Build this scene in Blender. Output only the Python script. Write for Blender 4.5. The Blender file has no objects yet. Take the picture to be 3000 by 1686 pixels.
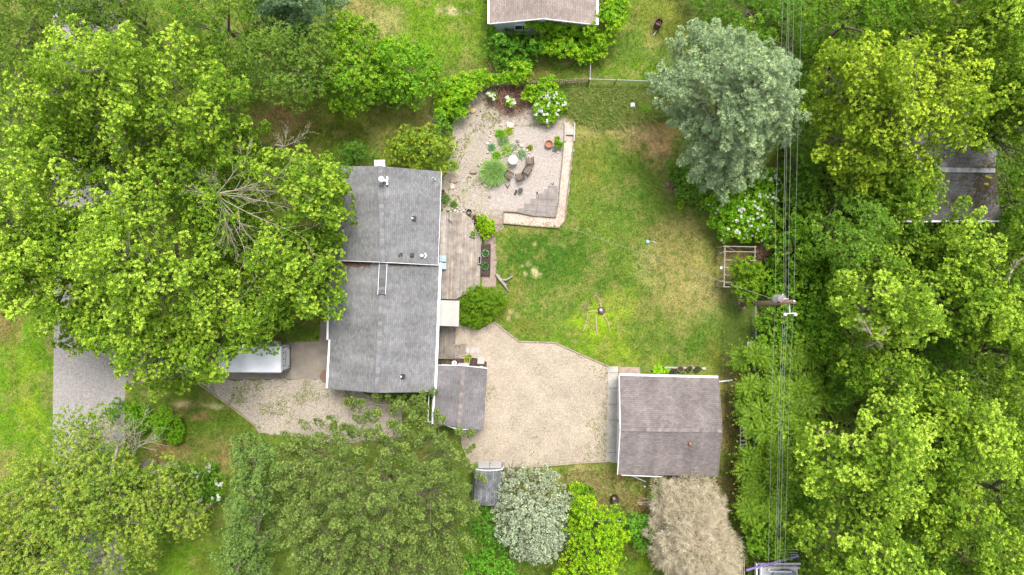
import bpy, math, random
import numpy as np
from mathutils import Vector, Matrix
# ------------------------------------------------------------------ camera, sky, sun, exposure
sc = bpy.context.scene
H = 55.6; K = 2000.0            # flying height in metres, focal length in photo pixels (24 mm lens)
cam_d = bpy.data.cameras.new("camera"); cam_d.lens = 24.0; cam_d.sensor_width = 36.0
cam_d.clip_start = 0.5; cam_d.clip_end = 3000
cam = bpy.data.objects.new("camera", cam_d); sc.collection.objects.link(cam)
cam.location = (0, 0, H); cam.rotation_euler = (0, 0, 0); sc.camera = cam
SUN_EL = math.radians(64); SUN_ROT = math.radians(18)
world = bpy.data.worlds.new("World"); sc.world = world; world.use_nodes = True
wn = world.node_tree; wn.nodes.clear()
sky = wn.nodes.new('ShaderNodeTexSky'); sky.sky_type = 'NISHITA'; sky.sun_disc = False
sky.sun_elevation = SUN_EL; sky.sun_rotation = SUN_ROT; sky.dust_density = 3.0; sky.air_density = 0.7
bgn = wn.nodes.new('ShaderNodeBackground'); bgn.inputs[1].default_value = 0.13
won = wn.nodes.new('ShaderNodeOutputWorld')
hs = wn.nodes.new('ShaderNodeHueSaturation'); hs.inputs['Saturation'].default_value = .28   # thin overcast whitens the sky
wn.links.new(sky.outputs[0], hs.inputs['Color']); wn.links.new(hs.outputs[0], bgn.inputs[0]); wn.links.new(bgn.outputs[0], won.inputs[0])
sun_d = bpy.data.lights.new("sun", 'SUN'); sun_d.energy = 1.5; sun_d.angle = math.radians(20); sun_d.color = (1.0, 0.95, 0.87)
sun = bpy.data.objects.new("sun", sun_d); sc.collection.objects.link(sun)
sdir = Vector((math.sin(SUN_ROT)*math.cos(SUN_EL), math.cos(SUN_ROT)*math.cos(SUN_EL), math.sin(SUN_EL)))
sun.rotation_euler = sdir.to_track_quat('Z', 'Y').to_euler()
sc.view_settings.view_transform = 'Standard'; sc.view_settings.look = 'None'
sc.view_settings.exposure = 1.56; sc.view_settings.gamma = 1.0; sc.view_settings.use_curve_mapping = False
sc.cycles.max_bounces = 5; sc.cycles.diffuse_bounces = 3; sc.cycles.transmission_bounces = 3; sc.cycles.glossy_bounces = 2
sc.cycles.caustics_reflective = False; sc.cycles.caustics_refractive = False
# ------------------------------------------------------------------ helpers
COL = sc.collection
DS = 3000/2576.0
def P(px, py, z=0.0): return Vector(((px-1500)/K*(H-z), (843-py)/K*(H-z), z))
def Q(px, py, z=0.0): return P(px*DS, py*DS, z)
def link(o): COL.objects.link(o); return o
def tag(o, label=None, cat=None, group=None, kind=None):
    if label: o['label'] = label
    if cat: o['category'] = cat
    if group: o['group'] = group
    if kind: o['kind'] = kind
    return o
def empty(name, loc, label, cat, group=None, rz=0.0):
    o = bpy.data.objects.new(name, None); link(o); o.location = loc; o.rotation_euler = (0, 0, rz)
    o.empty_display_size = 0.3
    return tag(o, label, cat, group)
def kids(o): return [c for c in bpy.data.objects if c.parent == o]
def copy_tree(o, parent=None):
    c = o.copy(); link(c); c.parent = parent
    for ch in kids(o): copy_tree(ch, c)
    return c
def set_cols(me, cols):
    at = me.color_attributes.new('Col', 'FLOAT_COLOR', 'POINT')
    a = np.ones((len(me.vertices), 4), dtype=np.float32); a[:, :3] = cols
    at.data.foreach_set('color', a.ravel())
class MB:
    """collects shapes given in world coordinates, builds them as one mesh object"""
    def __init__(s): s.v = []; s.f = []; s.c = []; s.uv = {}; s.cur = (1, 1, 1)
    def add(s, vs, fs, uvs=None):
        n = len(s.v); s.v += [tuple(v) for v in vs]; s.c += [s.cur]*len(vs)
        for i, f in enumerate(fs):
            if uvs: s.uv[len(s.f)] = uvs[i]
            s.f.append([n+k for k in f])
        return s
    def box(s, c, size, rz=0.0, rot=None):
        m = rot if rot is not None else Matrix.Rotation(rz, 3, 'Z'); c = Vector(c); hx, hy, hz = [d/2 for d in size]
        vs = [c + m @ Vector((x*hx, y*hy, z*hz)) for z in (-1, 1) for y in (-1, 1) for x in (-1, 1)]
        return s.add(vs, [(0, 2, 3, 1), (4, 5, 7, 6), (0, 1, 5, 4), (2, 6, 7, 3), (0, 4, 6, 2), (1, 3, 7, 5)])
    def bar(s, a, b, w, h):
        a = Vector(a); b = Vector(b); d = b-a; L = d.length
        x = d.normalized(); up = Vector((0, 0, 1))
        if abs(x.dot(up)) > .98: up = Vector((0, 1, 0))
        y = up.cross(x).normalized(); z = x.cross(y)
        return s.box((a+b)/2, (L, w, h), rot=Matrix((x, y, z)).transposed())
    def tube(s, pts, rads, n=6, caps=True):
        pts = [Vector(p) for p in pts]
        if not hasattr(rads, '__len__'): rads = [rads]*len(pts)
        vs = []; fs = []; ref = None
        for i, p in enumerate(pts):
            d = (pts[min(i+1, len(pts)-1)]-pts[max(i-1, 0)])
            d = d.normalized() if d.length > 1e-9 else Vector((0, 0, 1))
            if ref is None: ref = Vector((0, 0, 1)) if abs(d.z) < .9 else Vector((1, 0, 0))
            u = (ref - d*ref.dot(d)).normalized(); ref = u; w = d.cross(u)
            for k in range(n):
                a = 2*math.pi*k/n; vs.append(p + (u*math.cos(a)+w*math.sin(a))*rads[i])
        for i in range(len(pts)-1):
            for k in range(n):
                k2 = (k+1) % n; fs.append((i*n+k, i*n+k2, (i+1)*n+k2, (i+1)*n+k))
        if caps: fs.append(tuple(range(n))[::-1]); fs.append(tuple((len(pts)-1)*n+k for k in range(n)))
        return s.add(vs, fs)
    def lathe(s, c, prof, n=20, close=True):
        c = Vector(c); vs = []; fs = []
        for r, z in prof:
            for k in range(n):
                a = 2*math.pi*k/n; vs.append(c+Vector((r*math.cos(a), r*math.sin(a), z)))
        for i in range(len(prof)-1):
            for k in range(n):
                k2 = (k+1) % n; fs.append((i*n+k, i*n+k2, (i+1)*n+k2, (i+1)*n+k))
        if close: fs.append(tuple(range(n))[::-1]); fs.append(tuple((len(prof)-1)*n+k for k in range(n)))
        return s.add(vs, fs)
    def prism(s, poly, z0, z1):
        """poly: list of (x,y) world; order either way"""
        ar = sum(poly[i][0]*poly[(i+1) % len(poly)][1]-poly[(i+1) % len(poly)][0]*poly[i][1] for i in range(len(poly)))
        if ar < 0: poly = poly[::-1]
        n = len(poly); vs = [(p[0], p[1], z0) for p in poly]+[(p[0], p[1], z1) for p in poly]
        fs = [tuple(range(n))[::-1], tuple(range(n, 2*n))]+[(i, (i+1) % n, n+(i+1) % n, n+i) for i in range(n)]
        return s.add(vs, fs)
    def blob(s, c, r, seed=0, n=2, rough=.18):
        import bmesh
        bm = bmesh.new(); bmesh.ops.create_icosphere(bm, subdivisions=n, radius=1.0)
        rn = random.Random(seed); ks = [(Vector((rn.gauss(0, 1), rn.gauss(0, 1), rn.gauss(0, 1))).normalized(), rn.uniform(.4, .95)) for _ in range(7)]
        vs = []
        for v in bm.verts:
            p = v.co.normalized(); q = p.copy()
            for kx, kd in ks:
                if p.dot(kx) > kd: q *= 1-(p.dot(kx)-kd)*.7
            q *= 1+rn.uniform(-rough, rough)*.3
            vs.append(Vector(c)+Vector((q.x*r[0], q.y*r[1], q.z*r[2])))
        fs = [[v.index for v in f.verts] for f in bm.faces]; bm.free()
        return s.add(vs, fs)
    def build(s, name, mat, parent=None, smooth=False, bevel=0.0):
        off = Vector(parent.location) if parent else Vector((0, 0, 0))
        q = parent.parent if parent else None
        while q: off += Vector(q.location); q = q.parent
        me = bpy.data.meshes.new(name); me.from_pydata([(v[0]-off.x, v[1]-off.y, v[2]-off.z) for v in s.v], [], s.f)
        set_cols(me, np.array(s.c, dtype=np.float32))
        if s.uv:
            ul = me.uv_layers.new(name='UVMap')
            for i, p in enumerate(me.polygons):
                if i in s.uv:
                    for k, li in enumerate(p.loop_indices): ul.data[li].uv = s.uv[i][k]
        me.materials.append(mat)
        if smooth: me.polygons.foreach_set('use_smooth', [True]*len(me.polygons))
        me.update()
        o = bpy.data.objects.new(name, me); link(o)
        if parent: o.parent = parent
        if bevel:
            b = o.modifiers.new('bevel', 'BEVEL'); b.width = bevel; b.segments = 2; b.limit_method = 'ANGLE'
        return o
def rootof(name, mb_pts_loc, label, cat, group=None): return empty(name, mb_pts_loc, label, cat, group)

# ------------------------------------------------------------------ materials
def newmat(name):
    m = bpy.data.materials.new(name); m.use_nodes = True; nt = m.node_tree; nt.nodes.clear()
    out = nt.nodes.new('ShaderNodeOutputMaterial'); b = nt.nodes.new('ShaderNodeBsdfPrincipled')
    nt.links.new(b.outputs[0], out.inputs[0]); return m, nt, b, out
def nd(nt, t, **kw):
    n = nt.nodes.new(t)
    for k, v in kw.items():
        if k.startswith('i_'): n.inputs[int(k[2:])].default_value = v
        else: setattr(n, k, v)
    return n
def ramp(nt, pts):
    r = nt.nodes.new('ShaderNodeValToRGB'); e = r.color_ramp.elements
    while len(e) > 1: e.remove(e[-1])
    e[0].position = pts[0][0]; e[0].color = (*pts[0][1], 1)
    for p, c in pts[1:]: x = e.new(p); x.color = (*c, 1)
    return r
def mixc(nt, blend, fac, a, b):
    m = nt.nodes.new('ShaderNodeMix'); m.data_type = 'RGBA'; m.blend_type = blend
    for idx, val in ((0, fac), (6, a), (7, b)):
        if hasattr(val, 'is_output') or isinstance(val, bpy.types.NodeSocket): nt.links.new(val, m.inputs[idx])
        else: m.inputs[idx].default_value = val if idx == 0 else (*val, 1)
    return m.outputs[2]
def noise(nt, scale, detail=3, rough=.6, vec=None):
    n = nt.nodes.new('ShaderNodeTexNoise'); n.inputs['Scale'].default_value = scale; n.inputs['Detail'].default_value = detail; n.inputs['Roughness'].default_value = rough
    if vec: nt.links.new(vec, n.inputs['Vector'])
    return n
def geo_pos(nt): return nt.nodes.new('ShaderNodeNewGeometry').outputs['Position']
def pmat(name, col, rough=.7, var=.25, scale=6.0, metal=0.0, bump=.0, bscale=30, spec=.4, attr=False, fine=.0):
    """paint/wood/stone etc: colour broken up by two noises in real space"""
    m, nt, b, out = newmat(name); pos = geo_pos(nt)
    n1 = noise(nt, scale, 4, .65, pos)
    lo = tuple(c*(1-var) for c in col); hi = tuple(min(1, c*(1+var)) for c in col)
    c = ramp(nt, [(.3, lo), (.7, hi)]); nt.links.new(n1.outputs[0], c.inputs[0]); o = c.outputs[0]
    if fine:
        n3 = noise(nt, 28, 2, .7, pos); r3 = ramp(nt, [(.3, (1-fine,)*3), (.7, (1+fine*.5,)*3)]); nt.links.new(n3.outputs[0], r3.inputs[0])
        o = mixc(nt, 'MULTIPLY', 1.0, o, r3.outputs[0])
    if attr:
        a = nd(nt, 'ShaderNodeAttribute', attribute_name='Col'); o = mixc(nt, 'MULTIPLY', 1.0, o, a.outputs['Color'])
    nt.links.new(o, b.inputs['Base Color'])
    b.inputs['Roughness'].default_value = rough; b.inputs['Metallic'].default_value = metal
    b.inputs['Specular IOR Level'].default_value = spec
    if bump:
        n2 = noise(nt, bscale, 3, .6, pos); bp = nd(nt, 'ShaderNodeBump'); bp.inputs['Strength'].default_value = bump; bp.inputs['Distance'].default_value = .03
        nt.links.new(n2.outputs[0], bp.inputs['Height']); nt.links.new(bp.outputs[0], b.inputs['Normal'])
    return m
def shingle_mat(name, c1, c2, mortar, bw=.30, rh=.15, streak=.25, stain=None, big=.5):
    m, nt, b, out = newmat(name)
    uv = nd(nt, 'ShaderNodeUVMap'); br = nd(nt, 'ShaderNodeTexBrick'); nt.links.new(uv.outputs[0], br.inputs['Vector'])
    br.offset = .5; br.inputs['Color1'].default_value = (*c1, 1); br.inputs['Color2'].default_value = (*c2, 1); br.inputs['Mortar'].default_value = (*mortar, 1)
    br.inputs['Scale'].default_value = 1.0; br.inputs['Brick Width'].default_value = bw; br.inputs['Row Height'].default_value = rh
    br.inputs['Mortar Size'].default_value = .011; br.inputs['Mortar Smooth'].default_value = .4; br.inputs['Bias'].default_value = 0
    pos = geo_pos(nt)
    n1 = noise(nt, big, 4, .6, pos); r1 = ramp(nt, [(.3, (1-streak,)*3), (.7, (1+streak*.6,)*3)]); nt.links.new(n1.outputs[0], r1.inputs[0])
    o = mixc(nt, 'MULTIPLY', 1.0, br.outputs[0], r1.outputs[0])
    n2 = noise(nt, 4.5, 3, .7, pos); r2 = ramp(nt, [(.25, (.82,)*3), (.75, (1.16,)*3)]); nt.links.new(n2.outputs[0], r2.inputs[0])
    o = mixc(nt, 'MULTIPLY', 1.0, o, r2.outputs[0])
    # weather streaks running down the slope
    mp = nd(nt, 'ShaderNodeMapping'); nt.links.new(uv.outputs[0], mp.inputs[0]); mp.inputs['Scale'].default_value = (.9, .16, 1)
    n3 = noise(nt, 1.0, 4, .6, mp.outputs[0]); r3 = ramp(nt, [(.35, (.84,)*3), (.65, (1.09,)*3)]); nt.links.new(n3.outputs[0], r3.inputs[0])
    o = mixc(nt, 'MULTIPLY', 1.0, o, r3.outputs[0])
    if stain:
        n4 = noise(nt, 1.3, 5, .7, pos); r4 = ramp(nt, [(.5, (0, 0, 0)), (.62, (1, 1, 1))]); nt.links.new(n4.outputs[0], r4.inputs[0])
        o = mixc(nt, 'MIX', r4.outputs[0], o, stain)
    nt.links.new(o, b.inputs['Base Color']); b.inputs['Roughness'].default_value = .85; b.inputs['Specular IOR Level'].default_value = .25
    bp = nd(nt, 'ShaderNodeBump'); bp.inputs['Strength'].default_value = .6; bp.inputs['Distance'].default_value = .012
    nt.links.new(br.outputs['Fac'], bp.inputs['Height']); bp.invert = True; nt.links.new(bp.outputs[0], b.inputs['Normal'])
    return m
def leaf_mat(name, trans=.42, rough=.55, spec=.25):
    m, nt, b, out = newmat(name); a = nd(nt, 'ShaderNodeAttribute', attribute_name='Col')
    nt.links.new(a.outputs['Color'], b.inputs['Base Color']); b.inputs['Roughness'].default_value = rough; b.inputs['Specular IOR Level'].default_value = spec
    t = nd(nt, 'ShaderNodeBsdfTranslucent'); br = mixc(nt, 'MULTIPLY', 1.0, a.outputs['Color'], (1.25, 1.3, .7)); nt.links.new(br, t.inputs[0])
    mx = nd(nt, 'ShaderNodeMixShader'); mx.inputs[0].default_value = trans
    nt.links.new(b.outputs[0], mx.inputs[1]); nt.links.new(t.outputs[0], mx.inputs[2]); nt.links.new(mx.outputs[0], out.inputs[0])
    return m
def ground_mat(name, s1=9.0, s2=45.0, amt=.5, bump=.5):
    """colour comes from the turf map held in the mesh, broken up by fine noise"""
    m, nt, b, out = newmat(name); a = nd(nt, 'ShaderNodeAttribute', attribute_name='Col'); pos = geo_pos(nt)
    n1 = noise(nt, s1, 5, .75, pos); r1 = ramp(nt, [(.3, (1-amt,)*3), (.7, (1+amt, 1+amt*.9, 1+amt*.6))]); nt.links.new(n1.outputs[0], r1.inputs[0])
    o = mixc(nt, 'MULTIPLY', 1.0, a.outputs['Color'], r1.outputs[0])
    n2 = noise(nt, 2.2, 4, .7, pos); r2 = ramp(nt, [(.33, (.74, .84, .7)), (.67, (1.3, 1.14, 1.2))]); nt.links.new(n2.outputs[0], r2.inputs[0])
    o = mixc(nt, 'MULTIPLY', 1.0, o, r2.outputs[0])
    nt.links.new(o, b.inputs['Base Color']); b.inputs['Roughness'].default_value = .95; b.inputs['Specular IOR Level'].default_value = .1
    n3 = noise(nt, s2, 3, .6, pos); bp = nd(nt, 'ShaderNodeBump'); bp.inputs['Strength'].default_value = bump; bp.inputs['Distance'].default_value = .04
    nt.links.new(n3.outputs[0], bp.inputs['Height']); nt.links.new(bp.outputs[0], b.inputs['Normal'])
    return m
def gravel_mat(name, cols, cell=13.0, patch=None, pamt=.5, tone=.18):
    m, nt, b, out = newmat(name); pos = geo_pos(nt)
    v = nd(nt, 'ShaderNodeTexVoronoi'); v.inputs['Scale'].default_value = cell; nt.links.new(pos, v.inputs['Vector'])
    sp = nd(nt, 'ShaderNodeSeparateColor'); nt.links.new(v.outputs['Color'], sp.inputs[0])
    r = ramp(nt, [(i/(len(cols)-1), c) for i, c in enumerate(cols)]); nt.links.new(sp.outputs[0], r.inputs[0])
    n1 = noise(nt, .55, 5, .7, pos); r1 = ramp(nt, [(.3, (1-tone,)*3), (.7, (1+tone,)*3)]); nt.links.new(n1.outputs[0], r1.inputs[0])
    o = mixc(nt, 'MULTIPLY', 1.0, r.outputs[0], r1.outputs[0])
    n5 = noise(nt, 5, 4, .75, pos); r5 = ramp(nt, [(.3, (.8,)*3), (.7, (1.15,)*3)]); nt.links.new(n5.outputs[0], r5.inputs[0])
    o = mixc(nt, 'MULTIPLY', 1.0, o, r5.outputs[0])
    if patch:
        n4 = noise(nt, 1.1, 6, .78, pos); r4 = ramp(nt, [(pamt, (0, 0, 0)), (pamt+.14, (.85,)*3)]); nt.links.new(n4.outputs[0], r4.inputs[0])
        o = mixc(nt, 'MIX', r4.outputs[0], o, patch)
    nt.links.new(o, b.inputs['Base Color']); b.inputs['Roughness'].default_value = .9; b.inputs['Specular IOR Level'].default_value = .2
    bp = nd(nt, 'ShaderNodeBump'); bp.inputs['Strength'].default_value = .8; bp.inputs['Distance'].default_value = .03; bp.invert = True
    nt.links.new(v.outputs['Distance'], bp.inputs['Height']); nt.links.new(bp.outputs[0], b.inputs['Normal'])
    return m
M = {}
M['turf'] = ground_mat('turf')
M['leaf'] = leaf_mat('leaf'); M['needle'] = leaf_mat('needle', .12, .6, .2); M['dry'] = leaf_mat('dry_twig', .05, .9, .05)
M['petal'] = leaf_mat('petal', .2, .8, .1)
M['bark'] = pmat('bark', (.17, .14, .11), .9, .35, 5, bump=.6, bscale=20)
M['pale_bark'] = pmat('pale_bark', (.30, .26, .20), .9, .3, 6, bump=.4, bscale=25)
M['roof_grey'] = shingle_mat('roof_grey', (.148, .148, .151), (.2, .2, .203), (.105, .105, .108), streak=.2)
M['roof_taupe'] = shingle_mat('roof_taupe', (.15, .128, .125), (.198, .172, .166), (.11, .095, .093), streak=.22)
M['roof_plum'] = shingle_mat('roof_plum', (.165, .152, .158), (.205, .19, .195), (.09, .082, .088), bw=.28)
M['roof_brown'] = shingle_mat('roof_brown', (.225, .182, .163), (.285, .235, .212), (.13, .105, .095), bw=.4, streak=.15)
M['roof_mossy'] = shingle_mat('roof_mossy', (.14, .132, .14), (.2, .19, .195), (.07, .07, .075), stain=(.085, .066, .035), streak=.3)
M['roof_shed'] = shingle_mat('roof_shed', (.10, .106, .11), (.20, .208, .215), (.05, .05, .055), streak=.45, big=1.0)
M['white'] = pmat('white_paint', (.72, .72, .76), .45, .07, 3, spec=.5)
M['white_metal'] = pmat('white_sheet_metal', (.60, .605, .64), .35, .16, .8, spec=.5)
M['siding'] = pmat('siding', (.50, .49, .46), .7, .1, 2)
M['blue_siding'] = pmat('pale_blue_siding', (.42, .47, .50), .7, .1, 2)
M['glass'] = pmat('window_glass', (.03, .04, .05), .12, .2, 1, spec=.8)
M['dark'] = pmat('dark_plastic', (.02, .02, .022), .5, .3, 8)
M['grey_metal'] = pmat('grey_metal', (.30, .31, .32), .45, .2, 8, metal=.5)
M['galv'] = pmat('galvanised', (.36, .38, .39), .5, .15, 12, metal=.4)
M['concrete'] = pmat('concrete', (.215, .185, .155), .9, .22, .9, bump=.3, bscale=40, fine=.18)
M['pale_concrete'] = pmat('pale_concrete', (.34, .32, .29), .9, .2, 1.6, bump=.3, bscale=40, fine=.15)
M['slab'] = pmat('patio_slab', (.215, .19, .175), .9, .3, 1.6, bump=.3, bscale=40, fine=.15)
M['asphalt'] = gravel_mat('asphalt', [(.215, .20, .19), (.285, .265, .253), (.24, .224, .213), (.31, .288, .275)], cell=11, tone=.07)
M['gravel'] = gravel_mat('gravel', [(.30, .25, .19), (.40, .345, .275), (.345, .292, .228), (.26, .21, .158), (.38, .325, .262)], cell=22, patch=(.235, .20, .13), pamt=.60)
M['gravel_weedy'] = gravel_mat('weedy_gravel', [(.27, .23, .19), (.38, .335, .285), (.32, .275, .23), (.20, .165, .13)], cell=18, patch=(.22, .205, .11), pamt=.52)
M['gravel_pale'] = gravel_mat('pale_gravel', [(.30, .26, .23), (.40, .35, .32), (.345, .30, .27), (.24, .205, .19)], cell=18, patch=(.30, .275, .25), pamt=.5, tone=.1)
M['gravel_pink'] = gravel_mat('pink_chippings', [(.40, .31, .25), (.52, .43, .37), (.34, .25, .19), (.46, .38, .33)], cell=12, patch=(.33, .24, .17), pamt=.62)
M['mulch'] = gravel_mat('bark_mulch', [(.045, .03, .026), (.075, .05, .042), (.03, .02, .018)], cell=14)
M['soil'] = gravel_mat('soil', [(.10, .068, .048), (.15, .105, .075), (.075, .05, .036)], cell=16, patch=(.17, .13, .09), pamt=.5)
M['brick_pave'] = pmat('worn_paving', (.27, .205, .17), .9, .25, 2.5, bump=.4, bscale=18, fine=.25, attr=True)
M['deck'] = pmat('weathered_board', (.275, .235, .20), .85, .36, 1.6, bump=.3, bscale=30, attr=True, fine=.2)
M['old_wood'] = pmat('old_wood', (.20, .165, .13), .9, .3, 6, bump=.4, attr=True)
M['grey_wood'] = pmat('grey_driftwood', (.27, .24, .21), .9, .22, 5, bump=.5)
M['new_wood'] = pmat('new_wood', (.42, .26, .13), .8, .15, 8)
M['edging'] = pmat('timber_edging', (.27, .22, .165), .9, .3, 3)
M['rock'] = pmat('field_stone', (.33, .30, .27), .9, .25, 4, bump=.6, bscale=12, attr=True)
M['terracotta'] = pmat('terracotta', (.30, .13, .07), .8, .2, 8)
M['rust'] = pmat('rust', (.13, .055, .035), .85, .4, 8, bump=.4)
M['teal_weave'] = pmat('pale_blue_weave', (.33, .44, .50), .7, .12, 20, attr=True)
M['wicker'] = pmat('brown_wicker', (.135, .10, .075), .8, .4, 18, bump=.6, bscale=60, attr=True)
M['table_glass'] = pmat('frosted_table_top', (.50, .54, .56), .3, .06, 4, spec=.6)
M['rubber'] = pmat('rubber', (.05, .05, .048), .8, .3, 10)
M['wire'] = pmat('bare_wire', (.20, .215, .185), .5, .1, 3)
M['purple'] = pmat('purple_strap', (.20, .13, .38), .6, .15, 3)
M['tarp'] = pmat('grey_tarp', (.17, .19, .22), .5, .3, 4, bump=.5, bscale=6)
M['pot_pale'] = pmat('pale_green_pot', (.42, .50, .38), .6, .1, 8)
M['pole_wood'] = pmat('pole_wood', (.22, .15, .115), .9, .3, 6, bump=.4)
M['transformer'] = pmat('transformer_grey', (.45, .44, .45), .5, .1, 5)
M['transformer_top'] = pmat('transformer_lid', (.19, .15, .16), .6, .1, 5)
M['off_white'] = pmat('off_white_panel', (.34, .33, .30), .6, .12, 1.2, spec=.3)
M['soil_flat'] = pmat('potting_soil', (.035, .025, .02), .95, .3, 20)
# ------------------------------------------------------------------ numpy noise and geometry maths
def vnoise(x, y, seed=0):
    xi = np.floor(x).astype(np.int64); yi = np.floor(y).astype(np.int64); fx = x-xi; fy = y-yi
    fx = fx*fx*(3-2*fx); fy = fy*fy*(3-2*fy)
    def h(a, b):
        n = (a*374761393 + b*668265263 + seed*1442695041) & 0x7fffffff
        n = ((n ^ (n >> 13))*1274126177) & 0x7fffffff
        return ((n ^ (n >> 16)) & 0xffff)/65535.0
    return (h(xi, yi)*(1-fx)+h(xi+1, yi)*fx)*(1-fy)+(h(xi, yi+1)*(1-fx)+h(xi+1, yi+1)*fx)*fy
def fbm(x, y, seed=0, oct=4):
    s = 0; a = .5; t = 0
    for i in range(oct): s = s+a*vnoise(x*2**i, y*2**i, seed+i*17); t += a; a *= .55
    return s/t
def inpoly(x, y, poly):
    r = np.zeros(x.shape, bool); n = len(poly)
    for i in range(n):
        x1, y1 = poly[i]; x2, y2 = poly[(i+1) % n]
        if y1 == y2: continue
        c = ((y1 > y) != (y2 > y)) & (x < (x2-x1)*(y-y1)/(y2-y1)+x1)
        r ^= c
    return r
def edgedist(x, y, poly):
    d = np.full(x.shape, 1e9); n = len(poly)
    for i in range(n):
        a = np.array(poly[i], float); b = np.array(poly[(i+1) % n], float); ab = b-a; L = max(ab@ab, 1e-9)
        t = np.clip(((x-a[0])*ab[0]+(y-a[1])*ab[1])/L, 0, 1)
        d = np.minimum(d, np.hypot(x-a[0]-t*ab[0], y-a[1]-t*ab[1]))
    return d
def nrm(a): return a/np.maximum(np.linalg.norm(a, axis=-1, keepdims=True), 1e-9)
def np_mesh(name, V, F, C, mat, parent=None, smooth=False):
    """V (n,3) world, F (m,k) k-gons, C (n,3) colours"""
    off = np.zeros(3)
    q = parent
    while q: off += np.array(q.location); q = q.parent
    V = (V-off).astype(np.float32); me = bpy.data.meshes.new(name); n, (m, k) = len(V), F.shape
    me.vertices.add(n); me.vertices.foreach_set('co', V.ravel())
    me.loops.add(m*k); me.loops.foreach_set('vertex_index', F.astype(np.int32).ravel())
    me.polygons.add(m); me.polygons.foreach_set('loop_start', np.arange(0, m*k, k, dtype=np.int32))
    if smooth: me.polygons.foreach_set('use_smooth', np.ones(m, bool))
    me.update(calc_edges=True); me.validate()
    set_cols(me, C); me.materials.append(mat)
    o = bpy.data.objects.new(name, me); link(o)
    if parent: o.parent = parent
    return o
# ------------------------------------------------------------------ foliage
def perp_basis(A):
    ref = np.where(np.abs(A[:, 2:3]) < .9, np.array([[0, 0, 1.]]), np.array([[1., 0, 0]]))
    u = nrm(np.cross(A, ref)); return u, np.cross(A, u)
def rosettes(C, A, n, L, W, th0, th1, rng, cols, young=None, yfrac=0.0, ymask=None, droop=.15, jit=.2):
    """n leaves round the axis A at each point C. th0..th1 opening angles. returns V,F,Col"""
    N = len(C); u, w = perp_basis(A)
    az = (np.arange(n)[None, :]*2.399963+rng.uniform(0, 6.283, (N, 1))+rng.normal(0, .3, (N, n)))
    f = (np.arange(n)+.5)/n; th = th0+(th1-th0)*f[None, :]+rng.normal(0, .12, (N, n))
    side = u[:, None, :]*np.cos(az)[..., None]+w[:, None, :]*np.sin(az)[..., None]
    d = A[:, None, :]*np.cos(th)[..., None]+side*np.sin(th)[..., None]
    nn = nrm(A[:, None, :]*np.sin(th)[..., None]-side*np.cos(th)[..., None]+rng.normal(0, jit, (N, n, 3)))
    s = nrm(np.cross(d, nn)); ln = L*rng.uniform(.7, 1.25, (N, n, 1)); wd = W*rng.uniform(.75, 1.2, (N, n, 1))
    b = C[:, None, :]+d*ln*.08
    v = np.stack([b, b+d*ln*.5+s*wd*.5, b+d*ln-nn*ln*droop, b+d*ln*.5-s*wd*.5], axis=2)
    a0, a1 = np.array(cols[0]), np.array(cols[1])
    t = np.clip(rng.uniform(0, 1, (N, 1, 1))*.6+rng.uniform(0, 1, (N, n, 1))*.4, 0, 1)
    c = a0*(1-t)+a1*t
    if young is not None:
        ym = (rng.uniform(0, 1, N) < yfrac) if ymask is None else ymask
        isy = ym[:, None] & (f[None, :] < .72); c = np.where(isy[..., None], np.array(young)*rng.uniform(.8, 1.15, (N, n, 1)), c)
    c = c*rng.uniform(.85, 1.15, (N, n, 1))
    M_ = N*n; V = v.reshape(-1, 3); F = np.arange(M_*4).reshape(-1, 4); Cc = np.repeat(c.reshape(-1, 3), 4, axis=0)
    return V, F, Cc
def merge(parts):
    V = []; F = []; C = []; k = 0
    for v, f, c in parts: V.append(v); F.append(f+k); C.append(c); k += len(v)
    return np.concatenate(V), np.concatenate(F), np.concatenate(C)
def darts(poly, spacing, rng, inset=0.0, cap=6000):
    xs = [p[0] for p in poly]; ys = [p[1] for p in poly]; area = (max(xs)-min(xs))*(max(ys)-min(ys))
    n = int(min(cap, area/spacing**2*9)); x = rng.uniform(min(xs), max(xs), n); y = rng.uniform(min(ys), max(ys), n)
    k = inpoly(x, y, poly)
    if inset: k &= edgedist(x, y, poly) > inset
    x, y = x[k], y[k]; keep = np.zeros((0, 2))
    for px, py in zip(x, y):
        if len(keep) == 0 or np.min((keep[:, 0]-px)**2+(keep[:, 1]-py)**2) > spacing**2: keep = np.vstack([keep, [px, py]])
    return keep
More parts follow.
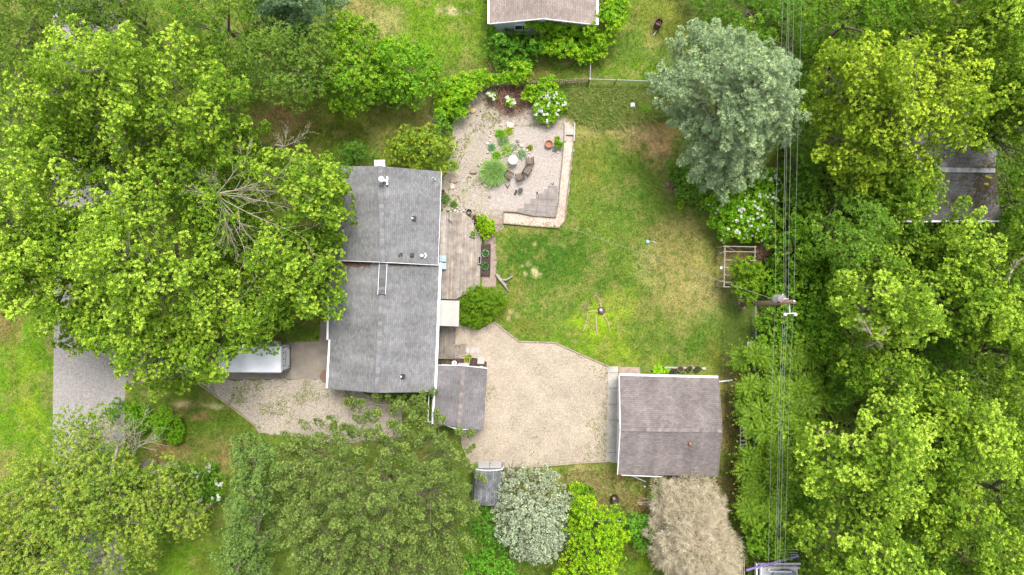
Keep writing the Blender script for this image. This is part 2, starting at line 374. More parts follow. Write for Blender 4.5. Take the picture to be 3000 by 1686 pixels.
KIND = {
 'maple': dict(sp=.95, len=2.4, rad=.68, ncl=60, n=8, L=.145, W=.115, th=(.35, 1.45), cols=((.062, .128, .016), (.165, .255, .026)), young=(.40, .46, .06), yf=.45, up=.62, out=.9, lay=((0, 1), (1.7, .8), (3.8, .7)), bump=2.1, mat='leaf', bark='bark', taper=1),
 'pale_maple': dict(sp=.98, len=2.7, rad=.68, ncl=64, n=8, L=.145, W=.11, th=(.3, 1.4), cols=((.075, .142, .018), (.20, .285, .034)), young=(.49, .55, .095), yf=.55, up=.55, out=1.0, lay=((0, 1), (1.7, .8), (3.8, .7)), bump=2.3, mat='leaf', bark='bark', taper=1),
 'dull': dict(sp=.9, len=1.6, rad=.7, ncl=44, n=8, L=.13, W=.07, th=(.4, 1.5), cols=((.06, .10, .022), (.14, .19, .045)), young=(.27, .29, .06), yf=.25, up=.9, out=.5, lay=((0, 1), (1.4, .7), (3.0, .4)), bump=1.1, mat='leaf', bark='bark'),
 'dark': dict(sp=.85, len=1.3, rad=.65, ncl=44, n=7, L=.13, W=.08, th=(.4, 1.5), cols=((.025, .06, .012), (.07, .13, .02)), young=(.16, .23, .03), yf=.22, up=.9, out=.5, lay=((0, 1), (1.2, .6)), bump=1.0, mat='leaf', bark='bark'),
 'vine': dict(sp=.7, len=.9, rad=.6, ncl=40, n=6, L=.15, W=.12, th=(.5, 1.5), cols=((.05, .11, .012), (.13, .23, .02)), young=(.27, .36, .03), yf=.35, up=1.2, out=.4, lay=((0, 1), (.8, .5)), bump=.7, mat='leaf', bark='bark'),
 'lime': dict(sp=.62, len=1.0, rad=.5, ncl=34, n=7, L=.14, W=.09, th=(.35, 1.4), cols=((.07, .16, .008), (.19, .32, .015)), young=(.38, .47, .02), yf=.55, up=.9, out=.6, lay=((0, 1), (.9, .6)), bump=.8, mat='leaf', bark='bark'),
 'thin': dict(sp=.85, len=1.8, rad=.75, ncl=44, n=7, L=.14, W=.09, th=(.4, 1.5), cols=((.068, .12, .02), (.16, .205, .04)), young=(.36, .37, .07), yf=.5, up=.7, out=.6, lay=((0, .9), (1.8, .8), (3.8, .7)), bump=2.0, mat='leaf', bark='pale_bark'),
 'pine': dict(jz=.5, sp=.95, len=2.7, rad=.50, ncl=72, n=11, L=.20, W=.042, th=(.3, 1.2), cols=((.215, .275, .14), (.38, .45, .26)), young=(.56, .60, .38), yf=.2, up=.38, out=1.15, lay=((0, 1), (1.0, .9), (2.0, .8), (3.4, .7)), bump=1.3, mat='needle', bark='bark', taper=1),
 'olive': dict(jz=.85, sp=.66, len=1.4, rad=.30, ncl=64, n=9, L=.125, W=.036, th=(.3, 1.2), cols=((.062, .09, .02), (.15, .19, .045)), young=(.27, .32, .09), yf=.32, up=1.0, out=.65, lay=((0, 1), (1.4, .8), (2.8, .6)), bump=1.9, mat='needle', bark='bark', taper=1),
 'feather': dict(sp=.85, len=1.9, rad=.48, ncl=74, n=9, L=.15, W=.052, th=(.3, 1.2), cols=((.055, .10, .028), (.125, .18, .05)), young=(.21, .28, .07), yf=.25, up=.5, out=.9, lay=((0, 1), (1.2, .7), (2.4, .5)), bump=1.1, mat='needle', bark='pale_bark', taper=1),
 'silver': dict(sp=.42, len=1.2, rad=.26, ncl=34, n=9, L=.11, W=.035, th=(.3, 1.3), cols=((.20, .225, .165), (.31, .34, .275)), young=(.50, .53, .46), yf=.35, up=.9, out=1.0, lay=((0, 1), (.8, .6)), bump=.5, mat='needle', bark='bark', taper=1),
 'tan': dict(sp=.5, len=1.9, rad=.36, ncl=40, n=8, L=.46, W=.018, th=(.15, .9), cols=((.40, .335, .235), (.62, .54, .41)), young=(.36, .38, .2), yf=.10, up=.8, out=.9, lay=((0, 1), (.9, .7)), bump=.5, mat='dry', bark='pale_bark', taper=1),
 'dome': dict(sp=.42, len=.5, rad=.34, ncl=34, n=6, L=.10, W=.07, th=(.5, 1.5), cols=((.045, .12, .008), (.12, .235, .012)), young=(.20, .30, .015), yf=.35, up=1.3, out=.5, lay=((0, 1), (.5, .5)), bump=.28, mat='leaf', bark='bark'),
 'yew': dict(sp=.42, len=.6, rad=.32, ncl=40, n=8, L=.12, W=.04, th=(.4, 1.3), cols=((.03, .085, .006), (.095, .185, .008)), young=(.21, .27, .015), yf=.3, up=1.0, out=.8, lay=((0, 1), (.5, .6)), bump=.4, mat='leaf', bark='bark'),
 'hosta': dict(sp=.5, len=.7, rad=.5, ncl=26, n=6, L=.17, W=.12, th=(.5, 1.5), cols=((.06, .14, .008), (.16, .28, .012)), young=(.33, .42, .02), yf=.45, up=1.2, out=.4, lay=((0, 1), (.5, .7)), bump=.5, mat='leaf', bark='bark'),
}
GAIN = {'hosta': (1.7, 1.85, 1.0), 'vine': (1.6, 1.7, 1.0), 'lime': (1.7, 1.7, .8), 'yew': (2.1, 2.0, 1.0), 'dome': (1.9, 2.0, 1.0), 'pine': (1.0, 1.1, 1.05), 'silver': (1.2, 1.25, 1.08), 'olive': (1.15, 1.3, 1.1), 'feather': (1.5, 1.6, 1.2), 'dull': (1.55, 1.8, .95), 'dark': (2.5, 2.5, 1.3), 'thin': (2.0, 2.1, 1.4)}
for kn_, k_ in KIND.items():
    if k_['mat'] != 'dry':
        g_ = GAIN.get(kn_, (1.52, 1.58, 1.0)); k_['cols'] = tuple(tuple(c*g for c, g in zip(cc, g_)) for cc in k_['cols']); k_['young'] = tuple(min(.72, c*g) for c, g in zip(k_['young'], (1.05, 1.2, .9)))
def crown_points(poly, top, base, k, rng, seed, shape=.5):
    """shoot bases and directions spread through a crown with the outline poly (world xy)"""
    cx = np.mean([p[0] for p in poly]); cy = np.mean([p[1] for p in poly]); out = []
    gx = np.linspace(min(p[0] for p in poly), max(p[0] for p in poly), 30); gy = np.linspace(min(p[1] for p in poly), max(p[1] for p in poly), 30)
    GX, GY = np.meshgrid(gx, gy); ins = inpoly(GX, GY, poly); R = float(edgedist(GX[ins], GY[ins], poly).max()) if ins.any() else 1.0
    i = int(np.argmax(np.where(ins, edgedist(GX, GY, poly), -1))); mx, my = GX.ravel()[i], GY.ravel()[i]
    for li, (drop, dens) in enumerate(k['lay']):
        pts = darts(poly, k['sp']/math.sqrt(dens), rng, inset=0.12*R*(li > 0)+.1)
        if len(pts) == 0: continue
        ed = edgedist(pts[:, 0], pts[:, 1], poly); t = np.clip(ed/R, 0, 1)
        dome = np.sqrt(np.clip(1-(1-t)**2, 0, 1))**(shape*2)
        bz = (fbm(pts[:, 0]/2.9+seed*3.1, pts[:, 1]/2.9, seed, 3)-.5)*2*k['bump']*2.3
        bz = bz+rng.normal(0, k.get('jz', .3), len(pts))
        z = base+(top-base)*dome+bz-drop*(.6+.6*rng.uniform(0, 1, len(pts)))
        z = np.maximum(z, min(base*.7+.25, top*.5)+rng.uniform(0, .5, len(pts)))
        od = np.stack([pts[:, 0]-mx, pts[:, 1]-my, np.zeros(len(pts))], 1); on = np.linalg.norm(od, axis=1, keepdims=True)
        od = od/np.maximum(on, .5)*np.clip(on/max(R, .5)*1.3, .15, 1)
        D = nrm(od*k['out']+np.array([[0, 0, k['up']]])+rng.normal(0, .28, (len(pts), 3)))
        out.append((np.stack([pts[:, 0], pts[:, 1], z], 1), D, np.full(len(pts), li)))
    return [np.concatenate([o[i] for o in out]) for i in range(3)]+[(mx, my, R)]
def crown_mesh(TP, D, lay, k, rng, scale=1.0, tint=(1, 1, 1), yf=None, dens=1.0):
    N = len(TP); ln = k['len']*scale*rng.uniform(.7, 1.2, (N, 1)); rad = k['rad']*scale*rng.uniform(.75, 1.25, (N, 1))
    ncl = max(6, int(k['ncl']*dens)); P0 = TP-D*ln*.85
    t = rng.uniform(0, 1, (N, ncl))**.75; u, w = perp_basis(D); az = rng.uniform(0, 6.283, (N, ncl))
    prof = np.sqrt(np.clip(1-t**2.2, 0, 1))*.9+.12 if k.get('taper') else np.sqrt(np.clip(1-((t-.55)/.56)**2, .03, 1))
    rr = rad*prof*np.sqrt(rng.uniform(.15, 1, (N, ncl)))
    side = u[:, None]*np.cos(az)[..., None]+w[:, None]*np.sin(az)[..., None]
    C = P0[:, None]+D[:, None]*(ln*t)[..., None]+side*rr[..., None]
    up = np.array([0, 0, .55])
    A = nrm(side*.75+D[:, None]*(.35+.6*t[..., None])+up+rng.normal(0, .18, C.shape))
    C[..., 2] = np.maximum(C[..., 2], .08)
    y = k['yf'] if yf is None else yf
    # young growth sits on the current year's shoots of the outer, sun-grown twigs
    pm = np.where(lay[:, None] == 0, y, y*.35)*rng.uniform(.1, 1.9, (N, 1)); ym = rng.uniform(0, 1, (N, ncl)) < pm
    cols = [tuple(c*t_ for c, t_ in zip(cc, tint)) for cc in k['cols']]; yg = tuple(c*t_ for c, t_ in zip(k['young'], tint))
    V, F, Cc = rosettes(C.reshape(-1, 3), A.reshape(-1, 3), k['n'], k['L']*scale**.5, k['W']*scale**.5, k['th'][0], k['th'][1], rng, cols, yg, ymask=ym.ravel())
    return V, F, Cc, P0, TP
def limbs(mb, root_xy, trunk_top, P0, TP, rng, r0=.22, every=1):
    """trunk, limbs and a twig through every shoot; base on the ground"""
    bx, by = root_xy; N = len(P0); r0 = max(r0, .03)
    mb.tube([(bx, by, -.05), (bx+.05, by, trunk_top*.35), (bx, by+.06, trunk_top)], [r0*1.25, r0, r0*.8], 8)
    K_ = min(N, max(3, min(14, N//9))); idx = rng.choice(N, K_, replace=False); cen = P0[idx].copy()
    for _ in range(4):
        a = np.argmin(((P0[:, None]-cen[None])**2).sum(2), 1)
        for j in range(K_):
            if (a == j).any(): cen[j] = P0[a == j].mean(0)
    st = np.array([bx, by, trunk_top])
    for j in range(K_):
        g = P0[a == j]
        if len(g) == 0: continue
        e = cen[j]-np.array([0, 0, .5]); mid = st*.5+e*.5+rng.normal(0, .2, 3)+np.array([0, 0, -.25]); rl = r0*.55
        mb.tube([st, mid, e], [rl, rl*.75, rl*.5], 6, False)
        for i in np.where(a == j)[0][::every]:
            p = P0[i]; q = e*.5+p*.5+rng.normal(0, .12, 3)
            mb.tube([e, q, p, TP[i]], [rl*.34, rl*.24, rl*.16, .008], 4, False)
USED = []
def plant(name, label, cat, poly, top, base, kind, seed, group=None, scale=1.0, tint=(1, 1, 1), yf=None, dens=1.0, px='Q', r0=None, flowers=0, fsize=.13, every=1, ground_xy=None, shape=.5, fcol=((.42, .45, .36), (.74, .74, .68))):
    k = dict(KIND[kind]); k['sp'] *= scale; rng = np.random.default_rng(seed); s_ = 0
    f = Q if px == 'Q' else P
    # the silhouette is the crown's low skirt on the near side and its upper shoulder on the far side
    W0 = [f(a, b, base+(top-base)*.5) for a, b in poly]; c0 = sum(W0, Vector((0, 0, 0)))/len(W0); dirn = Vector((c0.x, c0.y)); dl = min(1, dirn.length/12); dirn = dirn.normalized() if dirn.length > .1 else dirn
    offs = [(Vector((w.x-c0.x, w.y-c0.y))).dot(dirn) for w in W0]; mo = max(1e-3, max(abs(o) for o in offs))
    W_ = [tuple(f(a, b, base+(top-base)*(.34+.12*dl*o/mo))[:2]) for (a, b), o in zip(poly, offs)]
    if top > 5:
        gc = Vector((sum(w[0] for w in W_)/len(W_), sum(w[1] for w in W_)/len(W_))); W_ = [tuple(Vector(w)+(Vector(w)-gc).normalized()*.4) for w in W_]
    # break up the outline so that it is never a clean polygon
    fine = []
    for i in range(len(W_)):
        a = np.array(W_[i]); b = np.array(W_[(i+1) % len(W_)]); m = max(1, int(np.linalg.norm(b-a)/(.9*scale)))
        for j in range(m):
            p = a+(b-a)*j/m; fine.append(tuple(p+rng.normal(0, (.30 if kind == 'tan' else .14)*scale, 2)))
    TP, D, lay, (mx, my, R) = crown_points(fine, top, base, k, rng, seed, shape)
    gx, gy = (mx, my) if ground_xy is None else ground_xy
    root = empty(name, (gx, gy, 0), label, cat, group)
    V, F, C, P0, TP = crown_mesh(TP, D, lay, k, rng, scale, tint, yf, dens)
    np_mesh('crown' if top > 3.2 else 'foliage', V, F, C, M[k['mat']], root)
    mb = MB(); limbs(mb, (gx, gy), max(.15, base*.8+.1*(top-base)), P0, TP, rng, r0 if r0 else min(.28, top*.018), every)
    mb.build('trunk' if top > 3.2 else 'stem', M[k['bark']], root, smooth=True)
    if flowers:
        ti = np.where(lay == 0)[0]; pick = rng.choice(ti, flowers, replace=len(ti) < flowers); c = TP[pick]+rng.normal(0, .16, (flowers, 3))+np.array([0, 0, .12])
        a = nrm(rng.normal(0, .35, (flowers, 3))+np.array([0, 0, 1.]))
        cc = np.repeat(c, 4, 0)+rng.normal(0, fsize*.45, (flowers*4, 3)); aa = np.repeat(a, 4, 0)
        V, F, C = rosettes(cc, aa, 6, fsize, fsize*.8, .7, 1.5, rng, fcol)
        np_mesh('blossom', V, F, C, M['petal'], root)
    return root
def tufts(name, pts, n, L, W, cols, rng, th=(.1, .8), mat='leaf', parent=None, axis=None):
    A = np.tile([[0, 0, 1.]], (len(pts), 1)) if axis is None else axis
    V, F, C = rosettes(pts, A, n, L, W, th[0], th[1], rng, cols, droop=.25)
    return np_mesh(name, V, F, C, M[mat], parent)
def bare_branch(mb, p, d, L, r, rng, depth, wig=.16, up=.03, nsub=(3, 5), segs=6):
    pts = [np.array(p, float)]; d = np.array(d, float)/np.linalg.norm(d); rr = [r]
    for i in range(segs):
        d = d+rng.normal(0, wig, 3)+np.array([0, 0, up]); d /= np.linalg.norm(d)
        pts.append(pts[-1]+d*L/segs); rr.append(r*(1-.8*(i+1)/segs)+.004)
        if depth > 0 and i >= 1:
            for _ in range(rng.integers(*nsub)//2+(rng.uniform() < .4)):
                s = rng.normal(0, 1, 3); s -= s@d*d; s /= np.linalg.norm(s)
                bare_branch(mb, pts[-1], d*.75+s*.65, L*rng.uniform(.25, .5)*(1-.4*i/segs), rr[-1]*.6, rng, depth-1, wig, up, nsub, 4)
    mb.tube(pts, rr, 5, False)
# ------------------------------------------------------------------ the ground
M['dark_joint'] = pmat('joint_dirt', (.09, .075, .065), .95, .3, 6)
BROWN = (.235, .16, .095)
LUSH = (.052, .098, .012); MID = (.088, .125, .022); BRIGHT = (.09, .155, .010); DRY = (.205, .165, .075); TAN = (.25, .20, .115)
DIRT = (.16, .115, .078); BARE = (.36, .29, .21); SHADY = (.066, .085, .012); RED = (.24, .135, .085); LITTER = (.16, .10, .06); WOODS = (.06, .075, .02); OLIVE = (.115, .12, .025)  # SHADY is a darker lawn green with tree shade put into the colour
GREENY = (.075, .125, .02); YEL = (.145, .19, .015)
BLOBS = [  # centre and radii in the photo's plan, turf colour, strength
 (1560, 700, 330, 240, MID, 1), (1380, 640, 150, 75, LUSH, 1), (1370, 650, 110, 60, (.035, .085, .01), .9), (1480, 680, 90, 60, LUSH, .9), (1345, 640, 30, 40, LUSH, .5), (1480, 380, 55, 110, OLIVE, .7), (1500, 330, 60, 25, TAN, .5),
 (1580, 500, 80, 90, GREENY, .8), (1560, 430, 50, 90, LUSH, .4), (1600, 330, 90, 40, DRY, .8), (1665, 340, 30, 45, RED, .9), (1655, 400, 40, 50, DRY, .9), (1690, 470, 26, 30, DIRT, .7),
 (1700, 600, 90, 70, DRY, .75), (1740, 700, 110, 90, DRY, .8), (1790, 760, 60, 70, TAN, .5), (1630, 660, 40, 60, TAN, .45), (1690, 760, 60, 40, DRY, .6), (1300, 580, 60, 14, DRY, .5),
 (1600, 760, 50, 60, LUSH, .35), (1290, 740, 24, 60, OLIVE, .7), (1500, 800, 70, 40, YEL, .95), (1560, 770, 55, 40, YEL, .8), (1510, 840, 60, 30, YEL, .85), (1440, 870, 90, 26, BRIGHT, .7), (1550, 885, 70, 30, YEL, .7), (1460, 760, 30, 25, BRIGHT, .6),
 (1720, 860, 70, 55, LUSH, .9), (1790, 830, 40, 60, LUSH, .7), (1700, 820, 30, 25, DRY, .4), (1700, 905, 60, 20, LUSH, .8), (1800, 900, 30, 60, OLIVE, .7), (1840, 820, 30, 80, GREENY, .8), (1833, 900, 14, 60, DRY, .7),
 (1380, 740, 60, 50, GREENY, .7), (1320, 830, 40, 30, OLIVE, .7), (1270, 790, 16, 30, OLIVE, .7), (1650, 905, 22, 22, YEL, .9),
 (1340, 680, 9, 10, BARE, .8), (1325, 662, 6, 8, BARE, .6), (1345, 690, 12, 7, BARE, .7), (1318, 688, 5, 5, BARE, .7), (1310, 670, 4, 4, BARE, .7), (1340, 612, 5, 6, BARE, .7),
 (1285, 785, 8, 8, BARE, .7), (1300, 793, 6, 6, BARE, .7), (1278, 800, 5, 5, BARE, .7), (1620, 770, 8, 6, DRY, .6),
 (1470, 770, 16, 15, DIRT, .85), (1468, 790, 10, 10, DIRT, .7), (1497, 745, 12, 7, DIRT, .7), (1510, 760, 6, 12, DIRT, .7), (1510, 783, 13, 12, DIRT, .95),
 (1645, 345, 60, 42, (.30, .185, .125), .85), (1600, 325, 60, 22, TAN, .7), (1505, 815, 60, 40, (.15, .23, .008), .8), (1560, 760, 40, 40, (.14, .21, .01), .6),
 # far garden above
 (1000, 20, 200, 140, BRIGHT, .6), (1100, 60, 160, 110, BRIGHT, .9), (905, 20, 50, 45, DRY, .9), (960, 60, 60, 50, TAN, .65), (930, 100, 40, 40, DRY, .6), (1140, 28, 22, 12, BARE, .9), (1110, 30, 16, 14, TAN, .6), (1180, 28, 14, 6, BARE, .6), (1190, 200, 60, 30, DRY, .7), (1200, 190, 30, 12, TAN, .5),
 (1290, 190, 130, 30, SHADY, .8), (1400, 165, 60, 20, MID, .8), (1620, 100, 90, 110, GREENY, .9), (1640, 30, 60, 60, OLIVE, .7), (1600, 180, 110, 28, BRIGHT, .8), (1638, 100, 22, 26, DRY, .6), (1690, 60, 40, 80, OLIVE, .7), (1650, 62, 13, 14, DIRT, .9), (1425, 165, 14, 8, TAN, .6),
 # lawn north of the house, tree shade painted into its turf colour
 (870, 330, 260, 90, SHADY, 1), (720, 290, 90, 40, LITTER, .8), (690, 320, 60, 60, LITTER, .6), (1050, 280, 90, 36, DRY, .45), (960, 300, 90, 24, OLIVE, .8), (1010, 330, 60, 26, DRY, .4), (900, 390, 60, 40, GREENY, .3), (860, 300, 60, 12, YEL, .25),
 # verge left of the road
 (50, 950, 90, 300, (.085, .16, .008), 1), (10, 800, 40, 70, LITTER, .8), (30, 900, 14, 120, OLIVE, .6), (70, 1010, 30, 120, YEL, .8), (20, 1170, 40, 50, DRY, .6), (110, 1120, 40, 70, BRIGHT, .9), (118, 840, 12, 40, DIRT, .8),
 # front garden
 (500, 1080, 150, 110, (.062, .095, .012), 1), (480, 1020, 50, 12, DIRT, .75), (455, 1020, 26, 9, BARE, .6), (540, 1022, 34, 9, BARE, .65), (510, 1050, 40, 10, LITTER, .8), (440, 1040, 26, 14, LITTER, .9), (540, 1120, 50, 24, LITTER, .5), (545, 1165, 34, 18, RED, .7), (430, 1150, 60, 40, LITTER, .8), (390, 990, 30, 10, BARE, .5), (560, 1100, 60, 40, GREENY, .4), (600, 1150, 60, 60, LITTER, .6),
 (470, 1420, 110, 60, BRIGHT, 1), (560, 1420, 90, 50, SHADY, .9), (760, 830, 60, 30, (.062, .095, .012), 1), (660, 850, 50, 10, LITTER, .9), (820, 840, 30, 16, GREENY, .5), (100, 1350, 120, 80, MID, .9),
 # rough ground behind the garage
 (1490, 1222, 130, 36, BROWN, .9), (1600, 1245, 70, 34, BROWN, .6), (1700, 1200, 60, 14, BROWN, .5),
 (1500, 1230, 220, 60, DRY, .8), (1440, 1210, 60, 26, TAN, .6), (1480, 1215, 60, 26, DIRT, .6), (1560, 1260, 80, 24, LITTER, .6), (1600, 1230, 40, 20, BRIGHT, .6), (1660, 1210, 40, 12, YEL, .5), (1475, 1255, 60, 22, BRIGHT, .7), (1420, 1225, 30, 30, GREENY, .6), (1620, 1265, 20, 16, RED, .5), (1560, 1230, 30, 14, TAN, .5), (1520, 1235, 60, 9, GREENY, .35), (1510, 1262, 24, 12, LITTER, .8), (1600, 1285, 40, 12, LITTER, .8),
 (1650, 1340, 60, 60, OLIVE, .9), (1600, 1410, 70, 50, BRIGHT, .8), (1560, 1380, 40, 50, SHADY, .8), (1640, 1420, 60, 30, YEL, .5), (1520, 1410, 30, 30, LITTER, .6),
 (1840, 1080, 40, 140, BROWN, .9), (1850, 1210, 30, 60, BROWN, .7), (1835, 1170, 26, 40, OLIVE, .9), (1845, 1120, 20, 30, OLIVE, .6), (1850, 1210, 30, 60, LITTER, .9), (1830, 1240, 30, 30, DRY, .7), (1845, 980, 28, 30, LITTER, .9), (1830, 950, 36, 30, DRY, .5), (1850, 930, 20, 40, GREENY, .6),
 (1860, 640, 60, 30, LITTER, .9), (1850, 700, 40, 50, DIRT, .6), (1870, 770, 16, 30, DIRT, .6), (1930, 1430, 60, 50, (.04, .028, .022), 1), (1700, 930, 80, 10, (.09, .07, .05), .8), (1100, 330, 30, 40, LITTER, .8), (1120, 460, 14, 50, LITTER, .7), (1000, 408, 40, 8, DIRT, .6),
]
BZ = [(2576*0+x, y) for x, y in [(1990, -200), (2900, -200), (2900, 1700), (1880, 1700), (1880, 1000), (1900, 850), (1950, 760), (1930, 640), (1960, 560), (1890, 480), (1980, 300), (1700, 60), (1700, -200)]]
def gcol(x, y):
    """turf colour at world x,y (arrays): lush, dry, worn or bare lawn, with shade painted in by SHADY"""
    dx = (x*K/H+1500)/DS; dy = (843-y*K/H)/DS
    wx = dx+(fbm(x*.55, y*.55, 3)-.5)*60+(fbm(x*2.1, y*2.1, 9)-.5)*26; wy = dy+(fbm(x*.55, y*.55, 21)-.5)*60+(fbm(x*2.1, y*2.1, 31)-.5)*26
    c = np.empty(x.shape+(3,)); c[:] = MID
    woods = inpoly(wx, wy, BZ); c[woods] = WOODS
    for bx, by, rx, ry, col, st in BLOBS:
        k = (np.abs(dx-bx) < rx*1.7+50) & (np.abs(dy-by) < ry*1.7+50)
        if not k.any(): continue
        small = min(rx, ry) < 20; ax, ay = (dx*.7+wx*.3, dy*.7+wy*.3) if small else (wx, wy)
        d = np.hypot((ax[k]-bx)/rx, (ay[k]-by)/ry); w = np.clip(1.35-d, 0, 1)**1.0; w = (w*w*(3-2*w)*st)[:, None]
        c[k] = c[k]*(1-w)+np.array(col)*w
    n = fbm(x*1.4, y*1.4, 77, 5)[..., None]; c = c*(.72+.56*n)
    n2 = fbm(x*.8, y*.8, 99, 5)[..., None]; w = np.clip((n2-.56)*5, 0, .45)*(~woods)[..., None]
    c = c*(1-w)+np.array([.17, .15, .06])*w
    n4 = fbm(x*5.5, y*5.5, 155, 3)[..., None]; w = np.clip((n4-.60)*5, 0, .28)*(~woods)[..., None]; c = c*(1-w)+np.array([.20, .165, .075])*w
    n3 = fbm(x*3.2, y*3.2, 55, 3)[..., None]; w = np.clip((n3-.60)*6, 0, .6)*(~woods)[..., None]
    return (c*(1-w)+np.array(LUSH)*w)*np.array([1.12, 1.25, 1.05])
def axis_pts(lo, hi, step, far):
    a = list(np.arange(lo, hi+1e-6, step)); s = 1.0; p = hi; q = lo
    while p < far: s *= 1.5; p += s; a.append(p); q -= s; a.insert(0, q)
    return np.array(a)
gx = axis_pts(-47, 47, .14, 700); gy = axis_pts(-29, 29, .14, 700); GX, GY = np.meshgrid(gx, gy)
ny, nx = GX.shape; V = np.stack([GX.ravel(), GY.ravel(), np.zeros(nx*ny)], 1)
ii = np.arange((ny-1)*nx).reshape(ny-1, nx)[:, :-1].ravel(); F = np.stack([ii, ii+1, ii+nx+1, ii+nx], 1)
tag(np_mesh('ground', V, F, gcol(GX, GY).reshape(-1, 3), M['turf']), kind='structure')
def sheet(name, pts, z, mat, jag=.0, f=P, step=.35, seed=1, kind='structure', label=None, cat=None):
    rng = random.Random(seed); W_ = [f(a, b, 0) for a, b in pts]; out = []
    for i in range(len(W_)):
        a = W_[i]; b = W_[(i+1) % len(W_)]; n = max(1, int((b-a).length/step)) if jag else 1
        for j in range(n):
            p = a+(b-a)*j/n
            out.append((p.x+rng.uniform(-jag, jag), p.y+rng.uniform(-jag, jag)))
    mb = MB(); ar = sum(out[i][0]*out[(i+1) % len(out)][1]-out[(i+1) % len(out)][0]*out[i][1] for i in range(len(out)))
    if ar < 0: out = out[::-1]
    mb.add([(x, y, z) for x, y in out], [tuple(range(len(out)))]); o = mb.build(name, M[mat]); return tag(o, label, cat, kind=kind)
sheet('road', [(153, -500), (375, -500), (375, 700), (376, 1075), (366, 1160), (362, 2200), (150, 2200), (155, 1200), (158, 1000)], .004, 'asphalt', .03, step=.6)
sheet('driveway', [(370, 1068), (420, 1030), (560, 1006), (700, 1003), (828, 1005), (936, 1000), (938, 940), (962, 940), (1010, 960), (1010, 1112), (600, 1110), (500, 1108), (415, 1122), (372, 1138)], .008, 'concrete', .012)
sheet('front_gravel', [(565, 1114), (1010, 1114), (1080, 1160), (1180, 1200), (1180, 1280), (1000, 1300), (760, 1266), (748, 1247), (690, 1200), (620, 1150)], .006, 'gravel_weedy', .10, seed=2)
COURT = [(1322, 955), (1340, 950), (1400, 968), (1446, 944), (1480, 970), (1521, 1001), (1625, 1005), (1700, 1040), (1781, 1073), (1781, 1355), (1700, 1356), (1600, 1362), (1480, 1372), (1380, 1372), (1350, 1300), (1350, 1100), (1322, 1070)]
sheet('courtyard_gravel', COURT, .006, 'gravel', .035, seed=3)
sheet('rear_bed', [(1283, 1050), (1400, 1050), (1425, 1062), (1425, 1085), (1283, 1085)], .010, 'mulch', .05, seed=4)
PATIO = [(1335, 322), (1385, 290), (1415, 250), (1560, 262), (1640, 335), (1686, 350), (1682, 420), (1668, 560), (1655, 650), (1476, 652), (1440, 662), (1400, 640), (1300, 618), (1292, 560), (1320, 450), (1326, 380)]
sheet('garden_gravel', PATIO, .006, 'gravel_weedy', .12, seed=5)
sheet('pale_gravel', [(1510, 372), (1560, 378), (1655, 380), (1650, 480), (1640, 560), (1628, 640), (1476, 620), (1432, 610), (1436, 560), (1470, 530), (1500, 520), (1490, 470), (1505, 420)], .010, 'gravel_pale', .16, seed=6)
sheet('chipping_bed', [(1654, 340), (1683, 342), (1680, 420), (1664, 560), (1655, 645), (1637, 666), (1560, 662), (1476, 654), (1477, 622), (1560, 634), (1622, 640), (1636, 600), (1648, 470)], .014, 'gravel_pink', .012, seed=7)
sheet('patio_paving', [(1606, 545), (1634, 545), (1630, 640), (1565, 632), (1512, 622), (1520, 610), (1535, 610), (1535, 597), (1552, 597), (1553, 583), (1570, 583), (1570, 568), (1592, 568), (1593, 556), (1606, 556)], .018, 'slab', .006, seed=8)
sheet('garage_apron', [(1782, 1074), (1811, 1074), (1811, 1357), (1808, 1358), (1776, 1352), (1779, 1200)], .018, 'pale_concrete', .004, seed=9)
sheet('side_slab', [(1813, 1075), (1875, 1076), (1876, 1100), (1813, 1100)], .018, 'brick_pave', .01, seed=10)
sheet('neighbour_path', [(130, 1590), (230, 1575), (330, 1590), (330, 1760), (60, 1760)], .010, 'pale_concrete', .1, seed=11)
sheet('brick_path', [(1420, 690), (1452, 690), (1455, 760), (1453, 840), (1412, 842), (1414, 780)], .012, 'brick_pave', .015, seed=12)
sheet('paved_corner', [(1432, 628), (1476, 640), (1476, 670), (1455, 680), (1430, 670)], .011, 'brick_pave', .02, seed=13)
sheet('house_path', [(1098, 480), (1130, 480), (1134, 500), (1096, 500)], .010, 'concrete', .01)
mb = MB()
for a, b in (((1570, 583), (1634, 586)), ((1553, 600), (1632, 606)), ((1535, 616), (1631, 628)), ((1606, 545), (1600, 637)), ((1578, 570), (1570, 632))): mb.bar(P(a[0], a[1], .020), P(b[0], b[1], .020), .022, .004)
tag(mb.build('slab_joint', M['dark_joint']), kind='structure')
mb = MB()
for y in (1093, 1138, 1185, 1231, 1326): mb.box(P(1797, y, .0195), (.80, .025, .004))
tag(mb.build('expansion_joint', M['dark']), kind='structure')
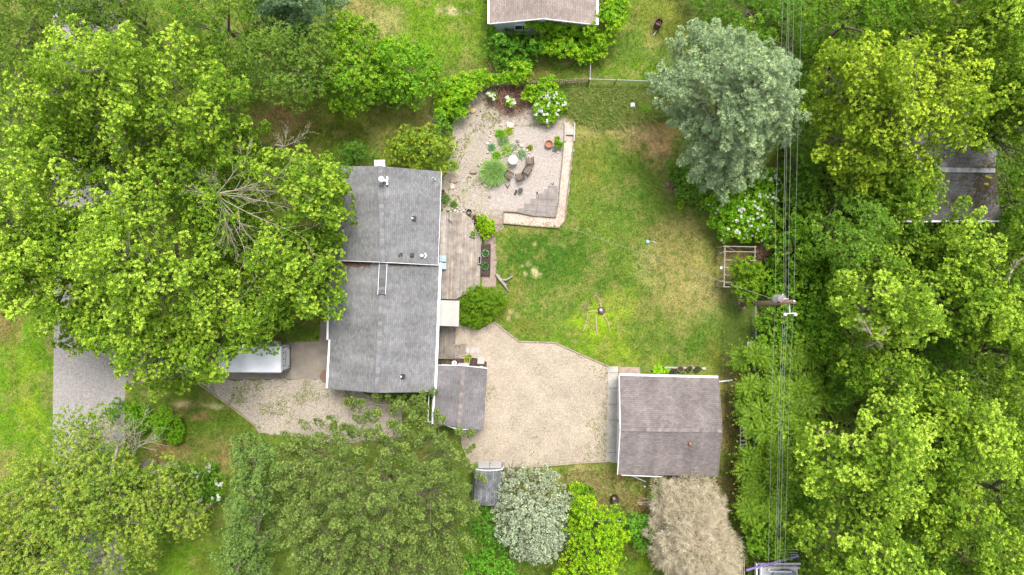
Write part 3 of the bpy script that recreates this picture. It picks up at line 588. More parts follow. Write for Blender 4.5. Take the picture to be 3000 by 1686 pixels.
# short turf and weeds: real blades over the lawns
rng = np.random.default_rng(5)
def scatter(poly, n, fn=P):
    W_ = [tuple(fn(a, b, 0)[:2]) for a, b in poly]; xs = [p[0] for p in W_]; ys = [p[1] for p in W_]
    x = rng.uniform(min(xs), max(xs), n*2); y = rng.uniform(min(ys), max(ys), n*2); k = inpoly(x, y, W_); x = x[k][:n]; y = y[k][:n]; return x, y
def off(x, y, polys):
    k = np.ones(len(x), bool)
    for p in polys: k &= ~inpoly(x, y, [tuple(P(a, b, 0)[:2]) for a, b in p])
    return x[k], y[k]
def blades(name, x, y, n, L, W, gain=1.15, mixc_=None, th=(.2, 1.2), z=.0):
    c0 = gcol(x, y)*gain; N = len(x); A = np.tile([[0, 0, 1.]], (N, 1))+rng.normal(0, .15, (N, 3)); A = nrm(A)
    V, F, C = rosettes(np.stack([x, y, np.full(N, z)], 1), A, n, L, W, th[0], th[1], rng, ((1, 1, 1), (1, 1, 1)))
    cc = np.repeat(c0, n*4, 0)
    if mixc_ is not None: cc = cc*.4+np.array(mixc_)*.6
    return tag(np_mesh(name, V, F, np.clip(C*cc, 0, 1), M['leaf']), kind='stuff')
NOG = [COURT, PATIO, [(1265, 480), (1440, 610), (1455, 845), (1265, 1080)], [(1776, 1070), (2110, 1070), (2110, 1400), (1776, 1400)], [(940, 480), (1290, 480), (1290, 1160), (940, 1160)]]
NOG += [[(370, 1068), (560, 1006), (960, 1000), (1010, 1112), (372, 1138)], [(153, -100), (375, -100), (376, 1800), (150, 1800)], [(565, 1114), (1050, 1114), (1180, 1200), (1180, 1280), (760, 1266)], [(1430, -100), (1750, -100), (1750, 80), (1430, 80)], [(2240, -100), (3100, -100), (3100, 1800), (2200, 1800), (2200, 900)]]
x, y = scatter([(-60, -60), (2300, -60), (2300, 1760), (-60, 1760)], 190000); x, y = off(x, y, NOG)
blades('lawn_grass', x, y, 4, .095, .026, 1.55)
x, y = scatter([(1480, 1375), (2120, 1375), (2120, 1100), (2180, 1100), (2180, 1686), (1480, 1686)], 9000); x, y = off(x, y, NOG); blades('rough_grass', x, y, 5, .16, .028, 1.35)
x, y = scatter([(1640, 258), (1925, 260), (1960, 345), (1860, 355), (1780, 372), (1700, 352), (1668, 340), (1632, 300)], 3600); blades('long_grass', x, y, 9, .42, .045, 1.0, (.24, .36, .07), (.5, 1.4))
x, y = scatter([(1640, 258), (1925, 260), (1960, 345), (1860, 360), (1780, 378), (1700, 357), (1660, 345), (1625, 300)], 900); k = fbm(x*1.6, y*1.6, 61, 3) > .45
blades('tall_grass', x[k], y[k], 7, .75, .04, 1.0, (.42, .46, .15), (.5, 1.4))
x, y = scatter([(2125, 900), (2200, 900), (2200, 1040), (2120, 1040)], 1500); blades('long_grass', x, y, 8, .4, .03, 1.0, (.30, .42, .09), (.5, 1.3))
x, y = scatter(COURT, 6500); f_ = fbm(x*.45, y*.45, 8, 4)+np.clip((y-P(0, 1300).y)*-.02, -.1, .12)+np.clip((x-P(1730, 0).x)*.05, -.1, .12); f_ = f_+rng.normal(0, .035, len(x))+(fbm(x*3.5, y*3.5, 41, 2)-.5)*.14; k = f_ > .57; blades('gravel_weeds', x[k], y[k], 5, .06, .028, 1.0, (.25, .30, .08), (.6, 1.4), .01)
x, y = scatter([(565, 1114), (1000, 1114), (1050, 1200), (760, 1260)], 5000); k = fbm(x*.9, y*.9, 18, 5)+rng.normal(0, .05, len(x)) > .57; blades('gravel_weeds', x[k], y[k], 5, .06, .025, 1.0, (.26, .30, .08), (.5, 1.4), .01)
x, y = scatter(PATIO, 3400); k = fbm(x*.7, y*.7, 28, 4) > .50; x, y = x[k], y[k]; x, y = off(x, y, [[(1500, 370), (1690, 370), (1690, 670), (1430, 670), (1430, 600)]]); blades('gravel_weeds', x, y, 6, .10, .03, 1.0, (.30, .32, .09), (.6, 1.4), .01)
# forest floor cover under the right-hand trees
x, y = scatter([(2180, -40), (3060, -40), (3060, 1730), (2180, 1730), (2200, 1000), (2260, 700), (2300, 300)], 15000)
blades('undergrowth', x, y, 9, .36, .16, 1.0, (.16, .26, .03), (.6, 1.5), .3)
# ------------------------------------------------------------------ buildings
def quad_uv(mb, a, b, c, d, flip=False, thick=.0):
    """roof slope a,b at the ridge, c,d at the eave (a above d, b above c). u runs along the ridge, v down the slope"""
    a, b, c, d = map(Vector, (a, b, c, d)); u = (b-a).normalized(); n = (b-a).cross(d-a).normalized()
    if n.z < 0: n = -n
    v = n.cross(u); f = lambda p: ((p-a).dot(u), (p-a).dot(v))
    q = [a, b, c, d]
    if (b-a).cross(c-a).z < 0: q = q[::-1]
    t = Vector((0, 0, -.10)); w = [p+t for p in q]
    mb.add(q+w, [(0, 1, 2, 3), (7, 6, 5, 4), (0, 4, 5, 1), (1, 5, 6, 2), (2, 6, 7, 3), (3, 7, 4, 0)],
           [[f(p) for p in q], [f(p) for p in w[::-1]]]+[[(0, 0)]*4]*4)
def walls(mb, corners, z1, gables=()):
    """corners: world xy list; z1 wall top"""
    n = len(corners)
    for i in range(n):
        a = corners[i]; b = corners[(i+1) % n]; mb.add([(a[0], a[1], 0), (b[0], b[1], 0), (b[0], b[1], z1), (a[0], a[1], z1)], [(0, 1, 2, 3)])
    for (a, b, r) in gables: mb.add([(a[0], a[1], z1), (b[0], b[1], z1), tuple(r)], [(0, 1, 2)])
def window(parent, c, w, h, n, name='window'):
    """framed window on a wall at c, outward normal n (xy)"""
    n = Vector((n[0], n[1], 0)).normalized(); t = Vector((-n.y, n.x, 0)); ang = math.atan2(t.y, t.x); c = Vector(c)
    mb = MB(); z = Vector((0, 0, 1))
    for s in (-1, 1):
        mb.box(c+n*.03+t*s*w/2, (.08, .07, h+.08), rz=ang); mb.box(c+n*.034+z*s*h/2, (w, .07, .08), rz=ang)
    mb.box(c+n*.03, (.04, .05, h-.08), rz=ang); f = mb.build(name, M['white'], parent)
    g = MB(); g.box(c+n*.012, (w-.06, .02, h-.06), rz=ang); g.build('pane', M['glass'], f)
def door(parent, c, w, n, mat='white', name='door'):
    n = Vector((n[0], n[1], 0)).normalized(); t = Vector((-n.y, n.x, 0)); ang = math.atan2(t.y, t.x); c = Vector((c[0], c[1], 1.02))
    mb = MB(); mb.box(c+n*.03, (w, .05, 2.02), rz=ang)
    for zz in (-.5, .4):
        mb.box(c+n*.06+Vector((0, 0, zz)), (w*.7, .02, .6), rz=ang)
    d = mb.build(name, M[mat], parent); k = MB(); k.blob(c+n*.09+t*w*.38, (.04, .04, .04), 1, 1); k.build('handle', M['grey_metal'], d)
def inset(pts, k=.35):
    c = sum((Vector(p[:2]) for p in pts), Vector((0, 0)))/len(pts)
    return [tuple(Vector(p[:2])+(c-Vector(p[:2])).normalized()*k*1.3) for p in pts]
def split_build(mb, name, mat, parent, nv=8):
    """every box of the collector becomes an object of its own"""
    for i in range(len(mb.v)//nv):
        m = MB(); m.v = mb.v[i*nv:(i+1)*nv]; m.c = mb.c[i*nv:(i+1)*nv]; m.f = [[k-i*nv for k in f] for f in mb.f if i*nv <= f[0] < (i+1)*nv]; m.build(name, mat, parent)
# --- main house: two gabled roofs along one line, ridge running down the photo
ZE, ZR = 2.75, 4.25
root = empty('house', P(1120, 820), 'long single storey house under grey shingle roofs, patio side gutter white', 'house')
# north block is a little higher
NT = [P(1110, 487, 4.6), P(1117, 768, 4.6)]   # ridge
NE = [P(1293, 503, 3.0), P(1283, 777, 3.0)]; NW = [P(935, 488, 3.0), P(944, 762, 3.0)]
mb = MB(); quad_uv(mb, NT[0], NT[1], NE[1], NE[0]); quad_uv(mb, NT[0], NT[1], NW[1], NW[0]); r1 = mb.build('roof', M['roof_grey'], root)
ST = [P(1124, 760, 4.15), P(1104, 1150, 4.15)]; SE = [P(1287, 770, 2.7), P(1272, 1147, 2.7)]
SW = [P(966, 760, 2.7), P(962, 996, 2.7)]; SW2 = [P(968, 996, 2.78), P(960, 1138, 2.7)]
mb = MB(); quad_uv(mb, ST[0], ST[1], SE[1], SE[0])
m_ = ST[0].lerp(ST[1], .605)
quad_uv(mb, ST[0], m_, SW[1], SW[0]); quad_uv(mb, m_, ST[1], SW2[1], SW2[0]); r2 = mb.build('roof', M['roof_grey'], root)
tag(r2, 'lower roof with white edged ridge strip')
def capstrip(a, b, w, mat, parent, z=.025, name='ridge_cap', tone=1.0):
    mb = MB(); a = Vector(a); b = Vector(b); d = (b-a); n = int(d.length/.28); rn = random.Random(3)
    for i in range(n):
        p = a+d*(i+.5)/n; g = rn.uniform(.75, 1.15)*tone; mb.cur = (g, g, g); mb.bar(p-d.normalized()*.16+Vector((0, 0, z+.004*(i % 2))), p+d.normalized()*.13+Vector((0, 0, z+.015)), w, .018)
    return mb.build(name, mat, parent)
M['cap'] = pmat('ridge_cap_grey', (.158, .158, .166), .85, .3, 3, attr=True); M['cap_t'] = pmat('ridge_cap_taupe', (.175, .152, .146), .85, .25, 3, attr=True); M['cap_l'] = pmat('ridge_cap_pale', (.30, .30, .32), .85, .25, 3, attr=True)
capstrip(NT[0]+Vector((.12, 0, -.02)), NT[1]+Vector((.12, 0, -.02)), .34, M['cap'], r1)
capstrip(ST[0]+Vector((.0, 0, .10)), ST[0].lerp(ST[1], .265)+Vector((0, 0, .10)), .50, M['cap'], r2, tone=.72)
capstrip(ST[0].lerp(ST[1], .265)+Vector((0, 0, .0)), ST[1], .34, M['cap'], r2)
mb = MB()
for dx in (-.29, .29): mb.bar(ST[0]+Vector((dx, 0, .09)), ST[0].lerp(ST[1], .265)+Vector((dx, 0, .09)), .035, .05)
mb.build('ridge_trim', M['white'], r2)
mb = MB(); mb.bar(ST[0]+Vector((0, 0, .03)), ST[0].lerp(ST[1], .265)+Vector((0, 0, .03)), .56, .12); mb.build('ridge_vent', M['dark'], r2)
# gutters: white channels with a dark trough
def gutter(a, b, parent, side=1, w=.13, mat='white'):
    mb = MB(); a = Vector(a); b = Vector(b); d = (b-a).normalized(); n = Vector((d.y, -d.x, 0))*side
    mb.bar(a+n*.01, b+n*.01, .02, .12); mb.bar(a+n*w, b+n*w, .035, .12); mb.bar(a+n*w/2-Vector((0, 0, .055)), b+n*w/2-Vector((0, 0, .055)), w, .015)
    mb.bar(a+n*w*.5+Vector((0, 0, .05)), b+n*w*.5+Vector((0, 0, .05)), w*.9, .012)
    return mb.build('gutter', M[mat], parent)
dz = Vector((0, 0, -.06))
gutter(SE[0]+dz, SE[1]+dz, r2, -1, .17); gutter(SW[0].lerp(SW[1], .3)+dz, SW[1]+dz, r2, 1); gutter(SW2[0]+dz, SW2[1]+dz, r2, 1)
mb = MB()
mb.bar(NT[1]+Vector((0, -.02, .0)), NE[1]+Vector((0, -.02, .0)), .03, .12); mb.bar(NT[1]+Vector((0, -.02, .0)), NW[1]+Vector((0, -.02, 0)), .03, .12); mb.bar(NE[0]+Vector((.02, 0, -.05)), NE[1]+Vector((.02, 0, -.05)), .03, .10)
split_build(mb, 'barge_board', M['white'], r1)
mb = MB(); mb.bar(ST[1]+Vector((0, -.02, -.02)), SE[1]+Vector((0, -.02, -.02)), .03, .14); mb.bar(ST[1]+Vector((0, -.02, -.02)), SW2[1]+Vector((0, -.02, -.02)), .03, .14); split_build(mb, 'barge_board', M['cap'], r2)
mb = MB(); cw = inset([NW[0], NE[0], NE[1], SE[1], SW2[1], NW[1]], .32)
walls(mb, cw, 2.7)
for T, E, Wn in ((NT[0], NE[0], NW[0]), (ST[1], SE[1], SW2[1])):
    ins = Vector((0, -.4 if T is NT[0] else .4, 0)); mb.add([Vector((E.x-.3, E.y, 2.65))+ins, Vector((Wn.x+.3, Wn.y, 2.65))+ins, T+ins-Vector((0, 0, .14))], [(0, 1, 2)])
mb.add([Vector((NE[1].x-.2, NE[1].y+.25, 2.7)), Vector((NW[1].x+.2, NW[1].y+.25, 2.7)), NT[1]+Vector((0, .25, -.14))], [(0, 1, 2)])
mb.build('wall', M['siding'], root)
e0 = Vector((*cw[2], 0)); e1 = Vector((*cw[1], 0)); e2 = Vector((*cw[3], 0)); en = (1, 0)
for t_ in (.25, .6): window(root, e1.lerp(e0, t_)+Vector((.02, 0, 1.7)), 1.3, 1.1, en)
for t_ in (.12, .72): window(root, e0.lerp(e2, t_)+Vector((.02, 0, 1.7)), 1.2, 1.0, en)
door(root, e0.lerp(e2, .42)+Vector((.02, 0, 0)), .9, en); door(root, e0.lerp(e2, .30)+Vector((.02, 0, 0)), 1.6, en)
w0 = Vector((*cw[4], 0)); w1 = Vector((*cw[5], 0))
mb = MB(); g0 = w0.lerp(w1, .1); g1 = w0.lerp(w1, .36)
for i in range(4): mb.box(g0.lerp(g1, .5)+Vector((-.05, 0, .3+.56*i)), (.05, (g1-g0).length, .53), rz=math.atan2((g1-g0).y, (g1-g0).x)-math.pi/2)
mb.build('garage_door', M['white'], root)
for t_ in (.5, .65, .85): window(root, w0.lerp(w1, t_)+Vector((-.02, 0, 1.7)), 1.3, 1.1, (-1, 0))
# leaf litter caught where the two roofs meet
def on_slope(px, py, A, B, C):
    """point on the plane A,B,C seen at photo pixel px,py"""
    n = (Vector(B)-Vector(A)).cross(Vector(C)-Vector(A)); o = Vector((0, 0, H)); d = P(px, py, 0)-o
    return o+d*((Vector(A)-o).dot(n)/d.dot(n)), n.normalized() if n.z > 0 else -n.normalized()
rg = np.random.default_rng(3); pts = []
for (x0, x1, y0, y1, n, A, B, C) in ((998, 1088, 768, 782, 520, ST[0], SW[0], SW[1]), (1140, 1230, 773, 780, 200, ST[0], SE[0], SE[1])):
    for _ in range(n):
        p, nn = on_slope(rg.uniform(x0, x1), y0+abs(rg.normal(0, .45))*(y1-y0), A, B, C); pts.append(p+nn*.02)
V, F, C = rosettes(np.array([tuple(p) for p in pts]), np.tile([[0, 0, 1.]], (len(pts), 1)), 3, .09, .05, 1.2, 1.6, rg, ((.07, .045, .03), (.15, .10, .06)))
np_mesh('leaf_litter', V, F, C, M['dry'], r2)
# roof fittings
def vent(name, px, py, A, B, C, kind, label, cat='roof vent', group=None):
    p, nn = on_slope(px, py, A, B, C); mb = MB(); q = nn.to_track_quat('Z', 'Y').to_matrix()
    if kind == 'pipe':
        r = empty(name, p, label, cat, group); mb.box(p+nn*.04, (.34, .30, .09), rot=q); mb.build('flashing', M['dark'], r)
        m2 = MB(); m2.tube([p, p+Vector((-.05, 0, .32))], .055, 12); m2.lathe(p+Vector((0, 0, .30)), [(.075, 0), (.075, .03), (.04, .035)], 12); m2.build('pipe', M['rubber'], r)
    elif kind == 'box':
        r = empty(name, p, label, cat, group); mb.box(p+nn*.09, (.34, .30, .14), rot=q); mb.build('hood', M['dark'], r); m2 = MB(); m2.tube([p+nn*.1+Vector((-.12, 0, 0)), p+nn*.1+Vector((-.12, 0, .2))], .06, 10); m2.build('pipe', M['white'], r)
    return r
vent('pipe_vent', 1173, 748, NT[0], NE[0], NE[1], 'pipe', 'black flashed pipe vent, nearer the ridge of the two beside the lower edge', group='small black roof vents')
vent('pipe_vent', 1207, 749, NT[0], NE[0], NE[1], 'pipe', 'black flashed pipe vent, farther from the ridge, next to the white turbine vent', group='small black roof vents')
vent('box_vent', 1213, 641, NT[0], NE[0], NE[1], 'box', 'black box vent with white pipe in the middle of the north roof')
vent('box_vent', 1180, 1103, ST[0], SE[0], SE[1], 'box', 'small black box vent near the bottom end of the south roof')
p, nn = on_slope(1127, 531, NT[0], NE[0], NE[1]); r = empty('chimney_flue', p, 'white flue with round cap and flat bracket near the north ridge', 'chimney')
mb = MB(); mb.tube([p+Vector((-.1, 0, -.05)), p+Vector((-.1, 0, .75))], .10, 14); mb.build('pipe', M['white'], r, smooth=True)
mb = MB(); mb.lathe(p+Vector((-.1, 0, .72)), [(.17, 0), (.23, .03), (.23, .12), (.12, .22), (.02, .25)], 22); mb.build('cap', M['white'], r, smooth=True)
mb = MB(); mb.box(p+Vector((.22, 0, .12)), (.13, .62, .24)); mb.box(p+Vector((.06, 0, .2)), (.26, .14, .1)); mb.build('bracket', M['white'], r, bevel=.01)
p, nn = on_slope(1240, 750, NT[0], NE[0], NE[1]); r = empty('turbine_vent', p, 'white round vent with curved hood beside the black pipe vents', 'roof vent')
mb = MB(); mb.tube([p+Vector((-.08, 0, 0)), p+Vector((-.08, 0, .28))], .11, 16); mb.lathe(p+Vector((-.08, 0, .26)), [(.13, 0), (.13, .05), (.03, .09)], 18); mb.build('pipe', M['white'], r, smooth=True)
mb = MB()
mb.tube([p+Vector((.14+.07*math.cos(a), .17*math.sin(a), .14)) for a in np.linspace(-1.9, 1.9, 9)], .05, 8); mb.build('hood', M['white'], r, smooth=True)
MAST, nn = on_slope(1273, 527, NT[0], NE[0], NE[1]); r = empty('service_mast', MAST, 'metal service mast at the corner of the north roof where the cable lands', 'mast')
mb = MB(); mb.tube([MAST-Vector((0, 0, .2)), MAST+Vector((0, 0, .9))], .035, 10); mb.build('pipe', M['galv'], r); mb = MB(); mb.lathe(MAST+Vector((0, 0, -.0)), [(.16, 0), (.12, .05), (.05, .08)], 14); mb.build('flashing', M['grey_metal'], r)
mb = MB(); mb.blob(MAST+Vector((-.03, 0, .95)), (.10, .08, .09), 2, 2, .05); mb.build('weather_head', M['galv'], r, smooth=True); MAST = MAST+Vector((.05, 0, .9))
# leaning stick on the roof
mb = MB(); a, _ = on_slope(1035, 675, NT[0], NW[0], NW[1]); b, _ = on_slope(1054, 659, NT[0], NW[0], NW[1]); mb.tube([a+Vector((0, 0, .04)), (a+b)/2+Vector((.03, .02, .05)), b+Vector((0, 0, .04))], [.015, .013, .01], 5)
tag(mb.build('fallen_stick', M['pale_bark']), 'thin pale stick lying on the shaded slope of the north roof', 'stick')
# white step / AC by the north wall
r = empty('door_canopy', P(1112, 483), 'small white porch canopy sticking out past the north end of the house', 'canopy')
mb = MB(); q0 = P(1112, 482, 2.55); mb.box(q0, (.82, .6, .06)); mb.box(q0+Vector((0, .31, -.05)), (.86, .04, .12)); mb.build('panel', M['white'], r)
mb = MB(); [mb.bar(q0+Vector((s*.38, .28, -.02)), q0+Vector((s*.38, -.45, -.6)), .03, .03) for s in (-1, 1)]; split_build(mb, 'brace', M['white'], r)
# --- addition with hip-less gable beside the courtyard
root = empty('annexe', P(1345, 1165), 'low annexe with purplish grey roof joined to the house by the courtyard', 'annexe')
AT = [P(1358, 1073, 3.35), P(1345, 1252, 3.35)]; AE = [P(1427, 1081, 2.5), P(1417, 1262, 2.5)]; AW = [P(1281, 1071, 2.5), P(1269, 1243, 2.5)]
mb = MB(); quad_uv(mb, AT[0], AT[1], AE[1], AE[0]); quad_uv(mb, AT[0], AT[1], AW[1], AW[0]); ra = mb.build('roof', M['roof_plum'], root)
capstrip(AT[0], AT[1], .3, M['cap_t'], ra)
mb = MB(); mb.bar(AT[0]+Vector((0, .03, -.03)), AE[0]+Vector((0, .03, -.03)), .04, .17); mb.bar(AT[0]+Vector((0, .03, -.03)), AW[0]+Vector((0, .03, -.03)), .04, .17); split_build(mb, 'barge_board', M['white'], ra)
gutter(AW[0]+dz, AW[1]+dz, ra, 1, .10)
mb = MB(); ca = inset([AW[0], AE[0], AE[1], AW[1]], .16); walls(mb, ca, 2.5, [(ca[0], ca[1], (AT[0].x, ca[0][1], 3.25)), (ca[2], ca[3], (AT[1].x, ca[2][1], 3.25))]); mb.build('wall', M['white'], root)
window(root, ((ca[1][0]+ca[2][0])/2+.02, (ca[1][1]+ca[2][1])/2, 1.5), 1.0, .9, (1, 0)); door(root, ((ca[0][0]+ca[1][0])/2, ca[0][1]+.02), .9, (0, 1))
mb = MB(); mb.lathe(P(1411, 1077, 2.3), [(.1, 0), (.12, .1), (.06, .16)], 12); mb.build('lamp', M['white'], root)
# narrow walled gap left of annexe
r = empty('side_gate', P(1262, 1195), 'white framed gate across the narrow dark gap beside the annexe', 'gate')
mb = MB()
for x_ in (1257, 1268): mb.bar(P(x_, 1150, 1.8), P(x_-3, 1238, 1.8), .05, .05)
mb.bar(P(1252, 1236, 1.8), P(1268, 1237, 1.8), .05, .05); mb.build('rail', M['white'], r)
mb = MB(); [mb.bar(P(1255, y, 0), P(1255, y, 1.8), .06, .06) for y in (1152, 1195, 1236)]; mb.build('post', M['white'], r)
mb = MB(); mb.box(P(1310, 1073, 2.9)+Vector((.9, .12, -.2)), (.9, .03, .05)); mb.build('rail', M['grey_metal'], root)
# --- porch roof (flat off-white panels) and its posts
root = empty('patio_canopy', P(1318, 918), 'flat off white canopy roof between the two decks', 'canopy')
q = [P(1289, 880, 2.35), P(1346, 882, 2.3), P(1344, 957, 2.3), P(1287, 955, 2.35)]; mb = MB(); mb.add(q+[v-Vector((0, 0, .07)) for v in q], [(3, 2, 1, 0), (4, 5, 6, 7), (0, 1, 5, 4), (1, 2, 6, 5), (2, 3, 7, 6), (3, 0, 4, 7)]); mb.build('panel', M['off_white'], root)
mb = MB()
for i in range(1, 12):
    t_ = i/12; mb.bar(q[0].lerp(q[3], t_)+Vector((0, 0, .004)), q[1].lerp(q[2], t_)+Vector((0, 0, .004)), .014, .018)
mb.build('seam', M['off_white'], root)
for c_ in (q[1], q[2]):
    mb = MB(); mb.tube([(c_.x-.12, c_.y+(.1 if c_ is q[2] else -.1), 0), (c_.x-.12, c_.y+(.1 if c_ is q[2] else -.1), 2.25)], .05, 8); mb.build('post', M['white'], root)
# --- decks of single boards
def deck(name, label, poly, z, boardw, ang, seed, tone=(1, 1, 1), board_len=3.6):
    W_ = [Vector(P(a, b, z)[:2]) for a, b in poly]; rn = random.Random(seed); cen = sum(W_, Vector((0, 0)))/len(W_)
    root = empty(name, (cen.x, cen.y, 0), label, 'deck'); u = Vector((math.cos(ang), math.sin(ang))); v = Vector((-u.y, u.x)); mb = MB()
    ps = [(p.dot(u), p.dot(v)) for p in W_]; x = min(p[0] for p in ps); x1 = max(p[0] for p in ps)
    while x < x1:
        hits = []
        xm = x+boardw/2
        for i in range(len(ps)):
            (ax, ay), (bx, by) = ps[i], ps[(i+1) % len(ps)]
            if (ax > xm) != (bx > xm): hits.append(ay+(by-ay)*(xm-ax)/(bx-ax))
        hits.sort()
        for j in range(0, len(hits)-1, 2):
            y0, y1 = hits[j], hits[j+1]; yy = y0; L0 = rn.uniform(.4, 1)*board_len
            while yy < y1-.02:
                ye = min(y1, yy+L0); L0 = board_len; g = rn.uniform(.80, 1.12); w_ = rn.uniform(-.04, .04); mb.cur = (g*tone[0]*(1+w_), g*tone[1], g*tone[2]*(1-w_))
                c_ = u*xm+v*((yy+ye)/2); mb.box((c_.x, c_.y, z-.02+rn.uniform(-.003, .003)), (boardw-.012, ye-yy-.008, .035), rz=ang); yy = ye
        x += boardw
    mb.build('boards', M['deck'], root)
    m2 = MB(); m2.cur = (.45, .45, .45)
    inn = [tuple(p+(cen-p).normalized()*.12) for p in W_]; m2.prism(inn, 0.03, z-.045); m2.build('frame', M['old_wood'], root); return root
A_ = math.radians(-2.3)
deck('upper_deck', 'large weathered deck of long boards beside the house', [(1288, 622), (1360, 624), (1386, 645), (1392, 668), (1408, 690), (1412, 720), (1405, 840), (1350, 870), (1335, 878), (1286, 876)], .35, .14, A_, 5)
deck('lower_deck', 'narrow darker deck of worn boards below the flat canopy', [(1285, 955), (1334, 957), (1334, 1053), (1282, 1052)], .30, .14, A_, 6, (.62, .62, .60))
mb = MB(); mb.cur = (1.25, 1.27, 1.32)
for i in range(3):
    mb.box(P(1292+5*i, 700, .375)+Vector((0, 0, .004*i)), (.125, 5.0 if i else 4.4, .03), rz=A_)
tag(mb.build('bench_boards', M['deck']), 'pale bleached boards laid along the house edge of the large deck', 'boards')
# steps and pavers
root = empty('wooden_steps', P(1348, 1025), 'short grey wooden steps leading off the lower deck', 'steps'); mb = MB()
for i, (x_, z_) in enumerate(((1341, .22), (1351, .14), (1361, .07))): mb.cur = (.95, .95, .95); mb.box(P(x_, 1026, z_), (.24, 1.0, .05), rz=A_)
mb.build('tread', M['old_wood'], root); mb = MB(); mb.bar(P(1328, 1011, .3), P(1349, 1011, .3), .06, .08); mb.bar(P(1336, 1047, .2), P(1366, 1040, .1), .09, .08); split_build(mb, 'stringer', M['grey_wood'], root)
def paver(x, y, w, h, label, mat='pale_concrete', rz=A_, z=.03, group=None, name='paving_slab'):
    mb = MB(); mb.box(P(x, y, z), (w, h, .045), rz=rz); o = mb.build(name, M[mat], bevel=.01); return tag(o, label, 'paving slab', group)
paver(1369, 1026, .40, .46, 'square slab touching the wooden steps, first of three', group='slabs in a row from the steps'); paver(1384.5, 1026.5, .38, .45, 'middle slab of the three in a row from the steps', group='slabs in a row from the steps'); paver(1399, 1027, .34, .42, 'farthest slab from the steps, half sunk in gravel', group='slabs in a row from the steps')
paver(1409, 1056, .56, .60, 'larger pale square slab near the annexe corner')
# --- detached garage
root = empty('garage', P(1960, 1230), 'detached double garage with brownish taupe shingle roof', 'garage')
GT = [P(1818, 1258, 3.85), P(2114, 1262, 3.85)]; GN = [P(1815, 1101, 2.75), P(2104, 1108, 2.75)]; GS = [P(1810, 1391, 2.75), P(2101, 1396, 2.75)]
mb = MB(); quad_uv(mb, GT[0], GT[1], GN[1], GN[0]); quad_uv(mb, GT[0], GT[1], GS[1], GS[0]); rg_ = mb.build('roof', M['roof_taupe'], root)
capstrip(GT[0], GT[1], .30, M['cap_t'], rg_)
gutter(GN[0]+dz, GN[1]+dz, rg_, -1, .14)
mb = MB(); [mb.bar(GT[0]+Vector((-.03, 0, -.03)), g+Vector((-.03, 0, -.03)), .05, .15) for g in (GN[0], GS[0])]; split_build(mb, 'barge_board', M['white'], rg_); mb = MB(); [mb.bar(GT[1]+Vector((.03, 0, -.03)), g+Vector((.03, 0, -.03)), .04, .13) for g in (GN[1], GS[1])]; split_build(mb, 'barge_board', M['cap_t'], rg_)
mb = MB(); mb.bar(GS[0]+Vector((.3, -.06, -.1)), P(1938, 1395, 2.65)+Vector((0, -.06, 0)), .05, .10); mb.build('fascia', M['white'], rg_)
cg = [(GN[0].x+.30, GN[0].y-.3), (GN[1].x-.35, GN[1].y-.3), (GS[1].x-.35, GS[1].y+.3), (GS[0].x+.30, GS[0].y+.3)]
mb = MB(); walls(mb, cg, 2.7, [(cg[0], cg[3], (cg[0][0], GT[0].y, 3.72)), (cg[1], cg[2], (cg[1][0], GT[1].y, 3.72))]); mb.build('wall', M['white'], root)
mb = MB()
for i in range(4): mb.box((cg[0][0]-.03, GT[0].y, .32+.55*i), (.05, 4.9, .52))
gd = mb.build('garage_door', M['white'], root); mb = MB(); mb.box((cg[0][0]-.08, GT[0].y, .5), (.05, .3, .05)); mb.build('handle', M['dark'], gd)
window(root, ((cg[0][0]+cg[1][0])/2, cg[0][1]+.02, 1.6), 1.1, .9, (0, 1))
A1, B1, C1 = GT[0], GS[0], GS[1]; p, nn = on_slope(2021, 1300, A1, B1, C1); r = empty('turtle_vent', p, 'small round brown vent on the lower slope of the garage roof', 'roof vent')
mb = MB(); mb.lathe(p, [(.15, -.05), (.15, .08), (.05, .12)], 14); mb.build('base', M['rust'], r); mb = MB(); mb.lathe(p+Vector((0, 0, .1)), [(.08, 0), (.10, .05), (.02, .08)], 12); mb.build('cap', M['terracotta'], r)
def stick(name, label, cat, a, b, r, mat, group=None, n=8):
    mb = MB(); a = Vector(a); b = Vector(b); mb.tube([a, a.lerp(b, .5), b], r, n); return tag(mb.build(name, M[mat]), label, cat, group)
mb = MB(); mb.bar(P(2104, 1119, .25), P(2146, 1114, .08), .10, .08); mb.bar(P(2100, 1119, 2.6), P(2104, 1119, .25), .09, .08); tag(mb.build('downspout', M['white']), 'white downspout pipe running out on the ground past the garage corner', 'downspout')
mb = MB(); mb.bar(P(1850, 1394, .5), P(1892, 1412, .06), .07, .05); tag(mb.build('white_board', M['white']), 'long white board leaning out from the back of the garage', 'board')
stick('short_board', 'short white offcut beside the garage back wall', 'board', P(1918, 1400, .05), P(1924, 1394, .05), .03, 'white')
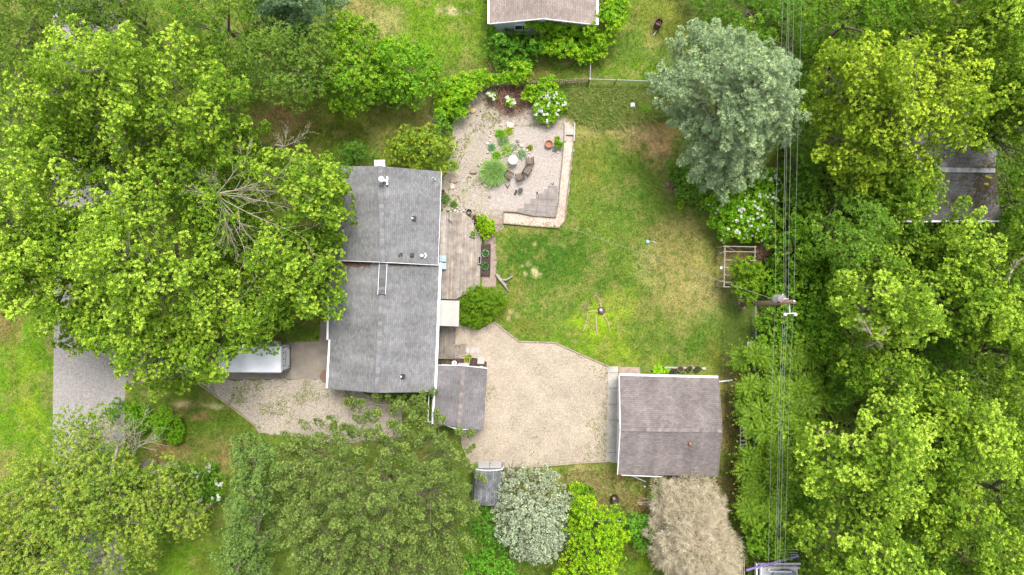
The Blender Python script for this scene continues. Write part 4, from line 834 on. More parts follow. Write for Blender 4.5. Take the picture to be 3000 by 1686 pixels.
# --- gambrel garden shed
root = empty('garden_shed', P(1432, 1420), 'small barn roofed garden shed with grey shingles beside the silver spruce', 'shed')
prof = [(1386, 2.0), (1393, 2.72), (1408, 2.98), (1432, 3.12), (1456, 2.98), (1471, 2.72), (1476, 2.0)]
y0, y1 = 1378, 1480; mb = MB(); X = [P(p_[0], 1400, p_[1]).x for p_ in prof]; Y0 = P(0, y0, 2.9).y; Y1 = P(0, y1, 2.9).y
for i in range(6):
    a = Vector((X[i], Y0, prof[i][1])); b = Vector((X[i+1], Y0, prof[i+1][1])); c = Vector((X[i+1]-.12, Y1, prof[i+1][1])); d = Vector((X[i]-.12, Y1, prof[i][1]))
    if i < 3: quad_uv(mb, b, c, d, a)
    else: quad_uv(mb, a, d, c, b)
rs = mb.build('roof', M['roof_shed'], root); mb = MB()
for i in range(6): mb.bar((X[i], Y0+.02, prof[i][1]-.03), (X[i+1], Y0+.02, prof[i+1][1]-.03), .05, .12)
split_build(mb, 'barge_board', M['white'], rs)
mb = MB(); mb.add([(X[i], Y0-.10, prof[i][1]-.05) for i in range(7)]+[(X[6]-.05, Y0-.10, 0), (X[0]+.05, Y0-.10, 0)], [tuple(range(9))]); mb.add([(X[i]-.12, Y1+.1, prof[i][1]-.05) for i in range(7)]+[(X[6]-.17, Y1+.1, 0), (X[0]-.07, Y1+.1, 0)], [tuple(range(9))])
for i in (0, 6): mb.add([(X[i]+(.05 if i == 0 else -.05), Y0-.1, 0), (X[i]-(.07 if i == 0 else .17), Y1+.1, 0), (X[i]-(.07 if i == 0 else .17), Y1+.1, 2), (X[i]+(.05 if i == 0 else -.05), Y0-.1, 2)], [(0, 1, 2, 3)])
mb.build('wall', M['grey_metal'], root); mb = MB(); [mb.box((X[3]+s*.48, Y0-.04, 1.0), (.92, .05, 1.85)) for s in (-1, 1)]; d_ = mb.build('door', M['transformer'], root); mb = MB(); mb.box((X[3]+.08, Y0+.0, 1.0), (.04, .05, .2)); mb.build('handle', M['dark'], d_)
# --- neighbour's house above
root = empty('neighbour_house', P(1590, -20), 'house with brown shingles cut by the top edge, vines on its wall', 'house')
T0 = P(1592, -260, 4.6); T1 = P(1592, 55, 4.6); W0 = P(1434, -260, 2.9); W1 = P(1434, 70, 2.9); E0 = P(1748, -260, 2.9); E1 = P(1748, 73, 2.9)
mb = MB(); quad_uv(mb, T0, T1, W1, W0); quad_uv(mb, T0, T1, E1, E0); rr_ = mb.build('roof', M['roof_brown'], root)
gutter(W0+dz, W1+dz, rr_, 1); gutter(E0+dz, E1+dz, rr_, -1)
mb = MB(); mb.bar(T1+Vector((0, -.02, -.04)), W1+Vector((0, -.02, -.04)), .04, .16); mb.bar(T1+Vector((0, -.02, -.04)), E1+Vector((0, -.02, -.04)), .04, .16); split_build(mb, 'barge_board', M['white'], rr_)
cn = [(W0.x+.35, W0.y), (E0.x-.35, E0.y), (E1.x-.35, E1.y+.25), (W1.x+.35, W1.y+.25)]; mb = MB(); walls(mb, cn, 2.85, [(cn[3], cn[2], (T1.x, cn[3][1], 4.5))]); mb.build('wall', M['blue_siding'], root)
window(root, (cn[3][0]+2.2, cn[3][1]-.02, 1.6), 1.2, 1.0, (0, -1)); window(root, (cn[2][0]-2.0, cn[3][1]-.02, 1.6), 1.2, 1.0, (0, -1))
for yy in (-10, 20, 50): window(root, (cn[3][0]-.02, P(0, yy, 2).y, 2.2), .7, .7, (-1, 0))
mb = MB(); mb.prism([tuple(P(a, b)[:2]) for a, b in ((1560, 60), (1630, 60), (1630, 97), (1566, 97))], 0, .5); tag(mb.build('concrete_pad', M['pale_concrete']), 'pale concrete pad in a gap of the vines under the brown roof', 'pad')
# --- house in the woods on the right
root = empty('mossy_house', P(2800, 540), 'moss stained slate roofed house almost hidden under the right hand trees', 'house')
T0 = P(2690, 498, 4.6); T1 = P(2915, 500, 4.6); S0 = P(2648, 646, 2.9); S1 = P(2936, 646, 2.9); N0 = P(2680, 380, 2.9); N1 = P(2926, 380, 2.9)
mb = MB(); quad_uv(mb, T0, T1, S1, S0); quad_uv(mb, T0, T1, N1, N0); rm = mb.build('roof', M['roof_mossy'], root)
capstrip(T0, T1, .34, M['cap_l'], rm); gutter(S0+dz, S1+dz, rm, 1)
mb = MB(); [mb.bar(T0+Vector((-.02, 0, -.03)), g+Vector((-.02, 0, -.03)), .04, .15) for g in (S0, N0)]; split_build(mb, 'barge_board', M['white'], rm)
cm = [(N0.x+.4, N0.y-.3), (N1.x-.4, N1.y-.3), (S1.x-.4, S1.y+.3), (S0.x+.4, S0.y+.3)]; mb = MB(); walls(mb, cm, 2.85); mb.build('wall', M['siding'], root)
for t_ in (.25, .7): window(root, (cm[3][0]+(cm[2][0]-cm[3][0])*t_, cm[3][1]-.02, 1.6), 1.2, 1.0, (0, -1))
rg = np.random.default_rng(9); pts = []
for _ in range(700):
    p, nn = on_slope(2880+rg.normal(0, 26), 540+rg.normal(0, 34), T0, S0, S1); pts.append(p+nn*.015)
V, F, C = rosettes(np.array([tuple(p) for p in pts]), np.tile([[0, 0, 1.]], (len(pts), 1)), 3, .10, .06, 1.2, 1.6, rg, ((.04, .03, .03), (.15, .115, .05))); np_mesh('leaf_litter', V, F, C, M['dry'], rm)
mb = MB(); i_ = 0
for (px, py) in ((2893, 515), (2899, 519), (2889, 538), (2884, 543)):
    p, nn = on_slope(px, py, T0, S0, S1); mb.blob(p, (.24, .16, .06), i_, 2); i_ += 1
M['moss'] = pmat('yellow_moss', (.30, .28, .03), .95, .3, 9); split_build(mb, 'moss', M['moss'], rm, 162)
# ------------------------------------------------------------------ trailer on the driveway
root = empty('cargo_trailer', P(770, 1052), 'white enclosed cargo trailer parked nose to the road on the driveway', 'trailer')
ZT = 2.35; c = [P(640, 1014, ZT), P(824, 1017, ZT), P(822, 1091, ZT), P(638, 1090, ZT)]; xa, xb = P(640, 0, ZT).x, P(824, 0, ZT).x; ya, yb = P(0, 1091.5, ZT).y, P(0, 1016, ZT).y
mb = MB(); mb.box(((xa+xb)/2, (ya+yb)/2, 1.42), (xb-xa, yb-ya, 1.74)); mb.build('body', M['white_metal'], root, bevel=.03)
mb = MB(); n_ = 14
for i in range(n_):   # slightly crowned sheet roof
    a0 = ya+(yb-ya)*i/n_; a1 = ya+(yb-ya)*(i+1)/n_; z0 = ZT-.03+.05*math.sin(math.pi*i/n_); z1 = ZT-.03+.05*math.sin(math.pi*(i+1)/n_)
    mb.add([(xa, a0, z0), (xb-.02, a0, z0), (xb-.02, a1, z1), (xa, a1, z1)], [(0, 1, 2, 3)])
M['roof_skin'] = pmat('white_roof_skin', (.66, .67, .72), .3, .14, .55, spec=.5); mb.build('roof', M['roof_skin'], root, smooth=True)
mb = MB(); [mb.bar((xa, y_, ZT-.02), (xb, y_, ZT-.02), .04, .05) for y_ in (ya, yb)]; mb.bar((xb, ya, ZT-.02), (xb, yb, ZT-.02), .07, .06); mb.build('roof_rail', M['galv'], root)
# rear ramp door leans out at the foot
t1 = xb+.05; mb = MB(); D0 = [(xb+.01, ya+.06, ZT-.12), (xb+.01, yb-.06, ZT-.12), (xb+.06, yb-.06, .45), (xb+.06, ya+.06, .45)]
mb.box((xb+.035, (ya+yb)/2, 1.36), (.06, yb-ya-.14, 1.68)); dr = mb.build('ramp_door', M['white_metal'], root, bevel=.01)
mb = MB(); [mb.box((xb+.075, y_, 1.36), (.03, .05, 1.7)) for y_ in (ya+.10, yb-.10)]; [mb.box((xb+.075, (ya+yb)/2, z_), (.03, yb-ya-.1, .05)) for z_ in (.5, 2.2)]; mb.build('frame', M['dark'], dr)
mb = MB(); [mb.box((xb+.10, ya+(yb-ya)*f_, 2.12), (.06, .07, .12)) for f_ in (.25, .5, .75)]; [mb.box((xb+.10, ya+(yb-ya)*f_, .75), (.06, .06, .16)) for f_ in (.13, .87)]; split_build(mb, 'latch', M['dark'], dr)
cu = bpy.data.curves.new('lettering', 'FONT'); cu.body = 'CARGO'; cu.size = .36; cu.extrude = .004; cu.align_x = 'CENTER'; cu.align_y = 'CENTER'
to = bpy.data.objects.new('lettering', cu); me = bpy.data.meshes.new_from_object(to); bpy.data.objects.remove(to)
lt = bpy.data.objects.new('lettering', me); link(lt); me.materials.append(M['dark']); lt.parent = dr; lt.rotation_euler = (math.pi/2, 0, math.pi/2)
lt.location = Vector((xb+.072, (ya+yb)/2, 1.55))-Vector(root.location)
lt.scale = (1.0, 1.0, 1.0)
for s, y_ in (('a', yb), ('b', ya)):
    sg = 1 if s == 'a' else -1; xm = P(784, 0, .8).x; mb = MB()
    mb.tube([(xm+.95*math.cos(a), y_+sg*.13, .25+.62*math.sin(a)) for a in np.linspace(.12, math.pi-.12, 12)], .02, 5)
    pr = [(xm-1.0, .55), (xm-.85, .82), (xm+.85, .82), (xm+1.0, .55)]
    for i in range(3): mb.add([(pr[i][0], y_, pr[i][1]), (pr[i+1][0], y_, pr[i+1][1]), (pr[i+1][0], y_+sg*.27, pr[i+1][1]), (pr[i][0], y_+sg*.27, pr[i][1])], [(0, 1, 2, 3)])
    mb.add([(p_[0], y_+sg*.27, p_[1]) for p_ in pr]+[(xm+.98, y_+sg*.27, .5), (xm-.98, y_+sg*.27, .5)], [(0, 1, 2, 3, 4, 5)]); mb.build('fender', M['galv'], root)
    for dx in (-.43, .43):
        w = MB(); w.tube([(xm+dx, y_+sg*.02, .34), (xm+dx, y_+sg*.22, .34)], .34, 20); wh = w.build('wheel', M['rubber'], root); w = MB(); w.tube([(xm+dx, y_+sg*.215, .34), (xm+dx, y_+sg*.235, .34)], .19, 16); w.build('rim', M['white'], wh)
mb = MB(); mb.bar((xa, ya+.2, .5), (xa-1.3, (ya+yb)/2, .5), .08, .1); mb.bar((xa, yb-.2, .5), (xa-1.3, (ya+yb)/2, .5), .08, .1); mb.box((xa-1.35, (ya+yb)/2, .52), (.25, .12, .12)); mb.build('tongue', M['dark'], root)
mb = MB(); [mb.bar((xa, y_, .48), (xb, y_, .48), .1, .14) for y_ in (ya+.15, yb-.15)]; mb.build('chassis', M['dark'], root)
# round brown mat by the garage door
mb = MB(); mb.lathe(P(957, 1103, .012), [(.55, 0), (.55, .02), (.50, .03)], 28); M['brown_mat'] = pmat('brown_mat', (.16, .10, .07), .9, .2, 6); tag(mb.build('round_mat', M['brown_mat']), 'brown round mat half under the eave at the head of the driveway', 'mat')
# ------------------------------------------------------------------ timber edging, fences
def edging(name, label, pts, w=.09, h=.12, mat='edging', cat='edging'):
    mb = MB(); q = [P(a, b, h*.5) for a, b in pts]
    for a, b in zip(q[:-1], q[1:]): mb.bar(a, b, w, h)
    return tag(mb.build(name, M[mat]), label, cat)
edging('timber_edging', 'pale kinked timber edge between the courtyard gravel and the lawn', [(1448, 943), (1478, 968), (1521, 1001), (1625, 1004), (1700, 1038), (1781, 1073)])
edging('timber_edging', 'long thin plank edge along the bottom of the courtyard gravel', [(1545, 1368), (1600, 1365), (1690, 1357), (1776, 1352)], .12, .12)
edging('timber_edging', 'diagonal timber edge between front lawn and weedy gravel', [(566, 1114), (620, 1152), (690, 1202), (748, 1248)], .08, .10)
edging('rusty_edging', 'outer board around the pink chipping bed facing the lawn', [(1683, 352), (1681, 415), (1664, 560), (1656, 640), (1655, 647), (1637, 669), (1560, 663), (1474, 655)], .05, .22, 'old_wood')
edging('rusty_edging', 'inner board between pink chipping bed and patio slabs', [(1654, 395), (1648, 470), (1641, 535), (1636, 600), (1628, 637), (1560, 632), (1515, 622), (1475, 620), (1475, 655)], .05, .24, 'old_wood')
mb = MB(); [mb.bar(P(a, 361, .18), P(a-1, 414, .18), .12, .16) for a in (1656, 1683)]; mb.box(P(1669, 385, .17), (.66, .60, .08)); tag(mb.build('garden_steps', M['pale_concrete']), 'small pale slab step between two rails at the top of the chipping bed', 'step')
# wooden picket fence
root = empty('picket_fence', P(1640, 240), 'weathered wooden picket fence between the two gardens', 'fence')
mb = MB(); rn = random.Random(4); a = P(1392, 262, 0); b = P(1722, 243, 0); L = (b-a).length; n = int(L/.165)
for i in range(n+1):
    t_ = i/n; p_ = a.lerp(b, t_); g = rn.uniform(1.5, 2.8); mb.cur = (g, g*.95, g*.82); h_ = 1.15+rn.uniform(-.03, .04)
    mb.box(p_+Vector((0, .02, h_/2+.04)), (.085, .02, h_), rot=Matrix.Rotation(math.radians(rn.uniform(-2, 2)), 3, 'Y'))
mb.build('pickets', M['old_wood'], root); mb = MB(); mb.cur = (1.2, 1.2, 1.1)
for z_ in (.35, .95): mb.bar(a+Vector((0, -.03, z_)), b+Vector((0, -.03, z_)), .05, .08)
mb.build('rail', M['old_wood'], root)
for i in range(6):
    m2 = MB(); p_ = a.lerp(b, i/5); m2.box(p_+Vector((0, -.09, .6)), (.09, .09, 1.2)); m2.build('post', M['old_wood'], root)
def chain_fence(label, pts, h=1.15, step=2.4, cat='fence', name='wire_fence'):
    q = [P(a, b, 0) for a, b in pts]; root = empty(name, q[0], label, cat); rail = MB(); mesh = MB(); posts = []
    for a, b in zip(q[:-1], q[1:]):
        L = (b-a).length; rail.tube([a+Vector((0, 0, h)), b+Vector((0, 0, h))], .032, 6); k = int(L/.11); d = (b-a)/L
        for i in range(k):
            s0 = a+d*(i*L/k); s1 = a+d*min(L, i*L/k+.55); mesh.tube([s0+Vector((0, 0, .05)), s1+Vector((0, 0, h))], .0035, 3, False); mesh.tube([s1+Vector((0, 0, .05)), s0+Vector((0, 0, h))], .0035, 3, False)
        m = max(1, round(L/step)); posts += [a+d*(L*i/m) for i in range(m+1)]
    rail.build('top_rail', M['galv'], root); mesh.build('wire_mesh', M['galv'], root)
    for p_ in posts: mb = MB(); mb.tube([p_, p_+Vector((0, 0, h+.05))], .035, 7); mb.build('post', M['galv'], root)
    return root
chain_fence('galvanised wire fence running from the picket fence under the big blue green pine', [(1724, 245), (1800, 247), (1925, 252), (2020, 256)])
chain_fence('short run of galvanised fence rising toward the vines from the picket fence end', [(1724, 243), (1727, 168)])
chain_fence('wire fence beside the utility pole, ending at a white box', [(2200, 880), (2200, 1000)])
chain_fence('wire fence hidden behind the sumac bushes', [(2200, 1020), (2197, 1200), (2196, 1340), (2194, 1450)])
chain_fence('low wire fence crossing the bottom between lime tree and tan tree', [(1720, 1512), (1800, 1513), (1940, 1517), (2000, 1518)])
mb = MB(); mb.box(P(2196, 1010, .55), (.30, .36, 1.1)); mb.box(P(2196, 1010, 1.14), (.36, .42, .05)); tag(mb.build('utility_box', M['transformer'], bevel=.02), 'pale square utility box at the end of the fence by the sumac', 'utility box')
# white ladder lying by the sumac
root = empty('ladder', P(2177, 1278), 'white ladder lying on its side rails at the edge of the sumac', 'ladder'); mb = MB()
for x_ in (2169, 2186): mb.bar(P(x_, 1236, .95), P(x_, 1322, .95), .06, .05)
mb.build('rail', M['white'], root); mb = MB(); [mb.bar(P(2169, y_, .95), P(2186, y_, .95), .04, .04) for y_ in (1237, 1248, 1258, 1268, 1279, 1291, 1302, 1312, 1321)]; mb.build('rung', M['white'], root)
mb = MB(); [mb.bar(P(x_, y_, 0), P(x_, y_, .95), .05, .05) for x_ in (2169, 2186) for y_ in (1238, 1320)]; mb.build('support', M['white'], root)
# pergola / old swing frame
root = empty('pergola', P(2165, 778), 'weathered white pipe and slat frame standing at the right edge of the lawn', 'pergola'); Z = 2.1
mb = MB(); mb.bar(P(2124, 719, Z), P(2121, 842, Z), .07, .07); mb.bar(P(2212, 721, Z), P(2210, 844, Z), .07, .07); mb.build('beam', M['grey_wood'], root)
mb = MB(); [mb.bar(P(2119, y_, Z+.07), P(2216, y_+2, Z+.07), .06, .045) for y_ in (722, 737, 762, 784, 806, 827, 841)]; mb.build('slat', M['grey_wood'], root)
for x_, y_ in ((2124, 722), (2121, 840), (2210, 724), (2208, 841), (2123, 741), (2121, 824)):
    mb = MB(); p_ = P(x_, y_, Z); mb.bar((p_.x, p_.y, 0), p_, .10, .10); mb.build('post', M['grey_wood'], root)
mb = MB(); mb.bar(P(2110, 743, 1.7), P(2124, 738, Z), .10, .06); mb.bar(P(2109, 825, 1.7), P(2122, 823, Z), .10, .06); mb.bar(P(2130, 724, Z-.3), P(2152, 735, Z-1.5), .05, .05); split_build(mb, 'brace', M['grey_wood'], root)
mb = MB(); mb.tube([P(2113, 785, 1.9), P(2113, 785, 2.15)], .11, 12); mb.build('lamp', M['transformer'], root)
# bed edged box under the shrub by the pole
mb = MB(); mb.box(P(2173, 892, .1), (.62, .8, .2)); tag(mb.build('soil_box', M['brick_pave']), 'low brown box of soil between the lawn and the fence', 'planter'); mb = MB(); mb.blob(P(2169, 871, .15), (.16, .2, .14), 3); tag(mb.build('boulder', M['white']), 'white stone beside the brown soil box', 'stone')
# ------------------------------------------------------------------ utility pole and lines
root = empty('utility_pole', P(2190, 889, 0), 'brown wooden utility pole with transformer leaning over the bushes', 'utility pole')
PB = P(2172, 892, 0); PT = P(2326, 885, 10.0); mb = MB(); mb.tube([PB, PB.lerp(PT, .5), PT], [.20, .17, .14], 12); mb.build('pole', M['pole_wood'], root, smooth=True)
tp = P(2283, 876, 7.9); mb = MB(); mb.tube([tp-Vector((0, 0, .55)), tp+Vector((0, 0, .45))], .29, 20); mb.box(tp+Vector((.05, -.25, 0)), (.1, .2, .5)); tr = mb.build('transformer', M['transformer'], root)
mb = MB(); mb.lathe(tp+Vector((0, 0, .45)), [(.31, 0), (.30, .05), (.1, .10)], 20); mb.build('lid', M['transformer_top'], tr); mb = MB(); mb.tube([tp+Vector((.12, .0, .5)), tp+Vector((.3, .0, .8))], [.06, .03], 8); mb.tube([tp+Vector((0, .22, .4)), tp+Vector((0, .33, .62))], [.05, .03], 8); mb.build('bushing', M['white'], tr)
cr = P(2312, 889, 9.2); mb = MB(); mb.bar(cr, cr+Vector((.05, -.70, 0)), .06, .08); mb.bar(cr+Vector((-.32, -.72, 0)), cr+Vector((.42, -.66, 0)), .06, .07); mb.build('crossarm', M['transformer'], root)
for dx in (-.30, .40):
    mb = MB(); c_ = cr+Vector((dx, -.72, .06)); mb.lathe(c_-Vector((0, .05, .1)), [(.10, 0), (.13, .1), (.10, .2), (.04, .3)], 12); mb.build('insulator', M['white'], root, smooth=True)
mb = MB(); mb.lathe(P(2325, 883, 10.0), [(.05, 0), (.07, .1), (.03, .2)], 10); mb.build('insulator', M['white'], root); mb = MB(); mb.blob(P(2281, 887, 8.4), (.12, .1, .14), 4, 1); mb.build('bracket', M['dark'], root)
def cable(label, pts, z, r=.009, sag=0.0, group='power and telephone lines', mat='wire'):
    q = [P(a, b, z+(s if len(t_) else 0)) for a, b, *t_ in pts for s in [t_[0] if t_ else 0]]; out = []
    for i in range(len(q)-1):
        for k in range(8): out.append(q[i].lerp(q[i+1], k/8))
    out.append(q[-1]); mb = MB(); mb.tube(out, r, 5); return tag(mb.build('cable', M[mat]), label, 'cable', group)
cable('lone leftmost overhead line, passing left of the transformer', [(2300, -260), (2294, 0), (2283, 300), (2272, 640), (2272, 886), (2263, 1100), (2257, 1400), (2250, 1686), (2245, 1900)], 7.0, .010)
cable('overhead line second from the left, over the transformer', [(2313, -260), (2307, 0), (2302, 300), (2296, 640), (2297, 886), (2285, 1100), (2278, 1400), (2270, 1686), (2264, 1900)], 8.0, .011)
cable('overhead line third from the left, close beside its left neighbour', [(2317, -260), (2312, 0), (2307, 300), (2301, 640), (2303, 886), (2291, 1100), (2283, 1400), (2276, 1686), (2270, 1900)], 8.6)
cable('overhead line fourth from the left, fixed to the crossarm', [(2333, -260), (2326, 0), (2319, 300), (2312, 640), (2310, 886), (2298, 1100), (2291, 1400), (2283, 1686), (2277, 1900)], 9.2, .010)
cable('rightmost overhead line, thin, from the pole tip', [(2358, -260), (2349, 0), (2340, 300), (2331, 640), (2326, 883), (2314, 1100), (2306, 1400), (2298, 1686), (2292, 1900)], 10.1, .008)
q0 = MAST; q1 = P(2277, 881, 8.2); out = [q0.lerp(q1, k/40)-Vector((0, 0, .9*math.sin(math.pi*k/40))) for k in range(41)]; mb = MB(); mb.tube(out, .012, 5); rt = mb.build('cable', M['wire']); tag(rt, 'long diagonal service cable from the house mast to the utility pole', 'cable')
# ------------------------------------------------------------------ patio furniture and garden pieces
root = empty('garden_table', P(1503, 470), 'round pale glass topped patio table', 'table'); c_ = P(1503, 469, .72)
mb = MB(); mb.lathe(c_, [(.36, 0), (.375, .01), (.375, .03), (.36, .04)], 36); mb.build('tabletop', M['table_glass'], root); mb = MB(); mb.tube([c_+Vector((.385*math.cos(a), .385*math.sin(a), 0)) for a in np.linspace(0, 6.283, 30)], .014, 5); mb.build('rim', M['dark'], root)
for k in range(4):
    a = k*math.pi/2+.5; mb = MB(); mb.tube([c_+Vector((.30*math.cos(a), .30*math.sin(a), 0)), Vector((c_.x+.34*math.cos(a), c_.y+.34*math.sin(a), 0))], .016, 6); mb.build('leg', M['dark'], root)
def make_chair(x, y, ang, label):
    o = P(x, y); root = empty('patio_chair', o, label, 'chair', 'brown wicker chairs on the gravel', ang); R = Matrix.Rotation(0, 3, 'Z'); w = .56; mb = MB(); rn = random.Random(int(x))
    def at(px, py, pz): return (o.x+px, o.y+py, pz)
    for i in range(9):
        g = rn.uniform(.7, 1.5); mb.cur = (g, g, g); mb.box(at(-w/2+.03+i*(w-.06)/8, 0, .42), (.055, w-.06, .025))
    mb.build('seat', M['wicker'], root); mb = MB(); mb.cur = (.8, .8, .8)
    for i in range(7): g = rn.uniform(.6, 1.3); mb.cur = (g, g, g); mb.box(at(-w/2+.05+i*(w-.1)/6, w/2+.03, .64), (.06, .03, .42))
    mb.build('backrest', M['wicker'], root); mb = MB(); mb.cur = (.45, .45, .45)
    for s in (-1, 1): mb.bar(at(s*w/2, -w/2, .60), at(s*w/2, w/2, .62), .05, .03)
    mb.build('armrest', M['wicker'], root)
    for sx in (-1, 1):
        for sy in (-1, 1): mb = MB(); mb.cur = (.5, .5, .5); mb.box(at(sx*w/2, sy*w/2, .31), (.04, .04, .62)); mb.build('leg', M['wicker'], root)
    return root
make_chair(1553, 475, math.radians(188), 'brown wicker chair nearest the round table on its right'); make_chair(1544, 503, math.radians(148), 'brown wicker chair turned diagonally, touching another chair corner')
make_chair(1523, 520, math.radians(200), 'brown wicker chair lowest of the four on the gravel'); make_chair(1491, 516, math.radians(60), 'brown wicker chair tucked against the grass clump')
r = empty('stool', P(1525, 558), 'small dark round stool on the pale gravel', 'stool'); mb = MB(); mb.lathe(P(1525, 558, .40), [(.19, 0), (.195, .02), (.18, .04)], 24); mb.build('seat', M['rubber'], r)
for k in range(3): a = k*2.09; mb = MB(); mb.tube([P(1525, 558, .4)+Vector((.14*math.cos(a), .14*math.sin(a), 0)), P(1525, 558, 0)+Vector((.17*math.cos(a), .17*math.sin(a), 0))], .012, 5); mb.build('leg', M['dark'], r)
mb = MB(); mb.box(P(1511, 564, .12), (.16, .42, .16), rz=math.radians(-25)); tag(mb.build('metal_box', M['dark'], bevel=.05), 'dark narrow oval box lying beside the small stool', 'box')
mb = MB(); [mb.tube([P(1480+a, 540+b, .06), P(1486+a, 550, .1), P(1494-a, 541+b, .06)], .03, 6) for a, b in ((0, 0), (2, 3))]; tag(mb.build('iron_ornament', M['rust']), 'curled dark iron ornament on the gravel below the grass clump', 'ornament')
mb = MB(); mb.tube([P(1621, 534, .05), P(1622, 541, .06), P(1614, 539, .05)], .02, 5); mb.blob(P(1574, 565, .05), (.09, .09, .06), 5); tag(mb.build('dark_stone', M['dark']), 'small dark stone near the patio slabs', 'stone')
def pot(name, label, x, y, r, h, mat, cat='pot', soil=True, rim=True, group=None, plant_=None, z=0.0, n=26):
    c_ = P(x, y, z+h); b_ = Vector((c_.x, c_.y, z)); root = empty(name, b_, label, cat, group); mb = MB()
    mb.lathe(b_, [(r*.72, 0), (r*.95, h*.92), (r*1.02, h*.93), (r*1.02, h), (r*.86, h), (r*.84, h*.85)], n, close=False); mb.build('bowl', M[mat], root, smooth=True)
    if soil: m2 = MB(); m2.lathe(b_+Vector((0, 0, h*.82)), [(r*.85, 0), (r*.4, .03), (.01, .04)], n, close=False); m2.build('soil', M['soil_flat'], root)
    if plant_:
        L, nn, cols = plant_; rg = np.random.default_rng(int(x)); pts = np.array([[b_.x+rg.normal(0, r*.32), b_.y+rg.normal(0, r*.32), z+h*.85+rg.uniform(0, .12)] for _ in range(nn)])
        tufts('foliage', pts, 7, L, L*.35, cols, rg, (.3, 1.4), parent=root)
    return root
GP = ((.03, .12, .025), (.12, .27, .08)); LP = ((.10, .22, .01), (.28, .42, .02))
pot('fire_bowl', 'rusty orange brown round bowl beside the low green mound', 1608, 422, .32, .35, 'terracotta', 'bowl', soil=False); mb = MB(); mb.lathe(P(1608, 422, .20), [(.27, 0), (.1, -.04), (.01, -.05)], 24, close=False); tag(mb.build('ash_bed', M['terracotta']), 'rust coloured inside of the round bowl', 'ash')
pot('barrel_planter', 'pale rimmed round planter of leafy greens, nearer the lime shrub', 1422, 743, .29, .42, 'pot_pale', 'planter', group='pale rimmed planters on the dark mulch', plant_=(.22, 26, GP)); pot('barrel_planter', 'pale rimmed round planter of leafy greens, nearer the driftwood', 1421.5, 781, .29, .42, 'pot_pale', 'planter', group='pale rimmed planters on the dark mulch', plant_=(.22, 26, GP))
mb = MB(); mb.prism([tuple(P(a, b)[:2]) for a, b in ((1410, 718), (1428, 718), (1428, 716), (1438, 716), (1436, 808), (1407, 806))], .004, .36); tag(mb.build('mulch_bed', M['mulch']), 'long dark mulch bed set into the deck edge under the two planters', 'bed')
pot('stone_urn', 'wide stone ring pot at the top of the lime shrub beside the deck', 1393, 641, .33, .40, 'old_wood', 'pot'); pot('kettle_pot', 'dark round pot at the end of the white stones by the deck', 1374, 621, .22, .35, 'dark', 'pot', soil=False)
pot('wall_pot', 'pale round pot against the house wall above the deck', 1298, 561, .15, .35, 'terracotta'); pot('clay_pot', 'brown round clay pot with dark soil by the right flower border', 1977, 555, .28, .38, 'old_wood', 'pot')
pot('clay_pot', 'reddish pot with a pink rim farthest down the right border', 2008, 588, .17, .25, 'terracotta'); mb = MB(); mb.lathe(P(2011, 577, .3), [(.14, 0), (.15, .2), (.05, .26)], 16); mb.tube([P(2011, 577, 0), P(2011, 577, .3)], .03, 6); tag(mb.build('garden_lamp', M['white']), 'small white topped garden lamp next to the reddish pot', 'garden lamp')
mb = MB(); mb.cur = (.5, .42, .4); mb.blob(P(1959, 540, .1), (.22, .24, .2), 6); tag(mb.build('boulder', M['rock']), 'dark reddish boulder beside the brown clay pot', 'boulder')
def box_planter(label, x, y, w, d, mat, rz, z, cols, n, L=.16, name='box_planter'):
    c_ = P(x, y, z+.28); root = empty(name, (c_.x, c_.y, z), label, 'planter'); mb = MB(); R = Matrix.Rotation(rz, 3, 'Z')
    for s in (-1, 1): mb.box(Vector((c_.x, c_.y, z+.15))+R @ Vector((s*w/2, 0, 0)), (.035, d+.035, .30), rz=rz); mb.box(Vector((c_.x, c_.y, z+.15))+R @ Vector((0, s*d/2, 0)), (w-.035, .035, .296), rz=rz)
    mb.build('frame', M[mat], root); mb = MB(); mb.box((c_.x, c_.y, z+.12), (w-.04, d-.04, .2), rz=rz); mb.build('soil', M['soil_flat'], root)
    rg = np.random.default_rng(int(x)); pts = np.array([[c_.x+rg.normal(0, w*.22), c_.y+rg.normal(0, d*.22), z+.24] for _ in range(n)]); tufts('foliage', pts, 6, L, L*.4, cols, rg, (.4, 1.4), parent=root)
box_planter('cream square planter with a lime plant on the deck', 1386, 686, .42, .42, 'off_white', math.radians(-20), .35, LP, 12); box_planter('orange wooden square planter with a green plant by the annexe', 1368, 1055, .42, .42, 'new_wood', A_, 0, LP, 12)
box_planter('narrow white edged trough on the deck beside the mulch bed', 1405, 762, .20, .58, 'off_white', A_, .35, ((.02, .03, .015), (.05, .05, .03)), 6, .08, 'trough')
r = empty('bucket', P(1332, 1063), 'white bucket with a dark handle by the annexe gable', 'bucket'); mb = MB(); mb.lathe(P(1332, 1063, 0), [(.15, 0), (.18, .38), (.195, .38), (.195, .41), (.02, .42)], 20); mb.build('body', M['white'], r); mb = MB(); mb.box(P(1332, 1063, .43), (.07, .2, .02)); mb.build('handle', M['dark'], r)
r = empty('bucket', P(1972, 1402), 'white ringed bucket lying behind the garage', 'bucket'); mb = MB(); mb.tube([P(1974, 1398, .2), P(1967, 1411, .16)], [.17, .15], 16); mb.build('body', M['white'], r); mb = MB(); mb.tube([P(1973, 1400, .2), P(1972, 1402, .2)], .18, 16); mb.build('band', M['dark'], r)
